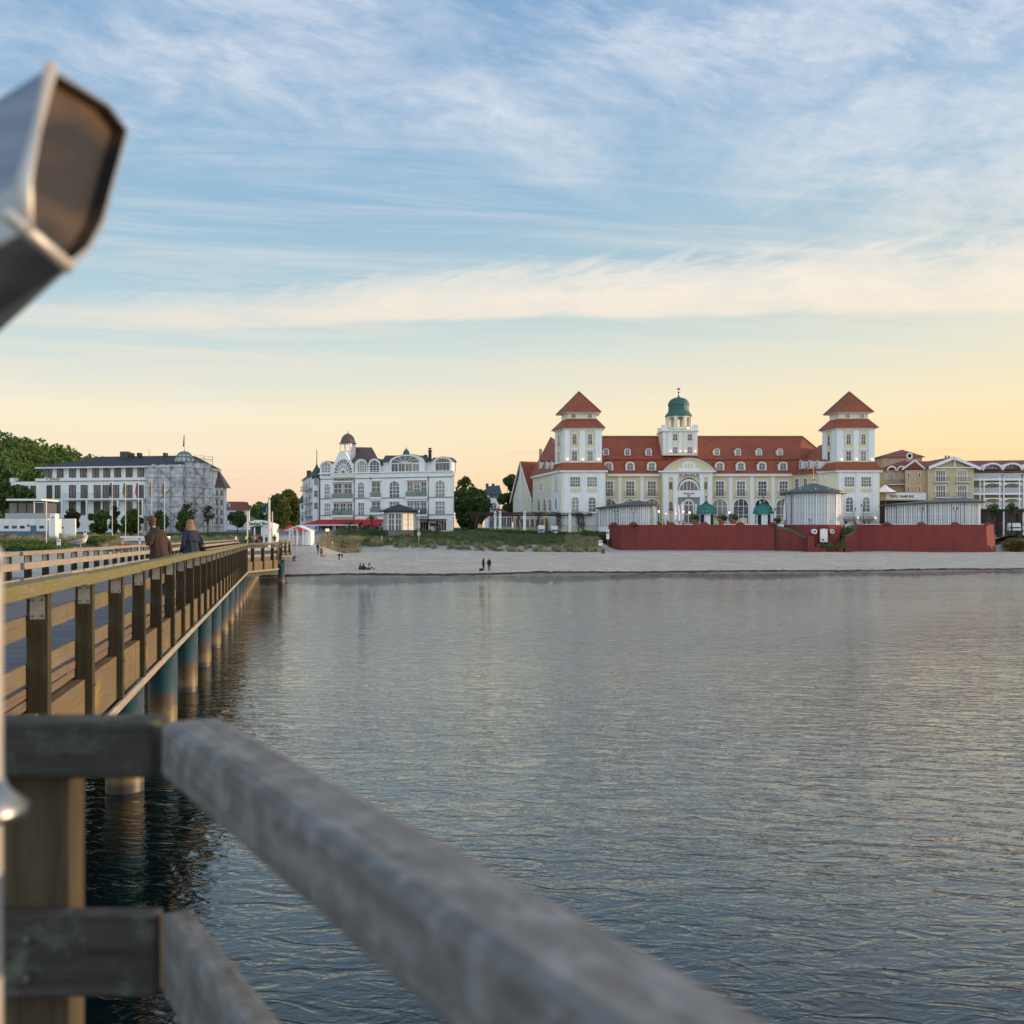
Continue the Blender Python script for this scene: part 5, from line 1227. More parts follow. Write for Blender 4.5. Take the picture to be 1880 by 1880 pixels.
    for k in range(4): w(1055 + 76 * k, 1122 + 76 * k, 422, 512, nx=2, ny=1, b=.1, out=.1)
    gable(1500, 1702, 405, 350, 515, 2.6); w(1528, 1680, 412, 505, nx=4, ny=1, b=.05, bar=.06, out=.1, gm=M_['glass_curtain']); w(1530, 1680, 362, 402, style='half', nx=5, ny=1, b=.1, out=.1)
    # tall fan gable
    g = [(415, 560), (645, 560), (645, 432), (612, 400), (560, 296), (492, 296), (445, 400), (415, 432)]
    mb = MB(M); mb.prism_y([(U(x), Z(x, y)) for x, y in g], -.3, .5); gb = mb.build('gable', M_['white_wall'], t)
    cu, cz2 = U(540), Z(540, 530); rr = U(636) - cu
    mb = MB(M); mb.prism_y([(cu + rr * 1.0 * math.cos(math.pi * k / 24), cz2 + (Z(540, 375) - cz2) * math.sin(math.pi * k / 24)) for k in range(25)], -.36, -.3); mb.build('pane', M_['glass_dark'], gb)
    mb = MB(M @ Matrix.Translation((cu, 0, cz2)) @ Matrix.Diagonal((1, 1, (Z(540, 375) - cz2) / rr, 1))); fan_bars(mb, 0, 0, rr, 12, .3, -.5, -.36, .15); mb.box(-rr, rr, -.5, -.36, 0, .15)
    o = [(rr * math.cos(math.pi * k / 24), rr * math.sin(math.pi * k / 24)) for k in range(25)]; i = [(x * 1.1, z * 1.1) for x, z in o]; mb.hull([(x, -.5, z) for x, z in i] + [(x, -.5, z) for x, z in o[::-1]], [(x, -.3, z) for x, z in i] + [(x, -.3, z) for x, z in o[::-1]]); mb.build('fan_window_frame', M_['white_trim'], gb)
    text('STRANDSCHLOSS', .72, M @ Matrix.Translation((U(532), -.22, Z(532, 601))), t, M_['letter_bronze'], sx=.78, font_bold=.02)
    # roofs
    def P(x, y, d): Y = f.hit(q(x))[1] + d; return W(q(x), v(y), Y)
    mb = MB(); a = [P(600, 400, 1), P(930, 398, 1), P(985, 398, 12), P(640, 400, 12)]; mb.hull(a, [P(610, 330, 3), P(655, 240, 6), P(838, 243, 6), P(650, 240, 8)][:4]) if False else None
    base = [P(575, 425, .6), P(935, 420, .6), P(935, 420, 13), P(575, 425, 13)]; r1, r2 = P(646, 240, 6), P(838, 243, 6)
    i = [mb.pt(p) for p in base]; j = [mb.pt(r1), mb.pt(r2)]; j3 = mb.pt(P(520, 296, 6)); 
    mb.face((i[0], i[1], j[1], j[0], j3)); mb.face((i[1], i[2], j[1])); mb.face((i[2], i[3], j3, j[0], j[1])); mb.face((i[3], i[0], j3)); mb.face(i[::-1]); mb.build('roof', M_['roof_brown'], t)
    mb = MB(); base = [P(940, 398, 1), P(1480, 398, 1), P(1480, 398, 12), P(940, 398, 12)]; mb.hull(base, [P(985, 330, 4), P(1400, 330, 4), P(1400, 330, 9), P(985, 330, 9)]); mb.build('roof', M_['copper_dark'], t)
    mb = MB(); base = [P(1480, 385, 1), P(1712, 385, 1), P(1700, 385, 12), P(1480, 385, 12)]; mb.hull(base, [P(1500, 352, 2), P(1712, 352, 2), P(1690, 352, 11), P(1500, 352, 11)]); mb.build('roof', M_['copper_dark'], t)
    # lantern cupola, small dome, chimney, dish
    c = P(580, 290, 3); Yc = c.y; S = Yc / F / 5.875
    mb = MB(Matrix.Translation((c.x, c.y, 0)) @ Matrix.Rotation(f.rz, 4, 'Z')); a_ = 62 * S; mb.box(-a_, a_, -a_, a_, wz(v(425), Yc), wz(v(197), Yc)); lt = mb.build('lantern', M_['white_wall'], t)
    for dx in (-30, 30):
        window(lt, Matrix.Translation((c.x, c.y, 0)) @ Matrix.Rotation(f.rz, 4, 'Z') @ Matrix.Translation((dx * S, -a_ - .02, wz(v(285), Yc))), 38 * S, 66 * S, nx=2, ny=2, b=.08, gm=M_['warm_pane'])
    zd = wz(v(203), Yc); mb = MB(); mb.lathe([(0, 0), (96 * S, 0), (92 * S, .12), (78 * S, .35), (74 * S, 40 * S), (62 * S, 70 * S), (40 * S, 94 * S), (16 * S, 106 * S), (5 * S, 112 * S), (2.2 * S, 124 * S), (2.2 * S, 142 * S), (0, 144 * S)], (c.x, c.y, zd), 16, ph=math.pi / 16); mb.build('dome', M_['roof_brown'], t)
    c = P(1210, 322, 2.5); S = c.y / F / 5.875; mb = MB(); mb.lathe([(34 * S, 0), (37 * S, 12 * S), (34 * S, 36 * S), (22 * S, 58 * S), (6 * S, 70 * S), (4 * S, 84 * S), (0, 92 * S)], (c.x, c.y, c.z - .2), 14); mb.build('dome', M_['copper_green'], t, smooth=True)
    c = P(1465, 380, 4); mb = MB(); mb.lathe([(.38, -.3), (.34, 1.9), (.5, 1.95), (.5, 2.1), (.2, 2.1), (.2, 2.4), (.45, 2.45), (.4, 2.6)], (c.x, c.y, c.z), 10); mb.build('chimney', M_['black_iron'], t)
    c = P(1418, 345, 3); mb = MB(Matrix.Translation(c) @ Matrix.Rotation(R(75), 4, 'X')); mb.lathe([(0, 0), (.28, .03), (.48, .13), (.48, .16), (.28, .07), (0, .04)], (0, 0, 0), 14); mb.build('satellite_dish', M_['black_iron'], t); mb = MB(); mb.tube([c, c + Vector((0, 0, -1.1))], .05, 5); mb.build('dish_mast', M_['black_iron'], t)
    # upper floor windows and loggias
    for x0, x1, y0, y1 in ((332, 386, 638, 795), (692, 755, 622, 782), (1032, 1134, 608, 780), (1528, 1625, 600, 772)): w(x0, x1, y0, y1, style='arch', nx=3, ny=3, b=.16, bar=.12)
    for x0, x1, y0, y1 in ((332, 390, 848, 980), (695, 755, 842, 970), (1032, 1134, 828, 940), (1528, 1625, 826, 957)): w(x0, x1, y0, y1, nx=3, ny=3, b=.14, bar=.12)
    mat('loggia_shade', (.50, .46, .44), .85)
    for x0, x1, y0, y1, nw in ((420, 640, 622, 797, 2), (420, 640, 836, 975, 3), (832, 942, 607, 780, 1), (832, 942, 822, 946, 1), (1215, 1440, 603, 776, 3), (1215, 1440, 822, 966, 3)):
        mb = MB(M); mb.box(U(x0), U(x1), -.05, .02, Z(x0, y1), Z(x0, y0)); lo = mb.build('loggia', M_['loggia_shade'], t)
        st = (x1 - x0) / nw
        for k in range(nw):
            sh = .14 if nw > 1 else .1; arch = (y1 - y0 > 150 and nw == 3 and k == 1)
            w(x0 + st * (k + sh), x0 + st * (k + 1 - sh), y0 + 14, y1 - 4, out=.06, style='arch' if arch else 'rect', nx=2, ny=3, b=.08, bar=.09, gm=M_['glass_dark'] if x0 < 700 else M_['glass_curtain'])
        mb = MB(M); mb.box(U(x0), U(x1), -.62, -.56, Z(x0, y1), Z(x0, y1 - 54)); mb.build('glass_balustrade', M_['glass_teal'], lo)
        mb = MB(M); mb.box(U(x0) - .1, U(x1) + .1, -.6, -.02, Z(x0, y1 + 24), Z(x0, y1)); mb.build('balcony_slab', M_['white_trim'], lo)
        for x in (x0, x1): mb = MB(M); mb.box(U(x) - .16, U(x) + .16, -.22, 0, Z(x0, y1), Z(x0, y0)); mb.build('jamb', M_['white_trim'], lo)
        mb = MB(M); mb.box(U(x0) - .1, U(x1) + .1, -.45, -.04, Z(x0, y0), Z(x0, y0 - 14)); mb.build('lintel', M_['white_trim'], lo)
    # ground floor: glazing and red awnings
    for k in range(9): w(300 + 72 * k, 362 + 72 * k, 1050, 1130, nx=2, ny=1, b=.06, gm=M_['glass_dark' if k % 3 else 'glass_curtain'])
    for x0, x1, dz in ((172, 500, 0), (500, 760, 0), (768, 965, 1)):
        ua, ub = U(max(x0, 282)), U(x1); zt, zb2 = Z(600, 1020), Z(600, 1075)
        if x0 < 200: ua = U(278) - .2
        mb = MB(M); sk = -2.6 if x0 < 200 else 0
        o0 = [(ua, -.1, zt), (ub, -.1, zt), (ub, -.1, zt + .06), (ua, -.1, zt + .06)]; out = -3.0 + 1.2 * dz
        mb.hull([(ua, -.1, zt - .08), (ub, -.1, zt - .08), (ub, -.1, zt), (ua, -.1, zt)], [(ua + sk, out, zb2 - .08), (ub, out, zb2 - .08), (ub, out, zb2), (ua + sk, out, zb2)]); aw = mb.build('awning', M_['red_awning'], t)
        mb = MB(M); mb.box(ua + sk, ub, out - .05, out, zb2 - .28, zb2 - .02); mb.build('valance', M_['white_cloth'] if dz == 0 else M_['red_awning'], aw)
        for x in (ua + sk + .2, (ua + ub + sk) / 2, ub - .2): mb = MB(M); mb.box(x - .05, x + .05, out + .1, out + .2, GZ, zb2 - .1); mb.build('awning_post', M_['white_trim'], aw)
    mb = MB(M); mb.box(U(1352), U(1646), -1.3, -.02, Z(1400, 1028), Z(1400, 1018)); mb.build('canopy', M_['dark_frame'], t)
    w(1362, 1448, 1048, 1135, nx=3, ny=1, b=.1, gm=M_['glass_dark']); w(1532, 1640, 1040, 1135, nx=4, ny=1, b=.1, gm=M_['glass_dark'], bar=.1); w(1470, 1502, 1062, 1090, nx=1, ny=1, b=.04, gm=M_['dark_frame'], fm=M_['dark_frame'])
    for x in (1325, 1460, 1700): lampdot(t, f.at(q(x), v(1052), .3).translation, .09, 'lamp_glass')
strandhotel()

def villa_row():
    f = Facade(556, 258, 585, 227); t = thing('villa', 'white villas with dark onion spires receding left of the beach hotel', 'villa', (f.a.x, f.a.y, GZ), f.rz)
    mb = MB(f.M); mb.box(-1, f.len, 0, 5, GZ - 1.5, wz(872, 235)); mb.build('wall', M_['white_wall'], t)
    mb = MB(f.M); mb.hull([(-1.3, -.4, wz(872, 235)), (f.len, -.4, wz(872, 235)), (f.len, 5.5, wz(872, 235)), (-1.3, 5.5, wz(872, 235))], [(1, 2, wz(858, 240)), (f.len, 2, wz(858, 240)), (f.len, 3, wz(858, 240)), (1, 3, wz(858, 240))]); mb.build('roof', M_['roof_brown'], t)
    for lv, (y0, y1) in enumerate(((880, 896), (906, 921), (930, 945))):
        for k, px in enumerate((563.5, 569.5, 576.5)):
            fwin(t, f, px - 1.2, px + 1.2, y0 + (576 - px) * .5, y1 + (576 - px) * .25, nx=1, ny=2, b=.12, gm=M_['glass_dark'])
        balcony(t, f, 561.5, 579, y1 - 5, y1 + 2, 1.4, m='grey_iron', bars=14)
    for k, (px, Yt, r, zt, z1, zs) in enumerate(((581.5, 226.5, .95, 880, 851, 825), (557.5, 258, .95, 924, 905, 888))):
        x = wx(px, Yt); mb = MB(); mb.lathe([(r, 0), (r, wz(zt, Yt) - GZ + 1)], (x, Yt, GZ - 1), 10); tu = mb.build('turret', M_['white_wall'], t)
        onion(t, (x, Yt), r, wz(zt, Yt), wz(z1, Yt), wz(zs, Yt))
        for zz in (10, 32, 54):
            if wz(zt, Yt) - zz * Yt / F > GZ: window(tu, Matrix.Translation((x, Yt - r - .02, wz(zt + zz, Yt))), .7, 1.3, nx=2, ny=2, b=.08, gm=M_['glass_dark'])
    for px in (565.5, 569): mb = MB(); x = wx(px, 244); mb.box(x - .25, x + .25, 243.6, 244.4, wz(875, 244), wz(864, 244)); mb.build('chimney', M_['copper_dark'], t)
villa_row()

def garden_pavilion():
    t = thing('garden_pavilion', 'glazed pavilion with dark hipped roof in front of the white beach hotel', 'pavilion', (wx(735, 206), 206, GZ - .2))
    q = lambda x: 540 + x / 5.875; v = lambda y: 780 + y / 5.875; Yp = 206
    x0, x1, x2 = wx(q(1015), Yp), wx(q(1165), Yp), wx(q(1282), Yp); zt, zb = wz(v(935), Yp), wz(v(1140), Yp)
    foot = [(wx(q(970), 209), 209), (x0, Yp), (x1, Yp - .3), (x2, Yp + 1.2), (x2, 211), (wx(q(970), 209), 212)]
    mb = MB(); mb.prism(foot, zb - 1.2, zt); mb.build('wall', M_['warm_pane'] if False else M_['glass_curtain'], t)
    for k in range(4):
        a = Vector(foot[k]); b = Vector(foot[k + 1]); d = b - a; n = max(2, int(d.length / 1.0)); M = Matrix.Translation((a.x, a.y, 0)) @ Matrix.Rotation(math.atan2(d.y, d.x), 4, 'Z')
        for j in range(n):
            window(t, M @ Matrix.Translation(((j + .5) * d.length / n, -.03, zb + .1)), d.length / n - .34, (zt - zb) - .5, nx=2, ny=3, b=.15, bar=.1, gm=M_['warm_pane'] if (k == 2 and j < 2) else M_['glass'])
    e = [(x * 1, y) for x, y in foot]; ex = expand([(foot[0][0], foot[0][1]), (x0, Yp), (x2, Yp), (x2, 212), (foot[0][0], 212)], 1.2)
    mb = MB(); mb.cone([(x, y, zt + .1) for x, y in ex], (wx(q(1130), 209), 209, wz(v(853), 209))); mb.build('roof', M_['tile_dark'], t)
garden_pavilion()

# ---------------------------------------------------------------- modern white hotel on the left, wrapped at its corner
def modern_hotel():
    q = lambda x: x / 6.267; v = lambda y: 770 + y / 6.267
    f = Facade(66, 216, 338, 210); t = thing('modern_hotel', 'long white modern hotel with dark low roof and dark framed windows, CERES on its front', 'hotel', (f.a.x, f.a.y, 5.3), f.rz)
    M = f.M; U = lambda x: f.u(q(x)); Z = lambda x, y: f.z(q(x), v(y)); L1 = f.u(337.5)
    zb = 4.3; z2 = Z(1000, 706); zt = Z(1000, 543)
    mb = MB(M); mb.box(U(415), L1, 0, 16, zb, z2); mb.build('wall', M_['white_wall'], t)
    mb = MB(M); mb.box(U(412), L1 + .1, -.15, 1.2, z2 + .02, Z(1000, 674)); mb.build('parapet', M_['white_trim'], t)
    mb = MB(M); mb.box(U(412), L1 + .1, -.2, .0, z2 - .1, z2 + .02); mb.build('string_course', M_['grey_iron'], t)
    mb = MB(M); mb.box(U(460), L1, 1.6, 15, z2, zt); mb.build('attic_wall', M_['white_wall'], t)
    mb = MB(M); a = [(U(398), .3, zt), (L1 + 1, .3, zt), (L1 + 1, 15, zt), (U(398), 15, zt)]; mb.hull(a, [(U(960), 6, Z(1000, 458) + 1.0), (L1 - 2, 6, Z(1000, 458) + 1.0), (L1 - 2, 9, Z(1000, 458) + 1.0), (U(960), 9, Z(1000, 458) + 1.0)]); mb.build('roof', M_['tile_dark'], t)
    mb = MB(M); mb.hull([(x, y, zt - .25) for x, y in ((U(398) - .1, .2), (L1 + 1, .2), (L1 + 1, 15), (U(398) - .1, 15))], [(x, y, zt + .02) for x, y in ((U(398) - .1, .2), (L1 + 1, .2), (L1 + 1, 15), (U(398) - .1, 15))]); mb.build('soffit', M_['white_trim'], t)
    text('CERES', .75, M @ Matrix.Translation((U(617), -.17, Z(617, 701))), t, M_['letter_bronze'], sx=1.5, font_bold=.01)
    fb = Facade(66, 217.6, 338, 211.6)
    for x in (558, 692, 833, 960, 1100, 1227, 1353, 1487, 1620): fwin(t, fb, q(x - 31), q(x + 31), v(556), v(668), nx=2, ny=1, b=.09, bar=.12, fm=M_['dark_frame'], gm=M_['glass_curtain'])
    xs = (835, 970, 1120, 1222, 1333, 1484, 1615)
    for x in (570, 664): fwin(t, f, q(x - 27), q(x + 27), v(762), v(908), nx=2, ny=1, b=.09, bar=.1, fm=M_['dark_frame'], gm=M_['glass_dark' if x == 570 else 'glass_curtain']); fwin(t, f, q(x - 27), q(x + 27), v(952), v(1080), nx=2, ny=1, b=.09, bar=.1, fm=M_['dark_frame'], gm=M_['glass_curtain'])
    for k, x in enumerate(xs):
        fwin(t, f, q(x - 34), q(x + 34), v(760), v(906), nx=2, ny=1, b=.09, bar=.1, fm=M_['dark_frame'], gm=M_['glass_curtain'])
        fwin(t, f, q(x - 34), q(x + 34), v(950), v(1104), nx=2, ny=1, b=.09, bar=.1, fm=M_['dark_frame'], gm=M_['glass_dark' if k < 2 else 'glass_curtain'])
    mb = MB(M); mb.box(U(762), U(1690), -1.5, 0, Z(1000, 931), Z(1000, 914)); b = mb.build('balcony', M_['white_trim'], t)
    mb = MB(M); z0, z1 = Z(1000, 912), Z(1000, 852); mb.box(U(762), U(1690), -1.45, -1.41, z1 - .05, z1)
    for k in range(70): x = U(762) + (U(1690) - U(762)) * k / 70; mb.box(x, x + .035, -1.44, -1.42, z0, z1)
    mb.build('balustrade', M_['grey_iron'], b)
    for x in (768, 1040, 1396, 1682): mb = MB(M); mb.box(U(x) - .16, U(x) + .16, -1.45, -1.1, Z(1000, 1110), Z(1000, 931)); mb.build('column', M_['white_trim'], t)
    mb = MB(M); mb.box(U(700), U(1690), -1.6, 0, zb, Z(1000, 1108)); mb.build('terrace_block', M_['white_wall'], t)
    mb = MB(M); mb.box(U(1608), U(1640), -1.68, -1.55, zb, Z(1600, 1175)); mb.build('door', M_['dark_frame'], t)
    # lower left wing
    mb = MB(M); mb.box(U(100), U(415), .6, 12, zb, Z(200, 716)); mb.build('wing', M_['white_wall'], t)
    mb = MB(M); mb.box(U(98), U(142), .4, 2, Z(200, 720), Z(200, 672)); mb.build('chimney', M_['white_trim'], t)
    mb = MB(M); mb.box(U(145), U(410), 1.0, 10, Z(200, 716), Z(200, 703)); mb.build('wing_roof', M_['tile_dark'], t)
    for x in (185, 275, 365): fwin(t, f, q(x - 27), q(x + 27), v(766), v(868), out=-.55, nx=2, ny=1, b=.09, fm=M_['dark_frame'], gm=M_['glass_dark'])
    # roof plant
    for x, y, ww, hh in ((1272, 400, 38, 48), (1355, 418, 8, 34), (1440, 418, 13, 36), (1745, 422, 11, 34)):
        mb = MB(M); ux = U(x); mb.box(ux - ww * .018 * 2.2 * .5 * 1.2, ux + ww * .018 * 2.2 * .5 * 1.2, 5, 6.2, Z(1000, 460) + .6, Z(1000, y) + .9); mb.build('roof_vent', M_['copper_dark'] if ww > 20 else M_['black_iron'], t)
    mb = MB(M); mb.tube([(U(1570), 5, Z(1000, 450)), (U(1570), 5, Z(1000, 372) + .8)], .05, 5); mb.build('mast', M_['grey_iron'], t)
    # glass dome behind the wrapping
    c = W(338.5, 850, 214); S = 214 / F; g = MB(); prof = [(17.6 * S * math.cos(R(a)), 21 * S * math.sin(R(a))) for a in range(0, 80, 12)] + [(0, 21 * S)]
    g.lathe(prof, (c.x, c.y, c.z), 20); dm = g.build('dome', mat('dome_glass', (.42, .45, .40), .2, (.30, .34, .32), 1.5), t, smooth=True)
    g = MB()
    for k in range(12): a = k * math.pi / 6; g.tube([(c.x + r * math.cos(a), c.y + r * math.sin(a), c.z + z) for r, z in [(p * 1.01, q_ * 1.01) for p, q_ in prof]], .07, 4)
    for fr in (.0, .5, .8): r_ = 17.8 * S * math.sqrt(1 - fr * fr); g.tube([(c.x + r_ * math.cos(R(a)), c.y + r_ * math.sin(R(a)), c.z + 21 * S * fr) for a in range(0, 361, 15)], .08, 4)
    g.lathe([(0, 0), (7.5 * S, 0), (5 * S, 1.6 * S), (0, 2.2 * S)], (c.x, c.y, c.z + 19.3 * S), 12); g.build('dome_ribs', M_['copper_green'], dm)
    mb = MB(); mb.lathe([(.06, 0), (.04, 3.6)], (c.x, c.y, c.z + 21 * S), 6); fp = mb.build('flagpole', M_['grey_iron'], t)
    mb = MB(); z = c.z + 21 * S; mb.hull([(c.x - .3, c.y - .05, z + 1.0), (c.x + .02, c.y - .05, z + 1.1), (c.x + .02, c.y + .05, z + 1.1), (c.x - .3, c.y + .05, z + 1.0)], [(c.x - .12, c.y - .05, z + 3.3), (c.x + .02, c.y - .05, z + 3.5), (c.x + .02, c.y + .05, z + 3.5), (c.x - .12, c.y + .05, z + 3.3)]); mb.build('flag', M_['black_cloth'], fp)
    # corner block behind the scaffold
    mb = MB(); mb.prism([(wx(340, 211.5), 211.5), (wx(384, 217.3), 217.3), (wx(378, 222), 222), (wx(340, 226), 226)], zb, wz(852, 211)); mb.build('corner_block', M_['white_wall'], t)
    return t
modern_hotel()

def netting_mat():
    m = mat('netting', (.58, .59, .61), .85, (.30, .31, .34), 1.1, detail=8, stretch=(1, 1, .5), bump=.8, third=(.66, .60, .58), t3=(.5, .7), s3=.5)
    return m
netting_mat()
def scaffold():
    t = thing('scaffold', 'scaffold wrapped in crumpled pale grey netting on the corner of the modern hotel', 'scaffold', (wx(325, 209), 209, 5.3))
    rnd = random.Random(4); mat('scaffold_tube', (.07, .075, .08), .5)
    for name, f, ya, yb in (('front', Facade(270, 210.2, 338, 208.6), 853, 979), ('side', Facade(338, 208.6, 387, 215.5), 848, 983)):
        nx, nz = 46, 60; zt, zb = wz(ya, 209), 4.9; mb = MB(f.M); idx = []
        for j in range(nz + 1):
            for i in range(nx + 1):
                u = f.len * i / nx; z = zb + (zt - zb) * j / nz
                bay = abs(math.sin(u / f.len * math.pi * 3)) * abs(math.sin((z - zb) / 2.05 * math.pi)) 
                d = -.15 - .22 * bay + .22 * noise.noise(Vector((u * .9, z * 1.4, 1.3))) + .10 * noise.noise(Vector((u * 3, z * 3.5 + u, 5)))
                idx.append(mb.pt((u, d, z + (.25 * noise.noise(Vector((u, 0, 9))) if j in (0, nz) else 0))))
        for j in range(nz):
            for i in range(nx): a = j * (nx + 1) + i; mb.face((idx[a], idx[a + 1], idx[a + nx + 2], idx[a + nx + 1]))
        mb.build('netting', M_['netting'], t, smooth=True)
        mb = MB(f.M)
        for k in range(4): u = f.len * k / 3; mb.tube([(u, -.48, zb - .3), (u, -.48, zt + (1.6 if name == 'side' else .3))], .045, 5)
        mb.build('standard_poles', M_['scaffold_tube'], t)
        mb = MB(f.M); z = zb + 1.9
        while z < zt + (1.4 if name == 'side' else .1): mb.tube([(0, -.5, z), (f.len, -.5, z)], .035, 5); z += 2.0
        if name == 'side':
            for dz in (.5, 1.0, 1.5): mb.tube([(f.len * .45, -.5, zt + dz), (f.len + .3, -.5, zt + dz)], .03, 4)
        mb.build('ledger_tubes', M_['scaffold_tube'], t)
        mb = MB(f.M); z = zb + .5; s = 0
        while z < zt - 2: a, b = (f.len * .33, f.len * .80) if s % 2 == 0 else (f.len * .80, f.len * .33); mb.tube([(a, -.55, z), (b, -.55, min(zt, z + 3.3))], .05, 5); z += 3.3; s += 1
        mb.build('braces', M_['scaffold_tube'], t)
scaffold()

def town_left():
    # steep brown roofed tower house behind the scaffold, itself scaffolded
    Yh = 224; t = thing('tower_house', 'white house with a steep brown pointed roof behind the wrapped scaffold', 'house', (wx(400, Yh), Yh, 5.3))
    x0, x1 = wx(385, Yh), wx(409, Yh)
    mb = MB(); mb.box(x0, x1, Yh, Yh + 3, 4.5, wz(893, Yh)); mb.build('wall', M_['white_wall'], t)
    mb = MB(); mb.hull([(x0 - .5, Yh - .6, wz(895, Yh)), (wx(416, Yh), Yh - .6, wz(895, Yh)), (wx(416, Yh), Yh + 3.6, wz(895, Yh)), (x0 - .5, Yh + 3.6, wz(895, Yh))], [(wx(391, Yh), Yh + 1.2, wz(864, Yh)), (wx(398, Yh), Yh + 1.2, wz(864, Yh)), (wx(398, Yh), Yh + 2.5, wz(864, Yh)), (wx(391, Yh), Yh + 2.5, wz(864, Yh))]); mb.build('roof', M_['roof_brown'], t)
    fh = Facade(385, Yh, 411, Yh)
    for y in (900, 918, 936, 952):
        for px in (391, 399, 407): fwin(t, fh, px - 2, px + 2, y, y + 10, nx=2, ny=1, b=.1, gm=M_['glass_dark'])
        balcony(t, fh, 388, 409, y + 7, y + 12, 1.2, bars=10)
    for px in (389, 400, 410): mb = MB(); mb.tube([(wx(px, Yh - 1.4), Yh - 1.4, 5), (wx(px, Yh - 1.4), Yh - 1.4, wz(900, Yh))], .05, 5); mb.build('scaffold_pole', M_['grey_iron'], t)
    Yh = 250; t = thing('house', 'white house with a maroon mansard roof left of the pier end', 'house', (wx(425, Yh), Yh, 5.8))
    mb = MB(); mb.box(wx(409, Yh), wx(443, Yh), Yh, Yh + 8, 5, wz(936, Yh)); mb.build('wall', M_['white_wall'], t)
    mb = MB(); mb.hull([(wx(408, Yh), Yh - .4, wz(936, Yh)), (wx(444.5, Yh), Yh - .4, wz(936, Yh)), (wx(444.5, Yh), Yh + 8.4, wz(936, Yh)), (wx(408, Yh), Yh + 8.4, wz(936, Yh))], [(wx(414, Yh), Yh + 1.6, wz(920.5, Yh)), (wx(443.5, Yh), Yh + 1.6, wz(920.5, Yh)), (wx(443.5, Yh), Yh + 6, wz(920.5, Yh)), (wx(414, Yh), Yh + 6, wz(920.5, Yh))]); mb.build('roof', M_['tile_maroon'], t)
    fh = Facade(409, Yh, 443, Yh)
    for px in (415, 423, 431, 439):
        for y in (940, 954): fwin(t, fh, px - 1.8, px + 1.8, y, y + 9, nx=1, ny=1, b=.14, gm=M_['glass_dark'])
    dormer(t, Facade(409, Yh + .2, 443, Yh + .2), 418.5, 1.0, 924, 933, 1.5, style='rect')
    # dark grey slab sign and low walls by the promenade
    # beach service building
    q = lambda x: x / 6.267; v = lambda y: 770 + y / 6.267; Yb = 186; f = Facade(-40, Yb, 88, Yb); X = lambda x: wx(q(x), Yb); Z = lambda y: wz(v(y), Yb); zb = 4.0
    t = thing('beach_station', 'low pale blue beach building with a glazed upper room, left of the white pylon', 'building', (X(100), Yb, Z(1300)))
    mb = MB(); mb.box(wx(-40, Yb), X(550), Yb, Yb + 8, zb, Z(1142)); mb.build('wall', M_['white_clap'], t)
    mb = MB(); mb.box(wx(-40, Yb), X(550), Yb - .06, Yb, zb, Z(1285)); mb.build('plinth', mat('plinth_blue', (.10, .17, .24), .8), t)
    for x in (75, 168, 258, 480): fwin(t, f, q(x - 21), q(x + 21), v(1227), v(1254), nx=1, ny=1, b=.06, fm=M_['dark_frame'], gm=M_['glass_dark'])
    fwin(t, f, q(358), q(414), v(1222), v(1296), nx=1, ny=1, b=.05, fm=M_['plinth_blue'], gm=M_['plinth_blue'], name='door')
    fwin(t, f, q(318), q(336), v(1212), v(1232), nx=1, ny=1, b=.03, fm=M_['dark_frame'], gm=M_['dark_frame'], name='wall_box')
    mb = MB(); mb.box(X(55), X(455), Yb + 1.6, Yb + 7, Z(1142), Z(955)); mb.build('upper_room', mat('slate_panel', (.10, .10, .11), .6), t)
    f2 = Facade(-40, Yb + 1.6, 88, Yb + 1.6)
    for k in range(3): fwin(t, f2, q(106 + 103 * k), q(200 + 103 * k), v(965), v(1128), nx=1, ny=1, b=.05, fm=M_['dark_frame'], gm=M_['glass_curtain'])
    mb = MB(); mb.box(X(62), X(470), Yb + .2, Yb + 7.5, Z(934), Z(912)); mb.build('roof', M_['white_trim'], t)
    mb = MB(); mb.box(X(55), X(590), Yb + .1, Yb + .14, Z(1140), Z(1078)); mb.build('balustrade', mat('clear_glass', (.35, .38, .37), .15, (.30, .33, .32), 1), t)
    mb = MB(); mb.box(X(376), X(388), Yb + .3, Yb + .5, Z(1142), Z(934)); mb.build('post', M_['pole_white'], t)
    t = thing('pylon', 'tall plain white pylon beside the low beach building', 'pylon', (X(660), Yb - 1, 4.6)); mb = MB(); mb.box(X(628), X(692), Yb - 2, Yb - .6, 4.0, wz(v(1082), Yb - 2)); mb.build('shaft', M_['white_wall'], t); mb = MB(); mb.box(X(655), X(672), Yb - 2.06, Yb - 2, wz(v(1134), Yb - 2), wz(v(1120), Yb - 2)); mb.build('wall_lamp', M_['dark_frame'], t)
    t = thing('garden_wall', 'pale rendered wall between the white pylon and the shrubs', 'wall', (X(770), Yb, 4.6)); mb = MB(); mb.box(X(694), X(850), Yb + .5, Yb + 1.0, 4.0, wz(v(1142), Yb)); mb.build('panel', M_['white_clap'], t); mb = MB(); mb.box(X(700), X(716), Yb + .42, Yb + .5, wz(v(1255), Yb), wz(v(1235), Yb)); mb.build('hatch', M_['dark_frame'], t)
town_left()

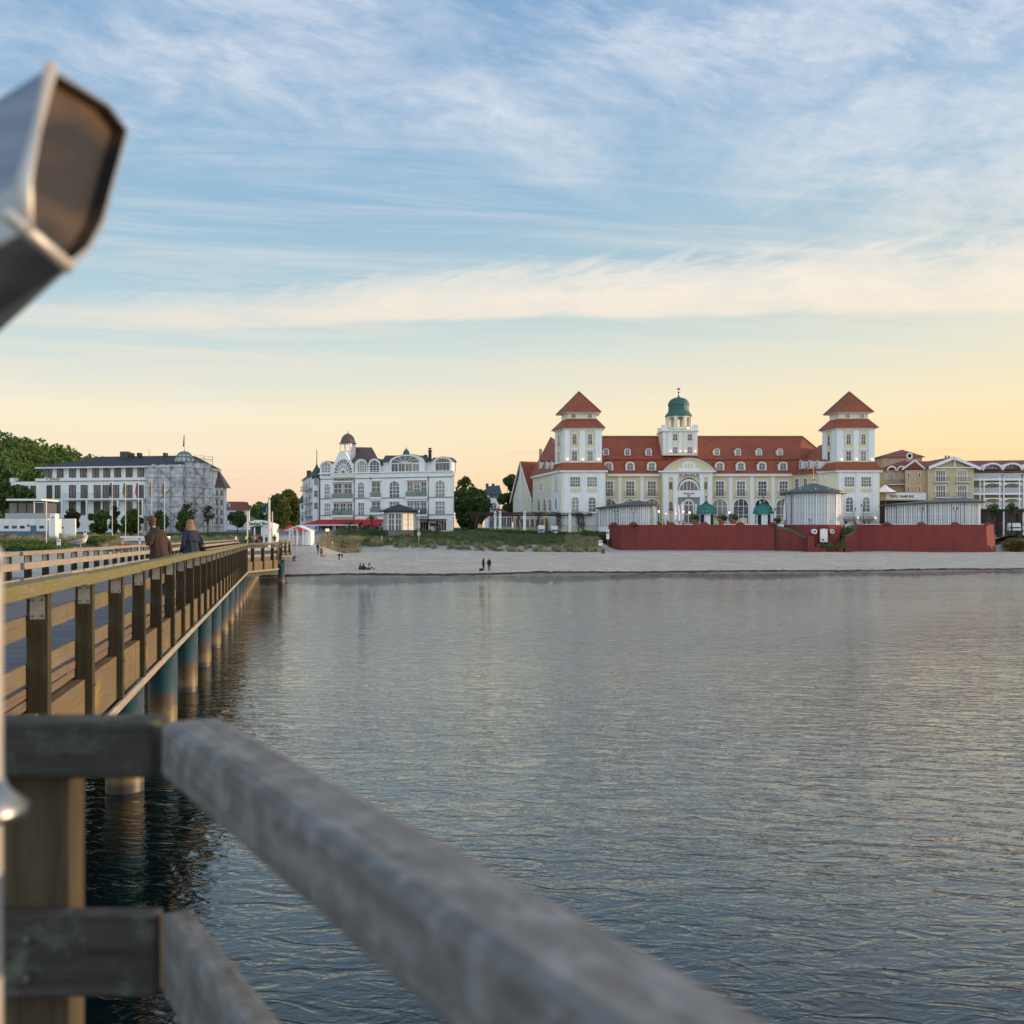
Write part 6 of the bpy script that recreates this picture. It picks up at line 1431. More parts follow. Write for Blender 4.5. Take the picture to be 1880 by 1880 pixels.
# ---------------------------------------------------------------- yellow hotel on the right
def yellow_hotel():
    q = lambda x: 1540 + x / 5.53; v = lambda y: 780 + y / 5.53
    Y0 = 238; f = Facade(1704, Y0, 1789, Y0); t = thing('yellow_hotel', 'pale yellow hotel with red roofs, gables and arcaded balconies right of the spa hall', 'hotel', (f.a.x, Y0, TZ))
    X = lambda x, Y=Y0: wx(q(x), Y); Z = lambda y, Y=Y0: wz(v(y), Y); zb = 5.0
    mb = MB(); mb.box(X(905), X(1372), Y0, Y0 + 14, zb, Z(440)); mb.build('wall', M_['hotel_yellow'], t)
    mb = MB(); mb.prism_y([(X(905), Z(440)), (X(1372), Z(440)), (X(1150), Z(350))], Y0, Y0 + 14); mb.build('gable_wall', M_['hotel_yellow'], t)
    for a, b in (((895, 442), (1152, 340)), ((1420, 450), (1150, 340))):
        x0, x1, z0, z1 = X(a[0]), X(b[0]), Z(a[1]), Z(b[1]); 
        mb = MB(); o = [(x0, z0 - .05), (x1, z1 - .05), (x1, z1 + .35), (x0, z0 + .35)]; mb.prism_y(o if a[0] < b[0] else o[::-1], Y0 - 1.0, Y0 + 14); mb.build('gable_roof', M_['tile_maroon'], t)
        mb = MB(); o = [(x0, z0 - .3), (x1, z1 - .3), (x1, z1 + .40), (x0, z0 + .40)]; mb.prism_y(o if a[0] < b[0] else o[::-1], Y0 - 1.12, Y0 - 1.0); mb.build('bargeboard', M_['white_trim'], t)
    mb = MB(); mb.box(X(1155), X(1163), Y0 - 1.1, Y0 - .9, Z(436), Z(350)); mb.box(X(960), X(1380), Y0 - 1.1, Y0 - .9, Z(440), Z(432)); mb.build('gable_truss', M_['white_trim'], t)
    for px in (1140, 1172): mb = MB(); mb.lathe([(.2, 0), (.15, .7), (.28, .75), (.1, 1.1)], (X(px), Y0 + 3, Z(348)), 8); mb.build('chimney_pot', M_['tile_maroon'], t)
    for x in (1033, 1250):
        for y0, y1 in ((465, 572), (618, 728)):
            fwin(t, f, q(x - 45), q(x + 45), v(y0), v(y1), nx=4, ny=2, b=.2, bar=.12); balcony(t, f, q(x - 72), q(x + 75), v(y1 - 36), v(y1 + 6), 1.0, bars=12)
    # arcaded wing to the right
    f2 = Facade(1788, Y0 + 4, 1960, Y0 + 1); M = f2.M; 
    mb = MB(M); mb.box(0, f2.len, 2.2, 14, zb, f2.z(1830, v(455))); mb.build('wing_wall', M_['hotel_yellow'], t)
    mb = MB(M); mb.box(-.5, f2.len, 1.2, 2.15, zb, f2.z(1830, 936)); mb.build('arcade_shade_box', mat('arcade_box_shade', (.04, .04, .042), .6), t)  # solid near-black box stands in for the shade below the balconies
    zr, ze = f2.z(1830, v(342)), f2.z(1830, v(462))
    mb = MB(M); mb.hull([(-14, -.8, ze), (f2.len, -.8, ze), (f2.len, 16, ze), (-14, 16, ze)], [(-14, 6.5, zr), (f2.len, 6.5, zr), (f2.len, 8.5, zr), (-14, 8.5, zr)]); mb.build('wing_roof', M_['tile_maroon'], t)
    for k in range(4):
        px = 1820.5 + 36 * k; u = f2.u(px); Mw = f2.at(px, v(462))
        mb = MB(Mw); o = outline('half', 4.7, 1.75, 14); i = outline('half', 3.9, 1.35, 14); mb.hull([(x, -1.0, z) for x, z in o] + [(x, -1.0, z) for x, z in i[::-1]], [(x, 4, z) for x, z in o] + [(x, 4, z) for x, z in i[::-1]]); d = mb.build('arched_dormer', M_['white_trim'], t)
        window(d, Mw @ Matrix.Translation((.3, .2, .05)), 3.4, 1.25, style='half', nx=4, ny=1, b=.1)
        window(d, f2.at(px, v(560)) @ Matrix.Translation((0, 2.1, 0)), 2.6, 2.0, nx=3, ny=1, b=.12, gm=M_['glass_curtain'])
        for y in (545, 690, 840):
            z = f2.z(px, v(y)); mb = MB(M); mb.box(u - 2.35 - (0 if k else 2), u + 2.35, -.9, -.82, z, z + 1.05); mb.build('balustrade', mat('lattice', (.52, .54, .56), .6, (.30, .31, .33), 8, stretch=(3, 3, .4)) if 'lattice' not in M_ else M_['lattice'], t)
            mb = MB(M); mb.box(u - 2.4 - (0 if k else 2), u + 2.4, -1.0, 2.2, z - .5, z - .02); mb.build('balcony_slab', M_['white_trim'], t)
            mb = MB(M); mb.box(u - 2.35 - (0 if k else 2), u + 2.35, -.95, -.78, z + 1.05, z + 1.14); mb.build('handrail', M_['white_trim'], t)
        for y in (590, 745):
            z = f2.z(px, v(y)); hw = 1.9; mb = MB(M)
            o = [(u + hw * 1.1, z + .05), (u - hw * 1.1, z + .05)] + [(u - hw * math.cos(math.pi * j / 10), z - .95 + .8 * math.sin(math.pi * j / 10)) for j in range(11)]
            mb.prism_y(o, -.9, -.7); mb.build('arch_bracket', M_['white_trim'], t)
            window(t, M @ Matrix.Translation((u - 1.0, 2.15, z - 2.9)), 1.3, 2.2, nx=2, ny=1, b=.1, gm=M_['glass_dark'])
            window(t, M @ Matrix.Translation((u + 1.0, 2.15, z - 2.9)), 1.3, 2.2, nx=2, ny=1, b=.1, gm=M_['glass_curtain'])
        for dx in (-2.85, -1.95):
            mb = MB(M); mb.box(u + dx - .13, u + dx + .13, -1.02, -.78, zb, f2.z(px, v(530))); mb.build('column', M_['white_trim'], t)
        mb = MB(M); mb.tube([(u - 2.4 + .28 * math.cos(R(a)), -.9, f2.z(px, v(608)) + .28 * math.sin(R(a))) for a in range(0, 361, 30)], .05, 4); mb.build('ring_ornament', M_['white_trim'], t)
    # links towards the spa hall
    fm = Facade(1662, Y0 + 2, 1704, Y0 + 1); mb = MB(fm.M); mb.box(0, fm.len, 0, 10, zb, wz(862, Y0)); mb.build('link_wall', M_['tan_wall'], t)
    ua = fm.u(1679); mb = MB(fm.M); za = fm.z(1679, 846); zc = fm.z(1679, 861.5); mb.prism_y([(-.6, zc), (fm.len + .2, zc), (fm.len + .2, zc + .2), (ua, za), (-.6, zc + .2)], -.1, 10); mb.build('link_roof', M_['tile_maroon'], t)
    for a, b in (((-.8, zc - .1), (ua, za)), ((fm.u(1698), zc), (ua, za))):
        mb = MB(fm.M); mb.tube([(a[0], -.4, a[1]), (b[0], -.4, b[1])], .22, 4); mb.build('bargeboard', M_['white_trim'], t)
    for px, y in ((1668, 868), (1688, 868), (1668, 893), (1688, 893)): fwin(t, fm, px - 1.6, px + 1.6, y, y + 8, nx=1, ny=1, b=.12)
    fl = Facade(1612, Y0 + 6, 1664, Y0 + 4); mb = MB(fl.M); mb.box(0, fl.len, 0, 10, zb, wz(862, Y0 + 5)); mb.build('link_wall', M_['tan_wall'], t)
    mb = MB(fl.M); z = wz(862, Y0 + 5); mb.hull([(-.5, -.6, z), (fl.len + .3, -.6, z), (fl.len + .3, 10, z), (-.5, 10, z)], [(2, 5, z + .6), (fl.len, 3.5, wz(843, Y0 + 5)), (fl.len, 6, wz(843, Y0 + 5)), (2, 6, z + .6)]); mb.build('link_roof', M_['tile_maroon'], t)
    for px in (1637, 1655):
        Mw = fl.at(px, 864.5); mb = MB(Mw); o = outline('half', 2.2, 1.2, 12); i = outline('half', 1.6, .8, 12); mb.hull([(x, -.8, zz) for x, zz in o] + [(x, -.8, zz) for x, zz in i[::-1]], [(x, 2, zz) for x, zz in o] + [(x, 2, zz) for x, zz in i[::-1]]); mb.build('arched_dormer', M_['white_trim'], t)
        fwin(t, fl, px - 3.4, px + 3.4, 870, 882, nx=3, ny=1, b=.1)
    for px in (1626,): fwin(t, fl, px - 2, px + 2, 872, 881, nx=2, ny=1, b=.1)
    balcony(t, fl, 1631, 1661, 881, 889, 1.3, bars=16)
    Yk = Y0 + 16; mb = MB(); mb.box(wx(1620, Yk), wx(1693, Yk), Yk, Yk + 8, 8, wz(839, Yk)); mb.build('rear_block', M_['tan_wall'], t)
    mb = MB(); z = wz(839, Yk); mb.cone([(wx(1615, Yk), Yk - .7, z), (wx(1698, Yk), Yk - .7, z), (wx(1698, Yk), Yk + 9, z), (wx(1615, Yk), Yk + 9, z)], (wx(1656, Yk + 4), Yk + 4, wz(825.5, Yk + 4))); mb.build('rear_roof', M_['tile_maroon'], t)
    mb = MB(W(1669.8, 837, Y0 + 2) and Matrix.Translation(W(1669.8, 837, Y0 + 2)) @ Matrix.Rotation(R(90), 4, 'X')); mb.lathe([(.42, -.1), (.42, .1), (.72, .1), (.72, -.1), (.42, -.1)], (0, 0, 0), 20); mb.build('round_ornament', M_['white_trim'], t)
    # entrance block with sign
    Ye = 226; e = thing('entrance_block', 'flat roofed entrance block with a long white name sign over a dark doorway', 'building', (wx(1655, Ye), Ye, TZ))
    mb = MB(); mb.box(wx(1616.5, Ye), wx(1700, Ye), Ye, Ye + 10, wz(919, Ye), wz(904, Ye)); mb.build('fascia_wall', M_['tan_wall'], e)
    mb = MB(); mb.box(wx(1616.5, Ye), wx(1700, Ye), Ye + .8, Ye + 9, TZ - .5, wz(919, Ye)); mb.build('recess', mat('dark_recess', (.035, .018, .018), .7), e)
    mb = MB(); mb.box(wx(1625.5, Ye), wx(1685, Ye), Ye - .15, Ye, wz(917, Ye), wz(905.3, Ye)); s = mb.build('sign_board', M_['white_trim'], e)
    mb = MB(); mb.box(wx(1685.3, Ye), wx(1700, Ye), Ye - .1, Ye, wz(917.5, Ye), wz(905.3, Ye)); mb.build('side_panel', M_['white_clap'], e)
    text('TRAVEL CHARME BINZ', .80, Matrix.Translation((wx(1655.5, Ye), Ye - .17, wz(913.6, Ye))), s, M_['letter_bronze'], sx=.66, font_bold=.02)
    Yt = 224; te = thing('tent', 'white peaked tent roof behind the right tower', 'tent', (wx(1630, Yt), Yt, TZ)); mb = MB(); c = (wx(1630, Yt), Yt)
    rg = [(c[0] + 2.6 * math.cos(math.pi / 4 * k), c[1] + 1.6 + 2.6 * math.sin(math.pi / 4 * k), wz(903.5, Yt)) for k in range(8)]; mid_ = [(c[0] + 1.0 * math.cos(math.pi / 4 * k), c[1] + 1.6 + 1.0 * math.sin(math.pi / 4 * k), wz(895.5, Yt)) for k in range(8)]
    mb.hull(rg, mid_); mb.cone(mid_, (c[0], c[1] + 1.6, wz(889, Yt))); mb.build('canopy', mat('tent_white', (.78, .79, .84), .6), te); mb = MB(); mb.lathe([(.05, 0), (.05, wz(884, Yt) - TZ)], (c[0], c[1] + 1.6, TZ), 6); mb.build('mast', M_['grey_iron'], te)
yellow_hotel()

# ---------------------------------------------------------------- villa, red pavilion, trees, woods
def background():
    Yv = 285; t = thing('villa', 'white villa with grey gabled roof between two trees, arched window', 'villa', (wx(905, Yv), Yv, 7))
    mb = MB(); mb.box(wx(890, Yv), wx(919, Yv), Yv, Yv + 9, 6, wz(905, Yv)); mb.build('wall', M_['white_wall'], t)
    mb = MB(); mb.hull([(wx(881, Yv), Yv - .8, wz(908, Yv)), (wx(922, Yv), Yv - .8, wz(908, Yv)), (wx(922, Yv), Yv + 10, wz(908, Yv)), (wx(881, Yv), Yv + 10, wz(908, Yv))], [(wx(896, Yv), Yv + 2, wz(892, Yv)), (wx(917, Yv), Yv + 2, wz(890, Yv)), (wx(917, Yv), Yv + 6, wz(890, Yv)), (wx(896, Yv), Yv + 6, wz(892, Yv))]); mb.build('roof', M_['metal_roof'], t)
    for px in (894, 905): mb = MB(); mb.box(wx(px - 2.5, Yv), wx(px + 2.5, Yv), Yv + 2, Yv + 3, wz(895, Yv), wz(887, Yv)); mb.build('chimney', M_['copper_dark'], t)
    fv = Facade(890, Yv, 919, Yv); fwin(t, fv, 901, 911, 923, 937, style='arch', nx=2, ny=2, b=.3); fwin(t, fv, 898, 913, 908, 914, nx=3, ny=1, b=.1, gm=M_['glass_dark'])
    Yr = 230; t = thing('cafe_pavilion', 'low cafe pavilion with a red hipped roof behind the pergola', 'pavilion', (wx(920, Yr), Yr, 6.2))
    mb = MB(); mb.cone([(wx(894, Yr), Yr, wz(945, Yr)), (wx(943, Yr), Yr, wz(945, Yr)), (wx(943, Yr), Yr + 6, wz(945, Yr)), (wx(894, Yr), Yr + 6, wz(945, Yr))], (wx(914, Yr), Yr + 3, wz(931.5, Yr))); mb.build('roof', M_['tile_maroon'], t)
    mb = MB(); mb.box(wx(897, Yr), wx(940, Yr), Yr + .6, Yr + 5.5, 5.5, wz(945, Yr)); mb.build('wall', M_['loggia_shade'], t)
    fr = Facade(897, Yr + .6, 940, Yr + .6)
    for px in (903, 914, 925, 935): fwin(t, fr, px - 4, px + 4, 950, 966, nx=2, ny=1, b=.1, gm=M_['glass_dark'])
    # a low hall behind the pergola
    Yr = 232; t = thing('cafe_hall', 'flat roofed glazed cafe front under the right half of the pergola', 'building', (wx(985, Yr), Yr, 6.2))
    mb = MB(); mb.box(wx(944, Yr), wx(1002, Yr), Yr, Yr + 4, 5.5, wz(950, Yr)); mb.build('wall', M_['tan_wall'], t); fr = Facade(944, Yr, 1002, Yr)
    for k in range(6): fwin(t, fr, 947 + 9 * k, 953.5 + 9 * k, 953, 967, nx=1, ny=1, b=.1, gm=M_['glass_curtain' if k % 2 else 'glass'])
    T = lambda lab, px, Yd, z, pytop, wpx, **k: tree(lab, (wx(px, Yd), Yd, z), wz(pytop, Yd) - z, wpx / 2 * Yd / F, **k)
    T('large dense dark green tree right of the white beach hotel', 862, 238, 6.2, 896, 72, leaf='leaf_dark', n=12000, trunk_h=.02, seed=2, size=.40, fill=.95)
    T('thin open crowned tree rising above the dense tree beside the beach hotel', 852, 248, 6.3, 872, 36, leaf='leaf_olive', n=900, trunk_h=.5, seed=5, sparse=.9)
    T('dark tree with upright crown left of the gabled annex of the spa hall', 932, 262, 6.5, 870, 42, leaf='leaf_dark', n=7500, trunk_h=.05, seed=8, size=.40, fill=.92)
    T('small dark tree in front of the white villa', 884, 262, 6.4, 925, 26, leaf='leaf_dark', n=1500, trunk_h=.2, seed=9)
    T('big rounded olive green tree behind the entrance pavilion', 527, 320, 6.5, 903, 66, leaf='leaf_olive', n=11000, trunk_h=.02, seed=3, size=.55, fill=.95)
    T('smaller olive tree left of the blue flag', 501, 340, 6.5, 925, 26, leaf='leaf_olive', n=2200, trunk_h=.2, seed=4, size=.55)
    T('dark pine tree left of the entrance pavilion', 436, 214, 5.4, 938, 30, leaf='leaf_dark', n=2600, trunk_h=.3, seed=11)
    T('dark windswept pine behind the glazed beach building', 38, 204, 5.2, 888, 60, leaf='leaf_dark', n=3800, trunk_h=.45, seed=12)
    T('dark pine at the left photo edge by the modern hotel', 6, 206, 5.2, 880, 34, leaf='leaf_dark', n=2500, trunk_h=.4, seed=13)
    T('dark pine between the glazed beach building and the white pylon', 88, 200, 5.0, 918, 30, leaf='leaf_dark', n=2200, trunk_h=.35, seed=14)
    T('bare reddish tree with thin crown left of the wrapped scaffold base', 344, 203, 5.2, 922, 32, leaf='leaf_rust', n=500, trunk_h=.35, seed=15, size=.22)
    T('slim bare tree in front of the wrapped scaffold side', 382, 200, 5.1, 925, 26, leaf='leaf_rust', n=380, trunk_h=.35, seed=16, size=.2)
    for lab, px, w_, top, leaf, n in (('rusty olive shrub, first of the row before the modern hotel', 133, 30, 930, 'leaf_rust', 2200), ('round green shrub, second of the row before the modern hotel', 182, 36, 934, 'leaf_mid', 2800),
            ('tall thin shrub, third of the row before the modern hotel', 210, 20, 925, 'leaf_rust', 900), ('dark green shrub behind the third flagpole, fourth of the row', 240, 40, 935, 'leaf_mid', 3000), ('dark shrub left of the man in the brown coat', 290, 34, 937, 'leaf_dark', 1800), ('dark shrub between the two people on the pier', 337, 32, 940, 'leaf_dark', 2000)):
        T(lab, px, 199, 5.0, top, w_, leaf=leaf, n=n, trunk_h=.0, seed=px, name='shrub', cat='shrub', size=.28, fill=.95)
    # wooded hill
    rnd = random.Random(21)
    hill = lambda X: plin([(-330, 44), (-240, 43), (-205, 38), (-180, 32), (-160, 25), (-145, 18), (-130, 8), (-118, 4)], X)
    me = MB(); xs = [-420 + 20 * i for i in range(19)]; g = []
    for j, (Yd, k) in enumerate(((300, 0), (340, .55), (400, .95), (470, 1.0), (560, .8))):
        g.append([me.pt((x, Yd, 4 + hill(x) * k)) for x in xs])
    for A, B in zip(g, g[1:]):
        for i in range(len(xs) - 1): me.face((A[i], A[i + 1], B[i + 1], B[i]))
    o = me.build('hill', mat('hill_soil', (.05, .07, .025), .95)); attrs(o, kind='structure')
    cb = MB(); 
    for i in range(900):
        X = rnd.uniform(-330, -122); j = rnd.random(); Yd = 310 + 130 * j; k = plin([(300, 0), (340, .55), (400, .95), (470, 1.0)], Yd); z = 4 + hill(X) * k
        if hill(X) < 3: continue
        c = (X, Yd, z + rnd.uniform(.8, 3.2)); r = rnd.uniform(2.2, 4.0); leaf_cloud(cb, c, r, 90, .62, rnd)
    o = cb.build('wood', M_['leaf_wood'], fix=False); attrs(o, 'beech wood covering the hill behind the modern hotel', 'wood', kind='stuff')
    cb = MB(); hh = lambda x: plin([(-170, 17), (-150, 19), (-130, 17), (-100, 11), (-60, 9), (0, 8), (200, 8)], x)
    for i in range(200):
        X = rnd.uniform(-150, -92); Yd = rnd.uniform(540, 600); z = 7 + (wz(924, 560) - 10) * rnd.random() ** .6 * plin([(-150, 1), (-128, 1.0), (-118, .8), (-92, .8)], X); leaf_cloud(cb, (X, Yd, z), 3.5, 70, .9, rnd)
    o = cb.build('wood', M_['leaf_wood'], fix=False); attrs(o, 'distant wooded ridge seen beyond the entrance pavilion and blue flag', 'wood', kind='stuff')
background()
# ---------------------------------------------------------------- promenade, dune, terrace furniture
def entrance_pavilion():
    Ye = 182; t = thing('entrance_pavilion', 'white entrance pavilion with curved roof and the words Seebad Binz over its opening', 'pavilion', (wx(480, Ye), Ye, 4.2))
    x0, x1, x2 = wx(454, Ye), wx(499, Ye), wx(512, Ye + 6); zb, zs, za = 3.6, wz(960, Ye), wz(952.5, Ye)
    def arc(dz, n=14): return [(x0 + (x1 - x0) * k / n, zs + dz + (za - zs) * math.sin(math.pi * (k / n * .8 + .1)) - (za - zs) * .31) for k in range(n + 1)]
    up, lo = arc(0), arc(-.95)
    mb = MB(); mb.hull([(x, Ye - .4, z) for x, z in up] + [(x, Ye - .4, z) for x, z in lo[::-1]], [(x, Ye, z) for x, z in up] + [(x, Ye, z) for x, z in lo[::-1]]); mb.build('fascia_band', M_['white_wall'], t)
    mb = MB(); mb.hull([(x, Ye, z) for x, z in up] + [(x, Ye, z - .2) for x, z in up[::-1]], [(x - .1, Ye + 5, z - .15) for x, z in up] + [(x - .1, Ye + 5, z - .35) for x, z in up[::-1]]); mb.build('roof', M_['white_clap'], t)
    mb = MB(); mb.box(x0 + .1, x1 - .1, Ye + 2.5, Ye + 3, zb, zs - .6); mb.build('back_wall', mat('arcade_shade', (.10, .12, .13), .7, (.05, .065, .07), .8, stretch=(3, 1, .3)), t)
    mb = MB(); mb.box(wx(482, Ye), x1, Ye - .05, Ye + 3, zb, zs - .5); mb.build('side_room', M_['white_clap'], t)
    mb = MB(); mb.prism([(x1 - .05, Ye), (x2, Ye + 6), (x2 - 1, Ye + 7), (x1 - 1, Ye + 4)], zb, zs - .25); mb.build('side_wall', M_['white_clap'], t)
    for px in (455, 468, 481): mb = MB(); x = wx(px, Ye); mb.box(x - .1, x + .1, Ye - .3, Ye - .1, zb, zs - .8); mb.build('post', M_['white_trim'], t)
    text('Seebad Binz', .86, Matrix.Translation((wx(476.5, Ye), Ye - .43, zs - .40)), t, M_['navy'], sx=.86, font_bold=.01)
    Yk = 176; k = thing('market_canopy', 'white gabled canopy with open front right of the flagpole at the beach entrance', 'canopy', (wx(546, Yk), Yk, 3.9))
    a, b, c = wx(522, Yk), wx(546, Yk), wx(568, Yk); z0, z1 = wz(974, Yk), wz(964.5, Yk)
    mb = MB(); mb.prism_y([(a, z0), (b, z1), (c, z0), (c, z0 - .12), (b, z1 - .15), (a, z0 - .12)], Yk, Yk + 5); mb.build('roof', M_['tent_white'], k)
    for px in (531, 545, 556, 566): mb = MB(); mb.box(wx(px, Yk) - .08, wx(px, Yk) + .08, Yk + .1, Yk + .26, 3.2, z0 + .1); mb.build('post', M_['white_trim'], k)
    mb = MB(); mb.box(wx(557, Yk), wx(568, Yk), Yk + 1, Yk + 4.5, 3.2, z0 - .1); mb.build('side_wall', M_['white_clap'], k)
    for px, Yp, w_, lab in ((533, 188, 15, 'dark red market parasol behind the white canopy, left one'), (548, 190, 13, 'dark red market parasol behind the white canopy, right one')):
        pr = thing('parasol', lab, 'parasol', (wx(px, Yp), Yp, 4.3)); r = w_ * Yp / F; mb = MB(); mb.lathe([(r, 0), (r, -.2), (r * .98, .02), (.1, .8), (0, .85)], (wx(px, Yp), Yp, wz(972, Yp)), 8); mb.build('canopy', M_['red_awning'], pr)
        mb = MB(); mb.lathe([(.04, 0), (.04, wz(969, Yp) - 4.0)], (wx(px, Yp), Yp, 4.0), 6); mb.build('pole', M_['pole_white'], pr)
    Ys = 150; s = thing('sign_column', 'tall white lettered sign board on legs with a bin at its foot, at the beach access', 'sign', (wx(535, Ys), Ys, 2.2))
    mb = MB(); mb.box(wx(532, Ys), wx(538.3, Ys), Ys, Ys + .12, wz(1000, Ys), wz(971, Ys)); mb.build('board', M_['pole_white'], s); mb = MB(); x = wx(542.5, Ys); mb.lathe([(.05, 0), (.05, wz(985, Ys) - 2.0)], (x, Ys, 2.0), 6); mb.build('post', M_['grey_iron'], s)
    for y in (975, 979, 983, 988): mb = MB(); mb.box(wx(533, Ys), wx(537.3, Ys), Ys - .02, Ys, wz(y + 1.6, Ys), wz(y, Ys)); mb.build('notice', M_['grey_iron'], s)
    zb = ground(wx(541, 143), 143); s = thing('bin', 'dark squat bin at the foot of the tall white sign board', 'bin', (wx(541, 143), 143, zb)); mb = MB(); mb.lathe([(.26, 0), (.3, .1), (.32, .55), (.2, .7)], (wx(541, 143), 143, zb), 10); mb.build('body', M_['grey_iron'], s); mb = MB(); mb.lathe([(.34, .55), (.34, .6), (.1, .75)], (wx(541, 143), 143, zb), 10); mb.build('lid', M_['black_iron'], s)
entrance_pavilion()

def flags():
    words = ('first', 'second', 'third', 'fourth', 'fifth')
    cols = (('flag_dark', (.05, .04, .06), 'dark'), ('flag_orange', (.32, .19, .06), 'orange'), ('flag_red', (.33, .10, .10), 'red and white'), ('flag_yellow', (.34, .30, .12), 'pale yellow'), ('flag_ochre', (.28, .22, .05), 'ochre'))
    for k, (px, (mn, c, w_)) in enumerate(zip((206, 230.5, 254, 278.5, 302), cols)):
        mat(mn, c, .85, tuple(q * .6 for q in c), 3, stretch=(4, 4, .5)); Y = 180; X = wx(px, Y); z = ground(X, Y); zt = wz(883.5, Y)
        t = thing('flagpole', 'white flagpole, limp %s flag, %s of five from the left before the hotel' % (w_, words[k]), 'flagpole', (X, Y, z), 0, 'flagpoles before the modern hotel')
        mb = MB(); mb.lathe([(.07, -.2), (.055, zt - z), (0, zt - z + .1)], (X, Y, z), 8); mb.build('pole', M_['pole_white'], t)
        mb = MB(); n = 9; idx = []
        for j in range(n + 1):
            q = j / n; zz = zt - .25 - q * 2.6; wd = .12 + .34 * math.sin(q * 2.6 + .4)
            idx.append([mb.pt((X - .08, Y - .02, zz)), mb.pt((X - .08 - wd * .5, Y - .12 * math.sin(q * 9), zz - .05)), mb.pt((X - .08 - wd, Y + .08 * math.sin(q * 7), zz - .12))])
        for A, B in zip(idx, idx[1:]): mb.face((A[0], A[1], B[1], B[0])); mb.face((A[1], A[2], B[2], B[1]))
        o = mb.build('flag', M_[mn], t, smooth=True); sol = o.modifiers.new('s', 'SOLIDIFY'); sol.thickness = .03
    def pole(px, Y, y0, lab, r=.08, m='pole_white', ybot=None):
        X = wx(px, Y); z = ground(X, Y) if ybot is None else wz(ybot, Y); zt = wz(y0, Y); t = thing('pole', lab, 'pole', (X, Y, z)); mb = MB(); mb.lathe([(r * 1.1, -.3), (r, zt - z)], (X, Y, z), 8); mb.build('shaft', M_[m], t); mb = MB(); mb.ball((X, Y, zt + .05), r * 1.3, 8, 5); mb.build('cap', M_[m], t); return t
    pole(85, 165, 922, 'slim white pole standing in the hedge near the white pylon', .085); pole(454, 160, 940, 'slim cream pole left of the Seebad Binz pavilion', .09); pole(500, 160, 941, 'slim grey pole right of the big blue flag', .08)
    Y = 116; X = wx(494, Y); t = thing('flagpole', 'thick cream flagpole with a big blue flag by the end of the pier', 'flagpole', (X, Y, DZ)); zt = wz(915, Y)
    mb = MB(); mb.lathe([(.2, 0), (.2, .25), (.15, .26), (.13, zt - DZ - .1)], (X, Y, DZ), 12); mb.build('pole', M_['rail_pale'] if False else mat('pole_cream', (.72, .66, .50), .5), t); mb = MB(); mb.ball((X, Y, zt), .12, 8, 6); mb.build('finial', M_['brass'], t)
    mat('flag_blue', (.02, .07, .16), .8, (.012, .04, .10), 2); mb = MB(); S = Y / F; L1 = [(-.8, 919.5), (-1.2, 926), (-1.5, 934), (-2, 941), (-5, 947)]; L2 = [(-4.5, 925), (-8, 930), (-11.5, 936.5), (-12, 942), (-10, 944)]
    rows = []
    for (a, ya), (b, yb) in zip(L1, L2):
        r_ = []
        for j in range(7): q = j / 6; r_.append(mb.pt((X + (a + (b - a) * q) * S, Y + .16 * math.sin(q * 9 + ya), wz(ya + (yb - ya) * q, Y))))
        rows.append(r_)
    for k, (A, B) in enumerate(zip(rows, rows[1:])):
        for j in range(6): mb.face((A[j], A[j + 1], B[j + 1], B[j]), 1 if (k == 3 and j in (1, 2, 3, 4)) or (k == 1 and j == 2) or (k == 2 and j == 1) else 0)
    o = mb.build('flag', [M_['flag_blue'], M_['white_cloth']], t, smooth=True); sol = o.modifiers.new('s', 'SOLIDIFY'); sol.thickness = .03
flags()

